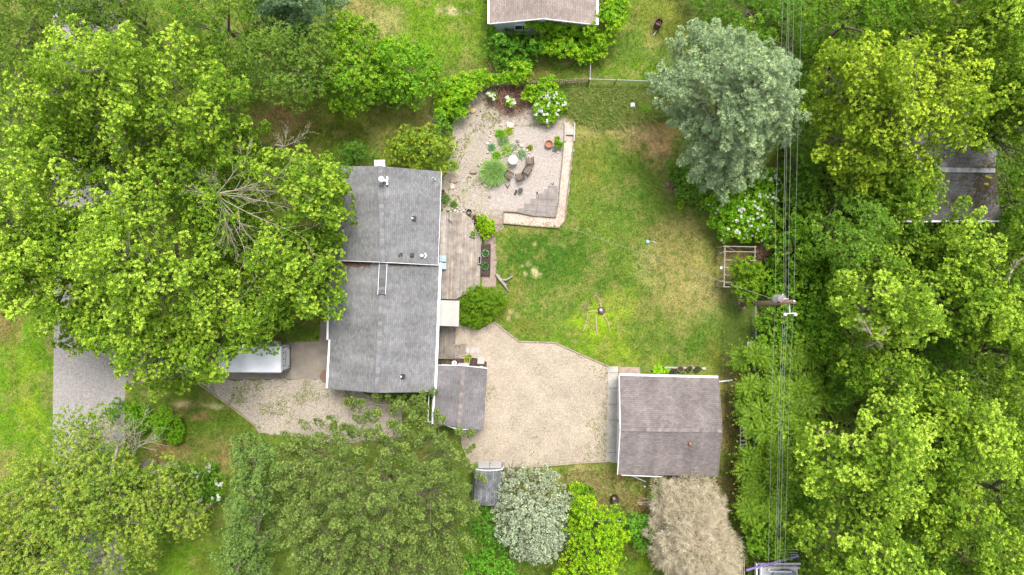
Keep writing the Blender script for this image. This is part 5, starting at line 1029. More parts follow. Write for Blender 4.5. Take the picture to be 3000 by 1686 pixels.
# pale blue woven chairs half under the eave
for i, (y_, lab) in enumerate(((758, 'pale blue woven chair half under the eave, nearer the top of the photo'), (780, 'pale blue woven chair half under the eave, next to the gutter end'))):
    o = P(1296, y_, .8); r = empty('deck_chair', (o.x, o.y, .35), lab, 'chair', 'pale blue chairs at the house wall'); rn = random.Random(i)
    mb = MB()
    for k in range(8): g = 1.15 if k % 2 else .8; mb.cur = (g, g, g); mb.box((o.x-.22+k*.07, o.y, .80), (.06, .50, .02))
    mb.build('seat', M['teal_weave'], r); mb = MB(); mb.cur = (.9, .9, .9); [mb.box((o.x-.30, o.y-.2+k*.1, 1.02), (.03, .08, .42)) for k in range(5)]; mb.build('backrest', M['teal_weave'], r)
    for sx in (-.24, .26):
        for sy in (-.22, .22): mb = MB(); mb.box((o.x+sx, o.y+sy, .57), (.03, .03, .44)); mb.build('leg', M['white'], r)
mb = MB(); mb.tube([P(1312, 641, .45), P(1318, 646, .5), P(1326, 652, .45)], .03, 6); mb.tube([P(1313, 646, .4), P(1324, 655, .42)], .02, 6); tag(mb.build('folded_rack', M['old_wood']), 'small folded metal rack lying on the deck near its top corner', 'rack')
# stones
ST_ = [(1316, 616), (1325, 611), (1333, 618), (1339, 609), (1346, 616), (1353, 612), (1359, 618), (1364, 610), (1320, 621), (1341, 622), (1352, 622), (1330, 624)]
rn = random.Random(8); WORDS = ['closest to the house wall', 'second from the wall in the back row', 'third from the wall, front', 'middle back', 'middle of the heap, front', 'right of centre at the back', 'right of centre in front', 'back stone next to the dark kettle pot', 'foremost at the house side', 'foremost in the middle', 'foremost at the dark pot side', 'wedged low left of the middle']
for i, (x_, y_) in enumerate(ST_):
    mb = MB(); g = rn.uniform(1.0, 1.7); mb.cur = (g, g, g*.97); mb.blob(P(x_, y_, .07), (rn.uniform(.09, .15), rn.uniform(.09, .14), .09), i, 2); tag(mb.build('white_stone', M['rock']), 'white stone heaped along the deck top, '+WORDS[i], 'stone', 'white stones heaped along the deck')
def rock(x, y, rx, ry, label, col=(1, 1, 1), h=None, seed=0, group=None):
    mb = MB(); mb.cur = col; mb.blob(P(x, y, .08), (rx, ry, h or min(rx, ry)*.7), seed, 3); return tag(mb.build('boulder', M['rock'], smooth=False), label, 'boulder', group)
rock(1495, 366, .34, .38, 'largest pale boulder at the head of the planted island', (1.75, 1.7, 1.55), seed=1); rock(1384, 323, .33, .26, 'orange buff boulder tucked under the bright vines', (1.9, 1.35, .85), seed=2)
rock(1387, 505, .30, .24, 'dull brown boulder left of the ornamental grass', (.75, .62, .58), seed=3); rock(1331, 531, .34, .26, 'flat reddish stone near the house corner', (1.05, .85, .78), .12, 4); rock(1325, 546, .26, .24, 'flat pale stone below the reddish one near the house corner', (1.4, 1.3, 1.2), .12, 5)
LM = [(1503, 470, 'round glass table'), (1553, 475, 'chair right of the table'), (1446, 508, 'ornamental grass'), (1495, 366, 'largest pale boulder'), (1608, 422, 'rusty bowl'), (1387, 380, 'end of the vines'), (1384, 570, 'weedy corner above the lime shrub'), (1660, 352, 'chipping bed step'), (1466, 394, 'bright green mound'), (1441, 433, 'bluish herb'), (1505, 430, 'silvery lavender')]
SEEN = {}
def stone_label(x, y, s, c):
    lx, ly, nm = min(LM, key=lambda l: (l[0]-x)**2+(l[1]-y)**2); dx, dy = x-lx, y-ly
    side = ('right of' if dx > 0 else 'left of') if abs(dx) > abs(dy) else ('below' if dy > 0 else 'above')
    t = '%s %s garden stone just %s the %s' % ('small' if s < .105 else 'middling' if s < .135 else 'large', 'dark' if c < 1 else 'buff' if c < 1.45 else 'whitish', side, nm)
    k = SEEN.get(t, 0); SEEN[t] = k+1
    return t if k == 0 else t+[', the one farther out', ', farthest out of them', ', outermost'][k-1]
for i, (x_, y_, s, c_) in enumerate([(1437, 399, .10, 1.7), (1429, 421, .15, 1.6), (1436, 413, .09, 1.7), (1449, 381, .09, 1.6), (1467, 368, .12, 1.5), (1428, 447, .14, 1.2), (1442, 448, .11, 1.2), (1469, 449, .14, 1.5), (1526, 428, .20, 1.5), (1508, 446, .11, 1.4), (1500, 443, .12, .6), (1516, 414, .16, .55), (1545, 441, .14, 1.6), (1552, 448, .11, 1.5), (1533, 443, .10, 1.6), (1549, 458, .10, 1.4), (1538, 450, .10, 1.5), (1411, 479, .12, 1.4), (1402, 487, .16, .7), (1424, 545, .16, 1.4), (1434, 549, .12, 1.3), (1622, 440, .18, .55), (1635, 446, .13, 1.7), (1434, 578, .12, .45), (1660, 352, .14, 1.3), (1519, 424, .13, .6), (1556, 436, .09, 1.5), (1543, 432, .1, .7)]):
    mb = MB(); mb.cur = (c_, c_*.96, c_*.9); mb.blob(P(x_, y_, .06), (s, s*.85, s*.7), i+20, 2); tag(mb.build('garden_stone', M['rock']), stone_label(x_, y_, s, c_), 'stone', 'loose stones around the patio planting')
for i in range(7):
    mb = MB(); g = rn.uniform(.9, 1.5); mb.cur = (g*1.05, g*.95, g*.8); mb.blob(P(712+i*11+rn.uniform(-3, 3), 993+rn.uniform(-3, 3), .08), (.16, .13, .11), i+60, 2); tag(mb.build('border_stone', M['rock']), 'buff border stone in the dark bed above the trailer, %s from the left' % ['first', 'second', 'third', 'middle', 'fifth', 'sixth', 'last'][i], 'stone', 'border stones above the trailer')
# stump with roots and a lamp on it
root = empty('tree_stump', P(1762, 911), 'dark old tree stump with bare surface roots in the middle of the lawn', 'stump'); c_ = P(1762, 911, 0)
mb = MB(); mb.cur = (.45, .4, .38); mb.lathe(c_, [(.34, 0), (.27, .12), (.24, .22), (.02, .23)], 18); mb.build('trunk', M['old_wood'], root)
mb = MB(); mb.cur = (1.7, 1.45, 1.3)
for pts in (((1762, 900), (1759, 892), (1760, 884), (1752, 872), (1743, 865)), ((1752, 913), (1736, 912), (1722, 914), (1720, 935), (1716, 950), (1704, 962)), ((1768, 920), (1776, 935), (1783, 950), (1787, 968)), ((1716, 950), (1712, 962), (1710, 970)), ((1745, 925), (1747, 950), (1750, 982))):
    mb.tube([P(a, b, .02) for a, b in pts], [.07, .06, .045, .035, .02, .012][:len(pts)], 6)
mb.build('root', M['old_wood'], root); mb = MB(); mb.lathe(P(1760, 909, .24), [(.11, 0), (.13, .12), (.06, .2)], 14); tag(mb.build('stump_lamp', M['transformer']), 'small pale lamp standing on the dark stump', 'garden lamp')
# driftwood at the deck edge
root = empty('driftwood', P(1473, 822), 'grey branching driftwood stump at the end of the deck path', 'driftwood'); mb = MB()
mb.tube([P(1453, 803, .15), P(1466, 820, .22), P(1478, 835, .2), P(1491, 856, .08)], [.11, .15, .12, .05], 8); mb.tube([P(1468, 822, .22), P(1485, 820, .3), P(1502, 809, .25)], [.12, .08, .05], 8); mb.tube([P(1468, 822, .2), P(1462, 812, .3), P(1466, 805, .35)], [.08, .05, .02], 6); mb.tube([P(1476, 833, .2), P(1490, 835, .12)], [.07, .03], 6); mb.build('trunk', M['grey_wood'], root, smooth=True)
# lawn pieces
r = empty('sprinkler', P(1898, 707), 'pale blue capped sprinkler on the dry part of the lawn', 'sprinkler'); mb = MB(); mb.lathe(P(1897, 709, 0), [(.14, 0), (.15, .14), (.04, .2)], 16); M['sky_blue'] = pmat('sky_blue', (.25, .42, .48), .5, .1, 5); mb.build('body', M['sky_blue'], r); mb = MB(); mb.tube([P(1899, 706, .1), P(1905, 700, .1)], .05, 8); mb.build('hose', M['dark'], r); mb = MB(); mb.box(P(1916, 709, .04), (.26, .09, .05), rz=-.4); mb.build('plate', M['off_white'], r)
r = empty('burn_barrel', P(1926, 76), 'rusty burn barrel on the far lawn with a scorched ring', 'barrel'); mb = MB(); b_ = P(1925, 77, 0); mb.lathe(b_, [(.28, 0), (.29, .3), (.28, .6), (.30, .88), (.27, .88), (.25, .5)], 22, close=False); mb.build('drum', M['rust'], r); mb = MB(); mb.lathe(b_+Vector((0, 0, .5)), [(.26, 0), (.01, .02)], 18, close=False); mb.build('ash', M['dark'], r); mb = MB(); mb.tube([b_+Vector((-.2, .1, .9)), b_+Vector((.2, -.15, 1.0))], .015, 5); mb.tube([b_+Vector((.05, .25, .9)), b_+Vector((.12, -.25, .95))], .015, 5); mb.build('rod', M['rust'], r)
stick('white_stick', 'thin white stick on the scorched grass by the burn barrel', 'stick', P(1915, 103, .04), P(1923, 91, .05), .03, 'white')
r = empty('bird_house', P(1853, 312), 'small pale birdhouse on a pole in the long grass', 'birdhouse'); c_ = P(1853, 309, 1.5); mb = MB(); mb.box(c_, (.2, .22, .24)); mb.build('box', M['off_white'], r); mb = MB(); [mb.box(c_+Vector((s*.08, 0, .16)), (.2, .32, .02), rot=Matrix.Rotation(s*.6, 3, 'Y')) for s in (-1, 1)]; mb.build('roof', M['transformer'], r); mb = MB(); mb.tube([(c_.x, c_.y, 0), c_], .025, 6); mb.build('pole', M['galv'], r)
# pots and old tyres at the garage wall
mb = MB(); mb.box(P(1998, 1078, .12), (2.9, .12, .22), rz=math.radians(-1.2)); tag(mb.build('timber_kerb', M['pale_concrete']), 'pale kerb behind the row of old pots at the garage', 'kerb')
for i, (x_, y_, r_, m_, lab) in enumerate(((1973, 1090, .28, 'rubber', 'dark empty tub closest to the garage gutter'), (1994, 1082, .26, 'old_wood', 'brown tub with dry stems, second in the row'), (2021, 1081, .25, 'old_wood', 'tub with green weeds, third in the row'), (2044, 1083, .25, 'rubber', 'overgrown tub at the far end of the row'))):
    pot('garden_tub', lab+' ', x_, y_, r_, .38, m_, 'tub', plant_=(.12, (8, 10, 16, 22)[i], (((.03, .05, .02), (.08, .12, .03)), ((.10, .07, .05), (.2, .15, .1)), ((.04, .07, .02), (.12, .18, .03)), ((.04, .09, .02), (.12, .2, .03)))[i]), group='old tubs along the garage')
mb = MB(); mb.blob(P(1912, 1086, .1), (.16, .15, .12), 5); tag(mb.build('watering_can', M['dark']), 'dark watering can in the weeds near the garage corner', 'watering can')
mb = MB(); mb.cur = (1.4, 1.4, 1.5); mb.blob(P(2062, 1080, .12), (.2, .14, .12), 7); tag(mb.build('boulder', M['rock']), 'blue grey stone at the end of the tub row', 'boulder')
# compost bin and timber pile
r = empty('compost_bin', P(1799, 1460), 'black round compost bin with something on its lid in the rough grass', 'bin'); mb = MB(); mb.lathe(P(1800, 1461, 0), [(.36, 0), (.33, .5), (.30, .62), (.26, .60), (.02, .58)], 24); mb.build('body', M['dark'], r); mb = MB(); mb.box(P(1799, 1461, .64), (.2, .22, .04), rz=.3); mb.build('lid', M['terracotta'], r)
stick('plank', 'short pale plank beside the black compost bin', 'plank', P(1787, 1448, .05), P(1796, 1462, .06), .05, 'edging')
r = empty('timber_pile', P(1905, 1478), 'loose pile of short weathered planks near the tan tree', 'timber pile'); rn = random.Random(6)
for (x0, x1, y_, z_) in ((1882, 1901, 1461, .06), (1866, 1897, 1473, .1), (1885, 1898, 1479, .05), (1872, 1883, 1478, .16), (1897, 1913, 1469, .14), (1897, 1925, 1475, .08), (1895, 1908, 1455, .05), (1914, 1928, 1462, .1)):
    mb = MB(); g = rn.uniform(1.2, 1.8); mb.cur = (g, g, g*.95); mb.bar(P(x0, y_, z_), P(x1, y_+rn.uniform(-1, 1), z_), .13, .07); mb.build('plank', M['old_wood'], r)
stick('white_pipe', 'white pipe with a bluish tint lying on the timber pile', 'pipe', P(1902, 1479, .2), P(1962, 1474, .2), .06, 'transformer'); stick('white_post', 'thick chalky white post below the timber pile', 'post', P(1901, 1487, .12), P(1960, 1493, .12), .08, 'off_white')
mb = MB(); mb.blob(P(1889, 1426, .06), (.09, .09, .08), 3); tag(mb.build('ball', M['white']), 'small white ball in the rough grass below the garage', 'ball')
# truck bed trailer cut by the bottom edge
r = empty('utility_trailer', P(2270, 1720), 'grey flatbed trailer with a tarp cut by the bottom edge', 'trailer'); z_ = 1.0
mb = MB(); [mb.bar(P(2220, y_, z_), P(2345, y_, z_), .14, .10) for y_ in (1652, 1664)]; mb.box(P(2280, 1716, z_-.1), (3.1, 3.2, .06)); mb.build('bed', M['transformer'], r); mb = MB(); [mb.bar(P(x_, 1650, z_+.02), P(x_, 1780, z_+.02), .12, .35) for x_ in (2215, 2228)]; mb.build('side_rail', M['white'], r)
mb = MB(); mb.blob(P(2300, 1700, 1.15), (1.4, .85, .28), 5, 3, .3); mb.build('tarp', M['tarp'], r); mb = MB(); mb.bar(P(2248, 1675, 1.3), P(2320, 1676, 1.3), .07, .07); mb.bar(P(2253, 1665, 1.3), P(2252, 1676, 1.3), .07, .07); mb.build('bar', M['white'], r)
for x_ in (2206, 2352): w = MB(); w.tube([P(x_-4, 1700, .38), P(x_+4, 1700, .38)], .38, 18); w.build('wheel', M['rubber'], r)
mb = MB(); mb.bar(P(2186, 1671, 2.0), P(2340, 1629, 2.0), .16, .06); tag(mb.build('purple_strap', M['purple']), 'purple strap stretched diagonally above the bottom trailer', 'strap')
r = empty('wooden_fence', P(2175, 1680), 'grey board fence end at the bottom edge below the tan tree', 'fence'); mb = MB()
for x_ in (2168, 2174, 2180): mb.cur = (1.6, 1.55, 1.45); mb.bar(P(x_, 1642, 1.2), P(x_, 1760, 1.2), .07, .10)
mb.build('rail', M['old_wood'], r); mb = MB(); [mb.bar(P(2174, y_, 0), P(2174, y_, 1.3), .1, .1) for y_ in (1650, 1700, 1750)]; mb.build('post', M['old_wood'], r)
r = empty('metal_rack', P(2315, 1625), 'dark rack with pale bars glimpsed between trees above the purple strap', 'rack'); mb = MB(); [mb.bar(P(2290, y_, 1.6), P(2336, y_+1, 1.6), .05, .04) for y_ in (1610, 1618, 1625)]; mb.build('bar', M['off_white'], r); mb = MB(); [mb.bar(P(x_, y_, 0), P(x_, y_, 1.6), .05, .05) for x_ in (2292, 2334) for y_ in (1610, 1625)]; mb.build('leg', M['off_white'], r)
# glimpses under the bottom-left trees
rock(435, 1367, 1.1, .75, 'big dark grey flat boulder under the thin tree beside the white flowers', (.42, .38, .38), .5, 11); rock(556, 1474, .75, .4, 'dark boulder glimpsed below the white flowering shrub', (.42, .38, .38), .4, 12)
mb = MB(); mb.box(P(2614, 615, .9), (.9, .6, .05), rz=.15); tag(mb.build('grey_tabletop', M['transformer']), 'pale grey table left of the mossy roof, glimpsed between crowns', 'table'); mb = MB(); mb.box(P(2732, 745, .5), (.75, .16, .12), rz=-.05); tag(mb.build('red_sledge', M['rust']), 'dark red board glimpsed in the undergrowth below the mossy roof', 'board')
# ------------------------------------------------------------------ trees (outlines in the photo's plan, heights in metres)
GL = 'broadleaf trees shading the road and front garden'; GR = 'woodland trees on the right'
plant('maple_tree', 'large bright maple over the road in the upper left with yellow shoot tips', 'tree', [(60, 215), (120, 120), (200, 55), (300, 80), (360, 95), (470, 78), (525, 130), (520, 200), (470, 260), (460, 340), (400, 400), (340, 480), (275, 415), (255, 330), (200, 350), (150, 300), (70, 300)], 14.0, 7.5, 'pale_maple', 101, GL, ground_xy=tuple(Q(330, 260, 0)[:2]))
plant('maple_tree', 'maple between the upper left giant and the shady lawn', 'tree', [(540, 190), (600, 190), (640, 230), (655, 300), (650, 360), (600, 420), (560, 425), (500, 400), (470, 350), (475, 270), (510, 250)], 12.5, 6, 'maple', 102, GL)
plant('maple_tree', 'left edge maple spreading over the verge beside the road', 'tree', [(-60, 480), (-20, 430), (60, 390), (110, 320), (190, 370), (225, 430), (250, 500), (215, 570), (165, 600), (215, 640), (240, 700), (230, 780), (190, 830), (130, 850), (60, 805), (10, 795), (-60, 780)], 14.0, 7, 'pale_maple', 103, GL)
plant('maple_tree', 'central tall maple with the most yellow crown over the front garden', 'tree', [(270, 500), (330, 450), (400, 430), (450, 500), (440, 570), (500, 610), (560, 660), (560, 740), (600, 800), (560, 860), (470, 830), (400, 860), (300, 800), (270, 760), (230, 720), (190, 690), (230, 600)], 15.0, 7.5, 'pale_maple', 104, GL)
plant('maple_tree', 'maple reaching down over the driveway and hiding the trailer nose', 'tree', [(300, 800), (400, 790), (500, 790), (600, 800), (690, 785), (712, 808), (665, 838), (585, 845), (582, 930), (560, 955), (500, 950), (440, 970), (420, 1000), (390, 990), (340, 900), (290, 860), (250, 830)], 11.5, 5.5, 'maple', 105, GL)
plant('maple_tree', 'maple in the left middle with small gaps showing the road', 'tree', [(165, 850), (110, 850), (120, 880), (175, 910), (250, 860), (330, 930), (330, 830), (290, 760), (200, 740), (150, 760)], 10.5, 6, 'maple', 106, GL)
plant('maple_tree', 'maple beside the house whose crown overlaps the left roof edge', 'tree', [(640, 600), (700, 560), (780, 560), (850, 600), (865, 690), (850, 740), (850, 790), (780, 815), (740, 770), (700, 740), (650, 720), (600, 660)], 11.0, 5.5, 'maple', 107, GL)
plant('maple_tree', 'maple above the house corner with crown over the north roof', 'tree', [(620, 410), (700, 390), (745, 375), (850, 410), (885, 465), (880, 560), (820, 575), (740, 560), (700, 500), (630, 480)], 11.5, 6, 'maple', 108, GL)
plant('maple_tree', 'darker maple beneath the dead spreading branches', 'tree', [(400, 380), (470, 370), (560, 430), (620, 420), (640, 490), (700, 560), (680, 640), (600, 690), (530, 640), (470, 560), (410, 480)], 8.0, 4, 'maple', 109, GL, yf=.2, dens=.8)
plant('maple_tree', 'lower maple above the trailer, deeper green', 'tree', [(560, 660), (620, 680), (700, 730), (730, 800), (690, 860), (620, 880), (570, 830), (540, 760)], 9.0, 4.5, 'maple', 110, GL, yf=.35)
plant('maple_tree', 'smaller maple filling the middle of the canopy above the road', 'tree', [(150, 530), (230, 500), (290, 520), (300, 600), (285, 700), (235, 765), (175, 740), (150, 640)], 10.5, 5.5, 'maple', 201, GL)
plant('maple_tree', 'smaller maple above the road between the upper left giant and left edge maple', 'tree', [(110, 290), (200, 320), (270, 370), (280, 440), (245, 490), (190, 460), (130, 380)], 9.5, 5, 'maple', 202, GL)
plant('maple_tree', 'low shaded maple under the upper left giant beside the road', 'tree', [(90, 180), (190, 150), (250, 220), (260, 340), (210, 400), (120, 360), (90, 270)], 8.0, 4, 'maple', 210, GL, yf=.2)
plant('honey_locust_tree', 'dull green tree hiding the road at the very top left', 'tree', [(110, -50), (220, -50), (230, 50), (190, 80), (120, 60)], 7.0, 3.8, 'dull', 211, GL)
plant('honey_locust_tree', 'dull green tree over the right side of the road at the top edge', 'tree', [(230, -50), (340, -50), (340, 60), (280, 80), (230, 50)], 6.6, 3.6, 'dull', 212, GL)
plant('tall_shrub', 'shaded shrubs beneath the sparse tree at the lower left', 'shrub', [(130, 1130), (250, 1110), (340, 1150), (370, 1250), (340, 1350), (220, 1330), (130, 1260)], 3.0, 1.6, 'dark', 213, tint=(1.1, 1.2, 1))
plant('tall_shrub', 'shrubs near the pale path at the bottom left edge', 'shrub', [(80, 1280), (160, 1290), (150, 1370), (90, 1380)], 3.0, 1.6, 'dark', 214, tint=(1.1, 1.2, 1))
plant('honey_locust_tree', 'dull green fine leaved tree filling the far left edge', 'tree', [(-60, -60), (140, -60), (130, 60), (70, 170), (40, 300), (30, 440), (-60, 460)], 8.5, 4.5, 'dull', 111, GL)
plant('honey_locust_tree', 'thin leaved tree at the top left over the road', 'tree', [(150, -50), (330, -50), (400, 20), (410, 70), (330, 100), (230, 90), (150, 90)], 8.5, 4.5, 'dull', 112, GL)
plant('ash_tree', 'mid green tree at the top between the road and the dark conifer', 'tree', [(400, -60), (640, -60), (655, 40), (640, 110), (600, 170), (560, 190), (500, 150), (440, 90), (400, 60)], 10, 5, 'dull', 113, GL, tint=(1.05, 1.15, .8), yf=.45)
plant('white_pine_tree', 'soft blue green pine cut by the top edge', 'tree', [(620, -70), (840, -70), (868, 10), (850, 45), (790, 70), (720, 90), (650, 60), (630, 20)], 9, 4, 'pine', 114, tint=(.62, .75, .65), yf=.03)
plant('elm_tree', 'broad dull green tree above the shady lawn', 'tree', [(590, 110), (640, 70), (740, 60), (830, 85), (850, 150), (840, 230), (790, 265), (740, 275), (700, 265), (640, 220), (600, 180)], 8.5, 4.5, 'dull', 115, tint=(.95, 1.0, 1.0))
plant('young_tree', 'bright yellow green tree with a pointed top beside the far lawn', 'tree', [(820, 110), (850, 60), (880, 38), (925, 65), (950, 100), (955, 170), (945, 240), (900, 270), (850, 265), (825, 200)], 6.5, 3, 'vine', 116, tint=(1.05, 1.05, .8))
plant('young_tree', 'rounded brilliant green tree at the right end of the row above the shady lawn', 'tree', [(950, 110), (1000, 100), (1060, 120), (1100, 160), (1095, 210), (1070, 250), (1010, 245), (960, 235), (940, 180)], 5.5, 2.6, 'vine', 117, tint=(1.0, 1.12, .7))
plant('tall_shrub', 'muted shrub between the two bright trees above the shady lawn', 'shrub', [(900, 210), (970, 200), (1030, 220), (1040, 250), (980, 270), (920, 275)], 3.6, 1.6, 'dull', 118, tint=(.95, 1.1, .9))
plant('dark_conifer', 'dark rounded conifer touching the north roof', 'conifer', [(842, 375), (880, 352), (930, 360), (942, 395), (935, 415), (850, 418)], 3.4, 1.0, 'dark', 119, tint=(.8, .9, .9))
plant('cherry_shrub', 'large yellow green shrub at the north east corner of the house', 'shrub', [(985, 350), (1010, 320), (1060, 308), (1100, 325), (1140, 380), (1142, 425), (1120, 452), (1100, 430), (1000, 418), (978, 400)], 3.3, 1.4, 'vine', 120, tint=(1.25, 1.0, 1.3))
plant('climbing_vine', 'bright vine mass left of the gravel patio', 'vine', [(1095, 225), (1120, 190), (1180, 175), (1222, 185), (1215, 220), (1190, 260), (1150, 290), (1110, 300), (1090, 270)], 2.6, 1.0, 'hosta', 121)
plant('tall_weed', 'dark lower vine stems below the bright vine mass', 'shrub', [(1105, 290), (1145, 290), (1135, 330), (1120, 350), (1105, 330)], 1.7, .8, 'dark', 122, tint=(1.1, 1.2, 1))
plant('sapling', 'small bright sapling leaning over the picket fence', 'sapling', [(1290, 170), (1310, 155), (1335, 175), (1330, 200), (1300, 205)], 2.4, 1.2, 'hosta', 123)
plant('climbing_vine', 'low vine strip on the fence right of the patio vines', 'vine', [(1225, 190), (1290, 190), (1320, 205), (1300, 215), (1230, 212)], 1.6, .8, 'hosta', 124)
plant('climbing_vine', 'vine shoots spilling between picket fence and white flowering bush', 'vine', [(1325, 210), (1370, 205), (1405, 190), (1400, 225), (1370, 245), (1335, 240)], 1.5, .8, 'hosta', 125)
plant('hydrangea_bush', 'bright bush with clusters of large white flowers at the top of the patio', 'bush', [(1340, 245), (1365, 225), (1405, 225), (1420, 255), (1410, 290), (1385, 305), (1350, 290), (1335, 268)], 1.3, .5, 'hosta', 126, flowers=46, fsize=.10)
plant('flower_clump', 'small white flower clump at the left of the brown brush pile', 'flowers', [(1230, 232), (1246, 230), (1248, 250), (1232, 250)], .6, .2, 'hosta', 127, flowers=6, scale=.6); plant('flower_clump', 'small white flower clump in front of the brown brush pile', 'flowers', [(1270, 250), (1288, 250), (1288, 268), (1272, 268)], .6, .2, 'hosta', 128, flowers=6, scale=.6)
plant('overgrown_hedge', 'vine covered hedge below the brown roofed house, left dark part', 'hedge', [(1212, 65), (1250, 75), (1310, 85), (1350, 100), (1355, 140), (1320, 155), (1260, 158), (1225, 130)], 2.2, 1.1, 'vine', 129, tint=(.75, .95, 1.0), yf=.2)
plant('overgrown_hedge', 'vine covered hedge below the brown roofed house, bright right part', 'hedge', [(1340, 95), (1400, 72), (1500, 72), (1545, 90), (1530, 130), (1480, 150), (1400, 135), (1350, 130)], 2.1, 1.1, 'hosta', 130)
plant('tall_shrub', 'lime topped bush at the right corner of the brown roofed house', 'shrub', [(1500, -40), (1560, -40), (1578, 20), (1570, 60), (1540, 90), (1505, 80)], 3.1, 1.4, 'hosta', 131, yf=.7)
plant('climbing_vine', 'vines climbing the gable wall of the brown roofed house', 'vine', [(1305, 62), (1360, 52), (1450, 60), (1500, 68), (1490, 85), (1400, 78), (1330, 72)], 3.0, 2.4, 'hosta', 132, scale=.7)
plant('blue_pine_tree', 'huge pale blue green pine in the upper right middle', 'tree', [(1622, 165), (1650, 175), (1700, 150), (1700, 95), (1735, 45), (1800, 80), (1850, 100), (1900, 130), (1930, 90), (1972, 75), (1985, 150), (1985, 230), (2010, 260), (2010, 350), (1960, 365), (1925, 380), (1935, 430), (1890, 450), (1855, 490), (1800, 490), (1740, 450), (1700, 400), (1700, 350), (1680, 320), (1640, 285), (1650, 235)], 13.5, 3.0, 'pine', 133, shape=.75)
plant('flowering_shrub', 'large shrub sprinkled with white flowers at the right of the lawn', 'shrub', [(1775, 510), (1800, 480), (1850, 465), (1900, 440), (1960, 420), (1965, 500), (1950, 570), (1930, 610), (1860, 605), (1820, 600), (1800, 560)], 2.8, 1.2, 'hosta', 134, flowers=150, fsize=.085, tint=(.85, .95, 1))
plant('low_shrub', 'loose mixed border planting under the pine beside the clay pot', 'shrub', [(1680, 400), (1720, 410), (1760, 460), (1800, 500), (1790, 540), (1750, 510), (1700, 500), (1685, 450)], 1.2, .4, 'dull', 135, scale=.7, tint=(1, 1.2, 1))
plant('lime_plant', 'small lime green plant between the clay pot and the reddish pot', 'plant', [(1700, 508), (1716, 505), (1716, 522), (1704, 526)], .5, .2, 'lime', 136, scale=.45)
plant('frame_shrub', 'rounded leafy shrub growing through the garden frame', 'shrub', [(1840, 655), (1880, 650), (1925, 660), (1938, 700), (1925, 745), (1880, 762), (1850, 730)], 3.7, 2.6, 'hosta', 137, tint=(.8, .72, 1.0), yf=.15)
plant('golden_shrub', 'lime gold round shrub at the deck corner', 'shrub', [(1200, 545), (1225, 538), (1250, 560), (1250, 585), (1228, 600), (1205, 590), (1192, 570)], 1.5, .6, 'lime', 138, scale=.6, yf=.75)
plant('yew_bush', 'large dense clipped green bush beside the deck and canopy', 'bush', [(1152, 752), (1165, 735), (1195, 720), (1230, 712), (1262, 728), (1276, 755), (1268, 785), (1240, 805), (1220, 825), (1185, 832), (1160, 815), (1156, 780)], 2.2, .8, 'yew', 139)
plant('round_bush', 'bright clipped dome bush on the front lawn', 'bush', [(385, 1050), (420, 1028), (455, 1045), (470, 1080), (455, 1108), (420, 1118), (390, 1105), (378, 1075)], 1.8, .6, 'dome', 140)
plant('round_bush', 'second bright clipped bush beside the road, partly under the thin tree', 'bush', [(315, 1020), (350, 1005), (380, 1030), (380, 1075), (350, 1090), (315, 1075)], 1.8, .6, 'dome', 141)
plant('round_bush', 'dark clipped bush at the corner of the road above the thin tree', 'bush', [(265, 1020), (300, 1005), (320, 1025), (318, 1050), (280, 1050)], 1.7, .6, 'dome', 142, tint=(.7, .75, .9))
plant('thin_tree', 'sparse yellowish tree with bare pale limbs in the lower left', 'tree', [(80, 1130), (150, 1060), (230, 1010), (260, 1040), (270, 1110), (330, 1130), (400, 1160), (420, 1220), (400, 1290), (430, 1330), (350, 1400), (300, 1500), (-60, 1500), (-60, 1240), (20, 1200)], 11.5, 5.5, 'thin', 143)
plant('thin_tree', 'yellow tipped tree overlapping the white flowering shrub at the lower left', 'tree', [(400, 1200), (440, 1165), (472, 1160), (480, 1200), (465, 1250), (500, 1320), (490, 1360), (430, 1370), (390, 1330), (400, 1250)], 9.0, 5, 'thin', 144, yf=.75, dens=.55)
plant('thin_tree', 'tree at the bottom left corner of the photo', 'tree', [(-60, 1300), (60, 1290), (110, 1350), (140, 1430), (120, 1510), (-60, 1510)], 8.5, 4.5, 'maple', 145)
plant('flowering_shrub', 'white flowering shrub under the thin tree in the lower left', 'shrub', [(395, 1170), (460, 1160), (540, 1165), (565, 1200), (550, 1250), (480, 1270), (410, 1240)], 2.2, .9, 'dark', 146, flowers=90, fsize=.09, tint=(1.1, 1.3, 1))
plant('larch_tree', 'feathery green conifer left of the big olive one', 'conifer', [(600, 1110), (640, 1085), (655, 1055), (680, 1090), (730, 1110), (720, 1180), (680, 1260), (690, 1350), (680, 1500), (570, 1500), (540, 1390), (570, 1300), (598, 1230), (612, 1170)], 9.0, 3.0, 'feather', 147)
plant('olive_conifer', 'enormous olive green conifer below the house', 'conifer', [(700, 1090), (760, 1070), (800, 1060), (850, 1035), (900, 1020), (960, 1000), (990, 985), (1030, 1000), (1070, 1005), (1080, 1050), (1130, 1080), (1190, 1130), (1180, 1170), (1215, 1200), (1210, 1270), (1170, 1300), (1175, 1370), (1165, 1440), (1150, 1520), (715, 1520), (690, 1400), (705, 1260), (700, 1160)], 12.5, 3.0, 'olive', 148, shape=.7, r0=.13)
plant('silver_spruce', 'pale silvery spruce between the garden shed and the lime tree', 'conifer', [(1245, 1230), (1270, 1195), (1300, 1185), (1345, 1190), (1375, 1180), (1395, 1210), (1420, 1230), (1440, 1265), (1425, 1300), (1440, 1340), (1425, 1390), (1390, 1420), (1340, 1425), (1290, 1400), (1250, 1350), (1240, 1290)], 6.5, 1.6, 'silver', 149, shape=.9)
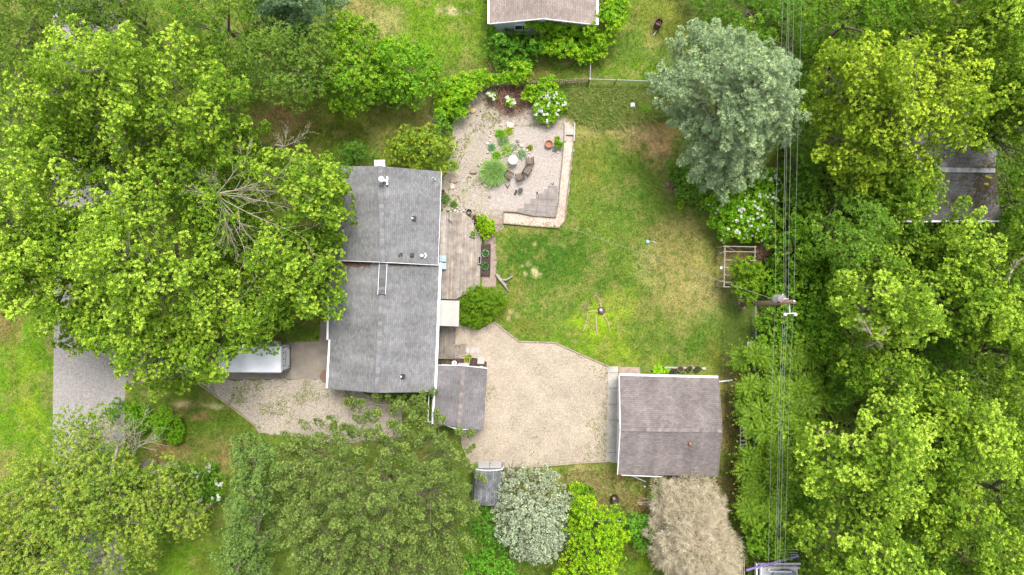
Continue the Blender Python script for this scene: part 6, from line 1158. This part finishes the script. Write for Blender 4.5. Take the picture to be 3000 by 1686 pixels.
plant('lime_tree', 'brilliant yellow green tree right of the silver spruce', 'tree', [(1450, 1220), (1485, 1265), (1530, 1270), (1545, 1290), (1560, 1330), (1575, 1370), (1560, 1410), (1540, 1440), (1500, 1510), (1400, 1510), (1330, 1470), (1400, 1430), (1440, 1380), (1430, 1320), (1440, 1260)], 5.5, 2.2, 'lime', 150)
plant('dark_bush', 'deep green bush between the olive conifer and silver spruce', 'bush', [(1190, 1290), (1240, 1270), (1260, 1330), (1290, 1390), (1280, 1420), (1200, 1400), (1180, 1340)], 3.0, 1.4, 'dark', 151, tint=(1, 1.25, 1.2))
plant('lilac_bush', 'bright green bush at the bottom edge below the silver spruce', 'bush', [(1180, 1390), (1260, 1390), (1300, 1420), (1320, 1500), (1160, 1500)], 3.0, 1.4, 'vine', 152, tint=(.85, 1.1, 1.2))
plant('fence_shrub', 'dark shrub along the low wire fence beside the tan tree', 'shrub', [(1545, 1290), (1600, 1285), (1640, 1290), (1650, 1330), (1640, 1385), (1610, 1380), (1570, 1340)], 1.9, .8, 'dark', 153, tint=(1.2, 1.5, 1.2))
plant('weed_clump', 'patch of green weeds above the lime tree in the rough ground', 'weeds', [(1420, 1220), (1450, 1210), (1490, 1225), (1500, 1250), (1450, 1260), (1425, 1245)], .5, .2, 'vine', 154, scale=.6)
plant('tan_tree', 'feathery tan brown leafless tree below the garage', 'tree', [(1650, 1260), (1665, 1210), (1700, 1195), (1760, 1200), (1790, 1210), (1820, 1240), (1820, 1290), (1845, 1330), (1865, 1380), (1860, 1440), (1845, 1520), (1720, 1520), (1690, 1440), (1650, 1380), (1655, 1310)], 6.8, 1.6, 'tan', 155, shape=.8)
# right hand woodland
plant('maple_tree', 'most golden round maple in the upper right', 'tree', [(2022, 190), (2050, 140), (2110, 105), (2200, 120), (2230, 165), (2300, 100), (2350, 90), (2400, 130), (2462, 175), (2462, 260), (2440, 300), (2455, 350), (2400, 385), (2330, 375), (2310, 440), (2200, 460), (2130, 450), (2060, 400), (2050, 330), (2020, 260)], 14.0, 7, 'pale_maple', 156, GR, tint=(1.05, .98, .75))
plant('chestnut_tree', 'larger leaved green tree at the top right beside the power lines', 'tree', [(2030, 60), (2060, 10), (2120, -50), (2290, -50), (2280, 60), (2250, 110), (2150, 120), (2080, 110), (2040, 120)], 10.5, 5, 'vine', 157, GR, scale=1.25, tint=(.95, .95, .9))
plant('silver_maple_tree', 'silvery tipped maple at the top right corner', 'tree', [(2280, -60), (2640, -60), (2640, 120), (2560, 130), (2520, 190), (2440, 130), (2350, 80), (2290, 70)], 13.5, 7, 'pale_maple', 158, GR)
plant('silver_maple_tree', 'pale maple on the right edge above the mossy house', 'tree', [(2480, 180), (2560, 140), (2640, 130), (2640, 520), (2560, 500), (2530, 430), (2480, 390), (2450, 330), (2470, 260)], 12.5, 6, 'pale_maple', 159, GR, dens=.9)
plant('oak_tree', 'duller green tree whose crown covers the left of the mossy house', 'tree', [(2220, 440), (2300, 400), (2380, 380), (2400, 440), (2410, 500), (2370, 540), (2310, 520), (2280, 550), (2240, 520), (2210, 480)], 9.0, 5, 'maple', 160, GR, yf=.3, tint=(.95, .95, 1))
plant('poplar_tree', 'dull green tree between the golden maple and the understorey', 'tree', [(2030, 560), (2080, 500), (2160, 480), (2220, 540), (2260, 590), (2240, 640), (2180, 660), (2120, 690), (2060, 640)], 9.0, 5, 'dull', 161, GR, tint=(1, 1.15, .9))
plant('silver_maple_tree', 'pale maple with a crown overlapping the lower edge of the mossy roof', 'tree', [(2340, 590), (2400, 555), (2430, 500), (2480, 540), (2520, 580), (2530, 640), (2500, 690), (2430, 700), (2370, 670), (2320, 630)], 10.5, 5.5, 'pale_maple', 162, GR)
plant('silver_maple_tree', 'pale maple at the right edge halfway down', 'tree', [(2500, 600), (2560, 560), (2640, 540), (2640, 800), (2570, 760), (2520, 700)], 10, 5.5, 'pale_maple', 163, GR, dens=.9)
plant('silver_maple_tree', 'pale maple with a forked bare limb right of the utility pole', 'tree', [(2085, 700), (2130, 680), (2190, 700), (2250, 700), (2290, 660), (2330, 720), (2350, 800), (2300, 860), (2240, 890), (2180, 860), (2130, 820), (2095, 760)], 13, 6.5, 'pale_maple', 164, GR)
plant('maple_tree', 'deeper green maple at the centre right', 'tree', [(2300, 660), (2400, 660), (2480, 700), (2510, 780), (2500, 850), (2430, 880), (2360, 860), (2330, 780)], 11, 5.5, 'maple', 165, GR)
plant('silver_maple_tree', 'pale maple near the right edge under the deeper green one', 'tree', [(2440, 850), (2530, 800), (2640, 810), (2640, 1060), (2550, 1050), (2500, 1000), (2450, 940)], 12.5, 6, 'pale_maple', 166, GR)
plant('maple_tree', 'shaded maple above the largest crown in the lower right', 'tree', [(2100, 880), (2160, 860), (2240, 890), (2310, 900), (2340, 960), (2290, 1000), (2200, 990), (2120, 960)], 9.5, 5, 'maple', 167, GR)
plant('silver_maple_tree', 'largest pale crown of the lower right woodland reaching over the power lines', 'tree', [(1970, 1100), (2000, 1085), (2060, 1080), (2120, 1040), (2160, 990), (2230, 980), (2290, 1010), (2330, 1060), (2340, 1140), (2310, 1200), (2280, 1260), (2200, 1280), (2120, 1270), (2050, 1220), (1975, 1210), (1990, 1150)], 14.5, 7, 'pale_maple', 168, GR)
plant('silver_maple_tree', 'bright broad maple right of the largest pale crown', 'tree', [(2330, 960), (2420, 930), (2500, 1010), (2540, 1080), (2530, 1180), (2480, 1240), (2420, 1230), (2370, 1180), (2350, 1080)], 13.5, 6.5, 'pale_maple', 169, GR)
plant('maple_tree', 'golden green maple in the lower right beside the dark gap', 'tree', [(2300, 1220), (2380, 1210), (2450, 1230), (2480, 1290), (2440, 1340), (2370, 1360), (2300, 1320)], 10.5, 5.5, 'maple', 170, GR, yf=.8)
plant('silver_maple_tree', 'pale maple at the right edge of the lower woodland', 'tree', [(2520, 1080), (2640, 1060), (2640, 1400), (2560, 1370), (2500, 1300), (2490, 1220), (2540, 1170)], 12.5, 6, 'pale_maple', 171, GR)
plant('silver_maple_tree', 'pale maple at the bottom left of the lower woodland over the trailer', 'tree', [(2010, 1330), (2100, 1260), (2200, 1280), (2260, 1330), (2280, 1400), (2270, 1520), (2020, 1520), (2060, 1420), (2000, 1360)], 11.5, 6, 'pale_maple', 172, GR)
plant('maple_tree', 'maple at the bottom right corner of the photo', 'tree', [(2370, 1400), (2440, 1350), (2530, 1370), (2640, 1400), (2640, 1520), (2380, 1520)], 10.5, 5.5, 'pale_maple', 173, GR)
plant('maple_tree', 'mid green maple filling the gap between the forked limb maple and the golden maple', 'tree', [(2120, 560), (2220, 600), (2300, 640), (2300, 700), (2200, 720), (2110, 700), (2080, 640)], 8.5, 4.5, 'maple', 203, GR)
plant('maple_tree', 'mid green maple linking the largest pale crown to its bright neighbour', 'tree', [(2280, 960), (2360, 980), (2400, 1080), (2380, 1180), (2310, 1180), (2290, 1060)], 10.5, 5.5, 'maple', 204, GR)
plant('maple_tree', 'mid green maple between the two bottom pale crowns', 'tree', [(2230, 1260), (2330, 1230), (2380, 1300), (2330, 1370), (2260, 1370)], 9.5, 5, 'maple', 205, GR)
plant('maple_tree', 'mid green maple at the right edge below the mossy house', 'tree', [(2420, 680), (2520, 720), (2600, 760), (2600, 860), (2480, 880), (2420, 800)], 9.5, 5, 'maple', 206, GR)
plant('maple_tree', 'mid green maple at the upper right between golden and silvery crowns', 'tree', [(2400, 80), (2520, 120), (2540, 260), (2500, 380), (2440, 340), (2440, 200)], 9.5, 5, 'maple', 207, GR)
plant('maple_tree', 'mid green maple left of the mossy roof behind the duller tree', 'tree', [(2180, 440), (2280, 430), (2330, 480), (2300, 560), (2220, 600), (2160, 560)], 8.0, 4.2, 'maple', 208, GR, yf=.25)
plant('understorey_bush', 'bright leafy vines directly under the lines between the flowering shrub and the golden maple', 'bush', [(1960, 420), (2040, 420), (2060, 520), (1980, 560)], 3.6, 1.8, 'vine', 209, GR, tint=(.85, .9, .9))
plant('dark_understorey_tree', 'dark green tree in the shaded gap at the bottom of the woodland', 'tree', [(2250, 1330), (2370, 1340), (2390, 1430), (2370, 1510), (2270, 1510)], 6.5, 3.5, 'dark', 174, GR)
plant('dark_understorey_tree', 'dark green tree under the power lines at the top', 'tree', [(1700, -40), (1880, -50), (2040, -50), (2040, 100), (2010, 240), (1980, 80), (1900, 100), (1850, 80), (1760, 50)], 6.0, 3.0, 'dark', 175, GR, tint=(1.1, 1.15, 1.1))
plant('climbing_vine', 'bright vines behind the top of the blue green pine', 'vine', [(1860, 60), (1920, 45), (1960, 70), (1930, 120), (1870, 110)], 6.6, 5.0, 'vine', 176, tint=(.9, .9, 1))
plant('dark_understorey_tree', 'dark understorey tree between the pine and the golden maple', 'tree', [(1990, 120), (2040, 150), (2050, 300), (2060, 420), (2050, 520), (1990, 540), (1960, 480), (1990, 360), (2010, 250)], 5.5, 2.5, 'dark', 177, GR)
plant('understorey_bush', 'mid green understorey beside the lines above the pole', 'bush', [(1950, 520), (2040, 500), (2060, 580), (2050, 680), (1980, 680), (1935, 640)], 4.0, 2.0, 'vine', 178, GR, tint=(.9, .95, .95))
plant('understorey_bush', 'leafy understorey between the garden frame and the pale maples', 'bush', [(1935, 650), (2000, 670), (2080, 650), (2110, 700), (2100, 780), (2000, 760), (1940, 740)], 4.0, 2.0, 'vine', 179, GR, tint=(.9, .97, .9))
plant('understorey_bush', 'leafy mass just right of the utility pole foot', 'bush', [(1930, 775), (2000, 765), (2110, 780), (2120, 860), (2080, 910), (1990, 890), (1900, 870), (1905, 820)], 4.2, 2.0, 'vine', 180, GR, tint=(.92, .98, .9))
plant('understorey_tree', 'green understorey tree below the mossy house eave', 'tree', [(2230, 570), (2320, 560), (2360, 610), (2340, 660), (2270, 680), (2220, 650)], 5.0, 2.5, 'vine', 181, GR, tint=(.75, .8, .9))
plant('understorey_tree', 'understorey tree on the right edge by the mossy house', 'tree', [(2500, 430), (2580, 400), (2640, 480), (2640, 620), (2530, 560)], 6.0, 3.0, 'vine', 182, GR, tint=(.8, .85, .9))
plant('understorey_tree', 'understorey tree in the middle of the lower woodland', 'tree', [(2280, 860), (2400, 850), (2450, 940), (2380, 1010), (2300, 960)], 6.0, 3.0, 'dark', 183, GR, tint=(1.2, 1.3, 1))
plant('understorey_tree', 'understorey tree filling the gap left of the dark hollow', 'tree', [(2310, 1060), (2400, 1080), (2400, 1180), (2440, 1260), (2330, 1250), (2280, 1200)], 6.0, 3.0, 'dark', 184, GR, tint=(1.2, 1.3, 1))
plant('understorey_tree', 'understorey tree by the right edge between pale crowns', 'tree', [(2440, 700), (2560, 700), (2560, 860), (2500, 880), (2440, 800)], 6.5, 3.0, 'vine', 185, GR, tint=(.8, .9, .9))
plant('understorey_bush', 'vine tangle at the very bottom beside the board fence', 'bush', [(1860, 1290), (1930, 1290), (2000, 1340), (1990, 1390), (1920, 1395), (1870, 1370)], 3.2, 1.4, 'vine', 186, GR, yf=.5)
plant('understorey_bush', 'dark bush strip between sumac and the largest pale crown', 'bush', [(1990, 1200), (2060, 1220), (2110, 1280), (2040, 1320), (1980, 1300)], 3.6, 1.8, 'dark', 187, GR, tint=(1.1, 1.3, 1.1))
plant('understorey_bush', 'dark leafy bush right of the sumac thicket', 'bush', [(2060, 900), (2120, 920), (2160, 990), (2120, 1050), (2060, 1070), (2050, 980)], 4.2, 2.0, 'dark', 188, GR, tint=(1.2, 1.3, 1.1))
# grass clump, herbs of the island
def grass_clump(name, label, x, y, r, h, n, cols, seed, W=.03, cat='grass clump', group=None):
    rg = np.random.default_rng(seed); o = P(x, y); root = empty(name, o, label, cat, group); N = n; a = rg.uniform(0, 6.283, N); rr = r*.5*np.sqrt(rg.uniform(0, 1, N))
    pts = np.stack([o.x+rr*np.cos(a), o.y+rr*np.sin(a), np.full(N, .03)+rg.uniform(0, h*.35, N)], 1); ax = nrm(np.stack([np.cos(a)*rr/r*1.6, np.sin(a)*rr/r*1.6, np.full(N, 1.)], 1)+rg.normal(0, .2, (N, 3)))
    cols = tuple(tuple(c*2.1 for c in cc) for cc in cols); tufts('blades', pts, 7, h, W, cols, rg, (.15, 1.15), parent=root, axis=ax); return root
grass_clump('ornamental_grass', 'big fountain of blue green ornamental grass on the gravel patio', 1446, 508, .95, .85, 340, ((.07, .15, .05), (.24, .32, .12)), 1, .028)
for (x, y, r, h, c, lab) in ((1466, 394, .5, .35, ((.05, .14, .01), (.16, .30, .02)), 'bright green mound near the pale boulder at the head of the island'), (1492, 385, .35, .3, ((.14, .18, .02), (.26, .30, .03)), 'yellowish mound touching the largest pale boulder'), (1475, 415, .7, .35, ((.10, .15, .07), (.20, .26, .13)), 'grey green herb patch in the middle of the island'), (1441, 433, .4, .3, ((.07, .14, .08), (.15, .24, .13)), 'bluish herb at the left of the island'), (1484, 440, .6, .4, ((.14, .20, .06), (.26, .33, .12)), 'wispy pale grass in the island centre'), (1455, 458, .5, .3, ((.05, .14, .01), (.17, .30, .02)), 'vivid green mound above the ornamental grass'), (1505, 430, .4, .3, ((.17, .20, .17), (.28, .31, .27)), 'silvery lavender patch in the island'), (1530, 452, .5, .35, ((.12, .17, .12), (.24, .30, .2)), 'silvery herb near the round table'), (1553, 434, .35, .2, ((.12, .13, .02), (.22, .24, .04)), 'olive ground cover at the right of the island'), (1632, 408, .3, .2, ((.12, .16, .02), (.22, .28, .03)), 'yellow green moss patch above the low green mound'), (1330, 600, .5, .25, ((.06, .11, .03), (.16, .22, .06)), 'weedy plants beside the white stones'), (1305, 585, .5, .35, ((.05, .10, .03), (.13, .2, .05)), 'green herbs along the house wall above the deck'), (1925, 1083, .4, .45, ((.11, .22, .01), (.28, .42, .02)), 'bright lime weed at the garage corner slab'), (1953, 1084, .25, .3, ((.10, .22, .01), (.26, .40, .02)), 'leafy lime plant next to the tubs'), (1911, 1452, .3, .35, ((.11, .26, .01), (.24, .42, .02)), 'vivid green tuft on the timber pile'), (1888, 318, .5, .5, ((.08, .17, .02), (.2, .32, .04)), 'light green bush beneath the birdhouse'), (1375, 1046, .25, .2, ((.08, .13, .02), (.2, .26, .04)), 'weeds beside the slab row'), (2000, 1095, .3, .2, ((.06, .12, .02), (.15, .22, .03)), 'weeds under the garage gutter')):
    grass_clump('herb_mound', lab, x, y, r*.82, h*.85, int(95*r), c, int(x), .05, 'plant')
root = plant('sedum_mound', 'smooth vivid green low mound beside the rusty bowl', 'plant', [(1392, 358), (1404, 352), (1418, 362), (1421, 374), (1410, 380), (1396, 374)], .35, .12, 'dome', 190, scale=.35)
# brush pile
root = empty('brush_pile', P(1500, 290), 'heap of dry reddish brown brushwood at the top of the patio', 'brush pile'); rg = np.random.default_rng(12); mb = MB()
for _ in range(420):
    t_ = rg.normal(0, 1, 2); a = P(1490+t_[0]*26, 268+t_[1]*24, 0); d = rg.uniform(0, 6.283); L_ = rg.uniform(.6, 1.7); z_ = rg.uniform(.05, .7)
    e = Vector((a.x+math.cos(d)*L_, a.y+math.sin(d)*L_, max(.03, z_+rg.uniform(-.3, .2)))); mb.tube([(a.x, a.y, z_), (Vector((a.x, a.y, z_))+e)/2+Vector((rg.normal(0, .12), rg.normal(0, .12), .08)), e], [.012, .011, .006], 4, False)
M['red_twig'] = pmat('red_brown_twig', (.22, .125, .09), .9, .35, 4); mb.build('twigs', M['red_twig'], root)
x, y = rg.normal(1508, 32, 1400), rg.normal(292, 22, 1400); o = np.array([tuple(P(a, b, .08)) for a, b in zip(x, y)])
tufts('debris', o, 5, .16, .02, ((.14, .085, .06), (.26, .16, .11)), rg, (.6, 1.5), 'dry', root)
# twig debris by the frame and shed
def twigs(name, label, x, y, sx, sy, n, L0, seed, z=.25, cat='brushwood', mat='pale_bark'):
    rg = np.random.default_rng(seed); root = empty(name, P(x, y), label, cat); mb = MB()
    for _ in range(n):
        a = P(x+rg.normal(0, sx), y+rg.normal(0, sy), 0); d = rg.uniform(0, 6.283); L_ = rg.uniform(.4, 1)*L0; z_ = rg.uniform(.03, z); mb.tube([(a.x, a.y, z_), (a.x+math.cos(d)*L_*.5, a.y+math.sin(d)*L_*.5, z_+.05), (a.x+math.cos(d)*L_, a.y+math.sin(d)*L_, z_)], [.015, .012, .006], 4, False)
    mb.build('twigs', M[mat], root)
twigs('twig_heap', 'tangle of brown twigs above the leafy shrub in the garden frame', 2214, 745, 12, 12, 120, .9, 1, 1.8, mat='red_twig'); twigs('twig_heap', 'heap of brown sticks between the garden shed and the silver spruce', 1500, 1385, 16, 8, 60, 1.2, 2, mat='old_wood'); twigs('vine_stems', 'bare twisted vine stems hanging left of the patio vines', 1288, 372, 4, 22, 60, 1.4, 3, 1.2)
# dead limbs
def dead(name, label, px, py, z, arms, seed, mat='pale_bark', cat='dead branches', gz=0.0, trunk=None):
    rg = np.random.default_rng(seed); o = P(px, py, z); mb = MB(); root = empty(name, (o.x, o.y, 0), label, cat)
    if trunk: t0 = P(*trunk); mb.tube([(t0.x, t0.y, 0), (t0.x, t0.y, z*.5), (t0+o)/2+Vector((0, 0, z*.35)) if t0.z == 0 else t0, o], [.16, .14, .12, .09], 8, False)
    for (ex, ey, dz_, r_) in arms:
        e = P(ex, ey, z+dz_); d = e-o; bare_branch(mb, o, d, d.length, r_*.72, rg, 2, .10, .0, (2, 4), 8)
    mb.build('branch', M[mat], root, smooth=True); return root
dead('dead_tree', 'dead grey branches fanning out above the green crowns left of the house', 632, 570, 9.6, [(900, 700, -.5, .045), (770, 720, -1, .04), (800, 790, -1.5, .045), (710, 740, -1, .04), (870, 520, .5, .05), (760, 480, 1, .05), (860, 440, .5, .045), (640, 500, .8, .03), (600, 500, .5, .035), (540, 580, 0, .035), (545, 630, -.5, .035), (590, 590, -.2, .03), (880, 620, 0, .045), (660, 660, -1, .035), (740, 570, .5, .04), (840, 780, -1.5, .04)], 5, trunk=(668, 612, 0))
dead('dead_sapling', 'bare pale sapling at the edge of the shady lawn', 832, 430, 5.5, [(800, 400, .5, .025), (840, 370, 1, .03), (870, 400, .6, .025), (920, 430, .3, .02), (815, 440, 0, .02), (850, 440, .3, .02)], 6, trunk=(838, 452, 0), cat='dead tree')
dead('dead_limb', 'long pale bare limb rising through the thin tree in the lower left', 345, 1310, 9.5, [(310, 1240, 1.5, .07), (300, 1200, 1.8, .05), (430, 1260, 1.5, .04), (350, 1260, 2, .03), (280, 1280, 1, .03)], 7, trunk=(440, 1430, 0))
dead('dead_limb', 'curving bare limb with fine twigs over the round dome bush', 390, 1330, 8.5, [(455, 1240, 1.5, .05), (480, 1215, 1.8, .03), (405, 1270, 1, .025)], 8)
dead('dead_limb', 'short bare limb over the left of the white flowering shrub', 440, 1385, 7.0, [(500, 1375, .5, .03), (420, 1385, 0, .03), (520, 1400, .5, .03)], 9)
dead('bare_limb', 'thick forked bare limb right of the utility pole', 2565, 995, 11.3, [(2530, 930, .9, .09), (2600, 965, .7, .07), (2570, 1020, -2, .10)], 10, cat='limb')
dead('bare_limb', 'curved grey bare limb inside the largest pale crown', 2575, 1275, 12.0, [(2670, 1322, .6, .10), (2560, 1265, -.5, .1)], 11, cat='limb')
dead('bare_limb', 'pale bare limb tops at the right edge beside the mossy house', 2960, 800, 11, [(2990, 760, .6, .12), (2930, 840, -2, .1)], 12, cat='limb')
# sumac thicket: rosettes of long fronds
def sumac(x, y, z, R, seed, label, tint=1.0):
    rg = np.random.default_rng(seed); o = P(x, y, z); root = empty('sumac', (o.x, o.y, 0), label, 'sumac', 'sumac bushes in the thicket'); Cs = []; Ds = []
    nh = 2
    for h in range(nh):
        c = np.array(o)+(rg.normal(0, .6, 3)*np.array([1, 1, .35]) if h else 0); nf = rg.integers(9, 12); a0 = rg.uniform(0, 6.28)
        for k in range(nf):
            a = a0+k*6.283/nf+rg.normal(0, .12); el = rg.uniform(.05, .55); L_ = R*rg.uniform(.75, 1.1); n = 9
            for j in range(1, n):
                t = j/n; p = c+np.array([math.cos(a), math.sin(a), 0])*L_*t+np.array([0, 0, el*t*1.2-t*t*.55])*L_
                w = .16*math.sin(math.pi*min(1, t*.85+.12))
                for s in (-1, 1):
                    q = a+s*1.05; Cs.append(p); Ds.append((math.cos(q), math.sin(q), rg.normal(0, .15), w*1.6))
            Cs.append(c+np.array([math.cos(a), math.sin(a), 0])*L_+np.array([0, 0, el*1.2-.55])*L_); Ds.append((math.cos(a), math.sin(a), -.2, .18))
    for _ in range(14*nh): Cs.append(np.array(o)+rg.normal(0, .25, 3)*np.array([1, 1, .3])); q = rg.uniform(0, 6.28); Ds.append((math.cos(q), math.sin(q), .5, .15))
    Cs = np.array(Cs); Ds = np.array(Ds); L_ = Ds[:, 3:4]*1.35; D = nrm(Ds[:, :3]); N = len(Cs); side = nrm(np.cross(D, np.array([[0, 0, 1.]])+rg.normal(0, .15, (N, 3))))
    V = np.stack([Cs, Cs+D*L_*.5+side*L_*.24, Cs+D*L_+np.array([0, 0, -.03]), Cs+D*L_*.5-side*L_*.24], 1).reshape(-1, 3); t = rg.uniform(0, 1, (N, 1)); c0 = np.array([.06, .12, .007]); c1 = np.array([.145, .235, .010])
    C = np.repeat((c0*(1-t)+c1*t)*tint*rg.uniform(.9, 1.1, (N, 1)), 4, 0); np_mesh('foliage', V, np.arange(N*4).reshape(-1, 4), C, M['leaf'], root)
    mb = MB(); mb.tube([(o.x, o.y, 0), (o.x+.05, o.y, z*.5), (o.x, o.y, z)], [.05, .04, .025], 6, False); mb.build('stem', M['bark'], root)
SU = [tuple(a*DS for a in p) for p in [(1865, 905), (1900, 890), (1935, 900), (1970, 930), (2000, 905), (1885, 970), (1920, 985), (1960, 975), (2005, 970), (2040, 960), (1880, 1015), (1915, 1035), (1955, 1020), (1995, 1025), (2035, 1020), (1895, 1080), (1935, 1075), (1970, 1060), (2010, 1065), (1885, 1150), (1925, 1130), (1960, 1130), (1900, 1190), (1940, 1190), (1975, 1185), (1890, 1235), (1930, 1250), (1970, 1245), (1880, 1275), (1985, 1290), (2020, 1300), (1950, 1300), (2040, 900), (2070, 1000)]]
ORD = ['first', 'second', 'third', 'fourth', 'fifth', 'sixth', 'seventh', 'eighth', 'ninth', 'tenth', 'eleventh']
rows = sorted(range(len(SU)), key=lambda i: SU[i][1]); rows = [sorted(rows[k:k+4], key=lambda i: SU[i][0]) for k in range(0, len(rows), 4)]
SP = {0: 'sumac nearest the lawn at the top left of the thicket', 9: 'bluish sumac deepest in the thicket beside the maples', 23: 'sumac reaching out over the rough grass level with the garage back wall'}
for ri, row in enumerate(rows):
    for ci, i in enumerate(row):
        lab = SP.get(i, 'feathery sumac, %s from the left in the %s row down the thicket beside the garage' % (ORD[ci], ORD[ri]))
        sumac(SU[i][0], SU[i][1], 2.6+1.5*((i*37) % 10)/10, 1.25, 300+i, lab, 1.45 if i not in (9, 14) else 1.1)
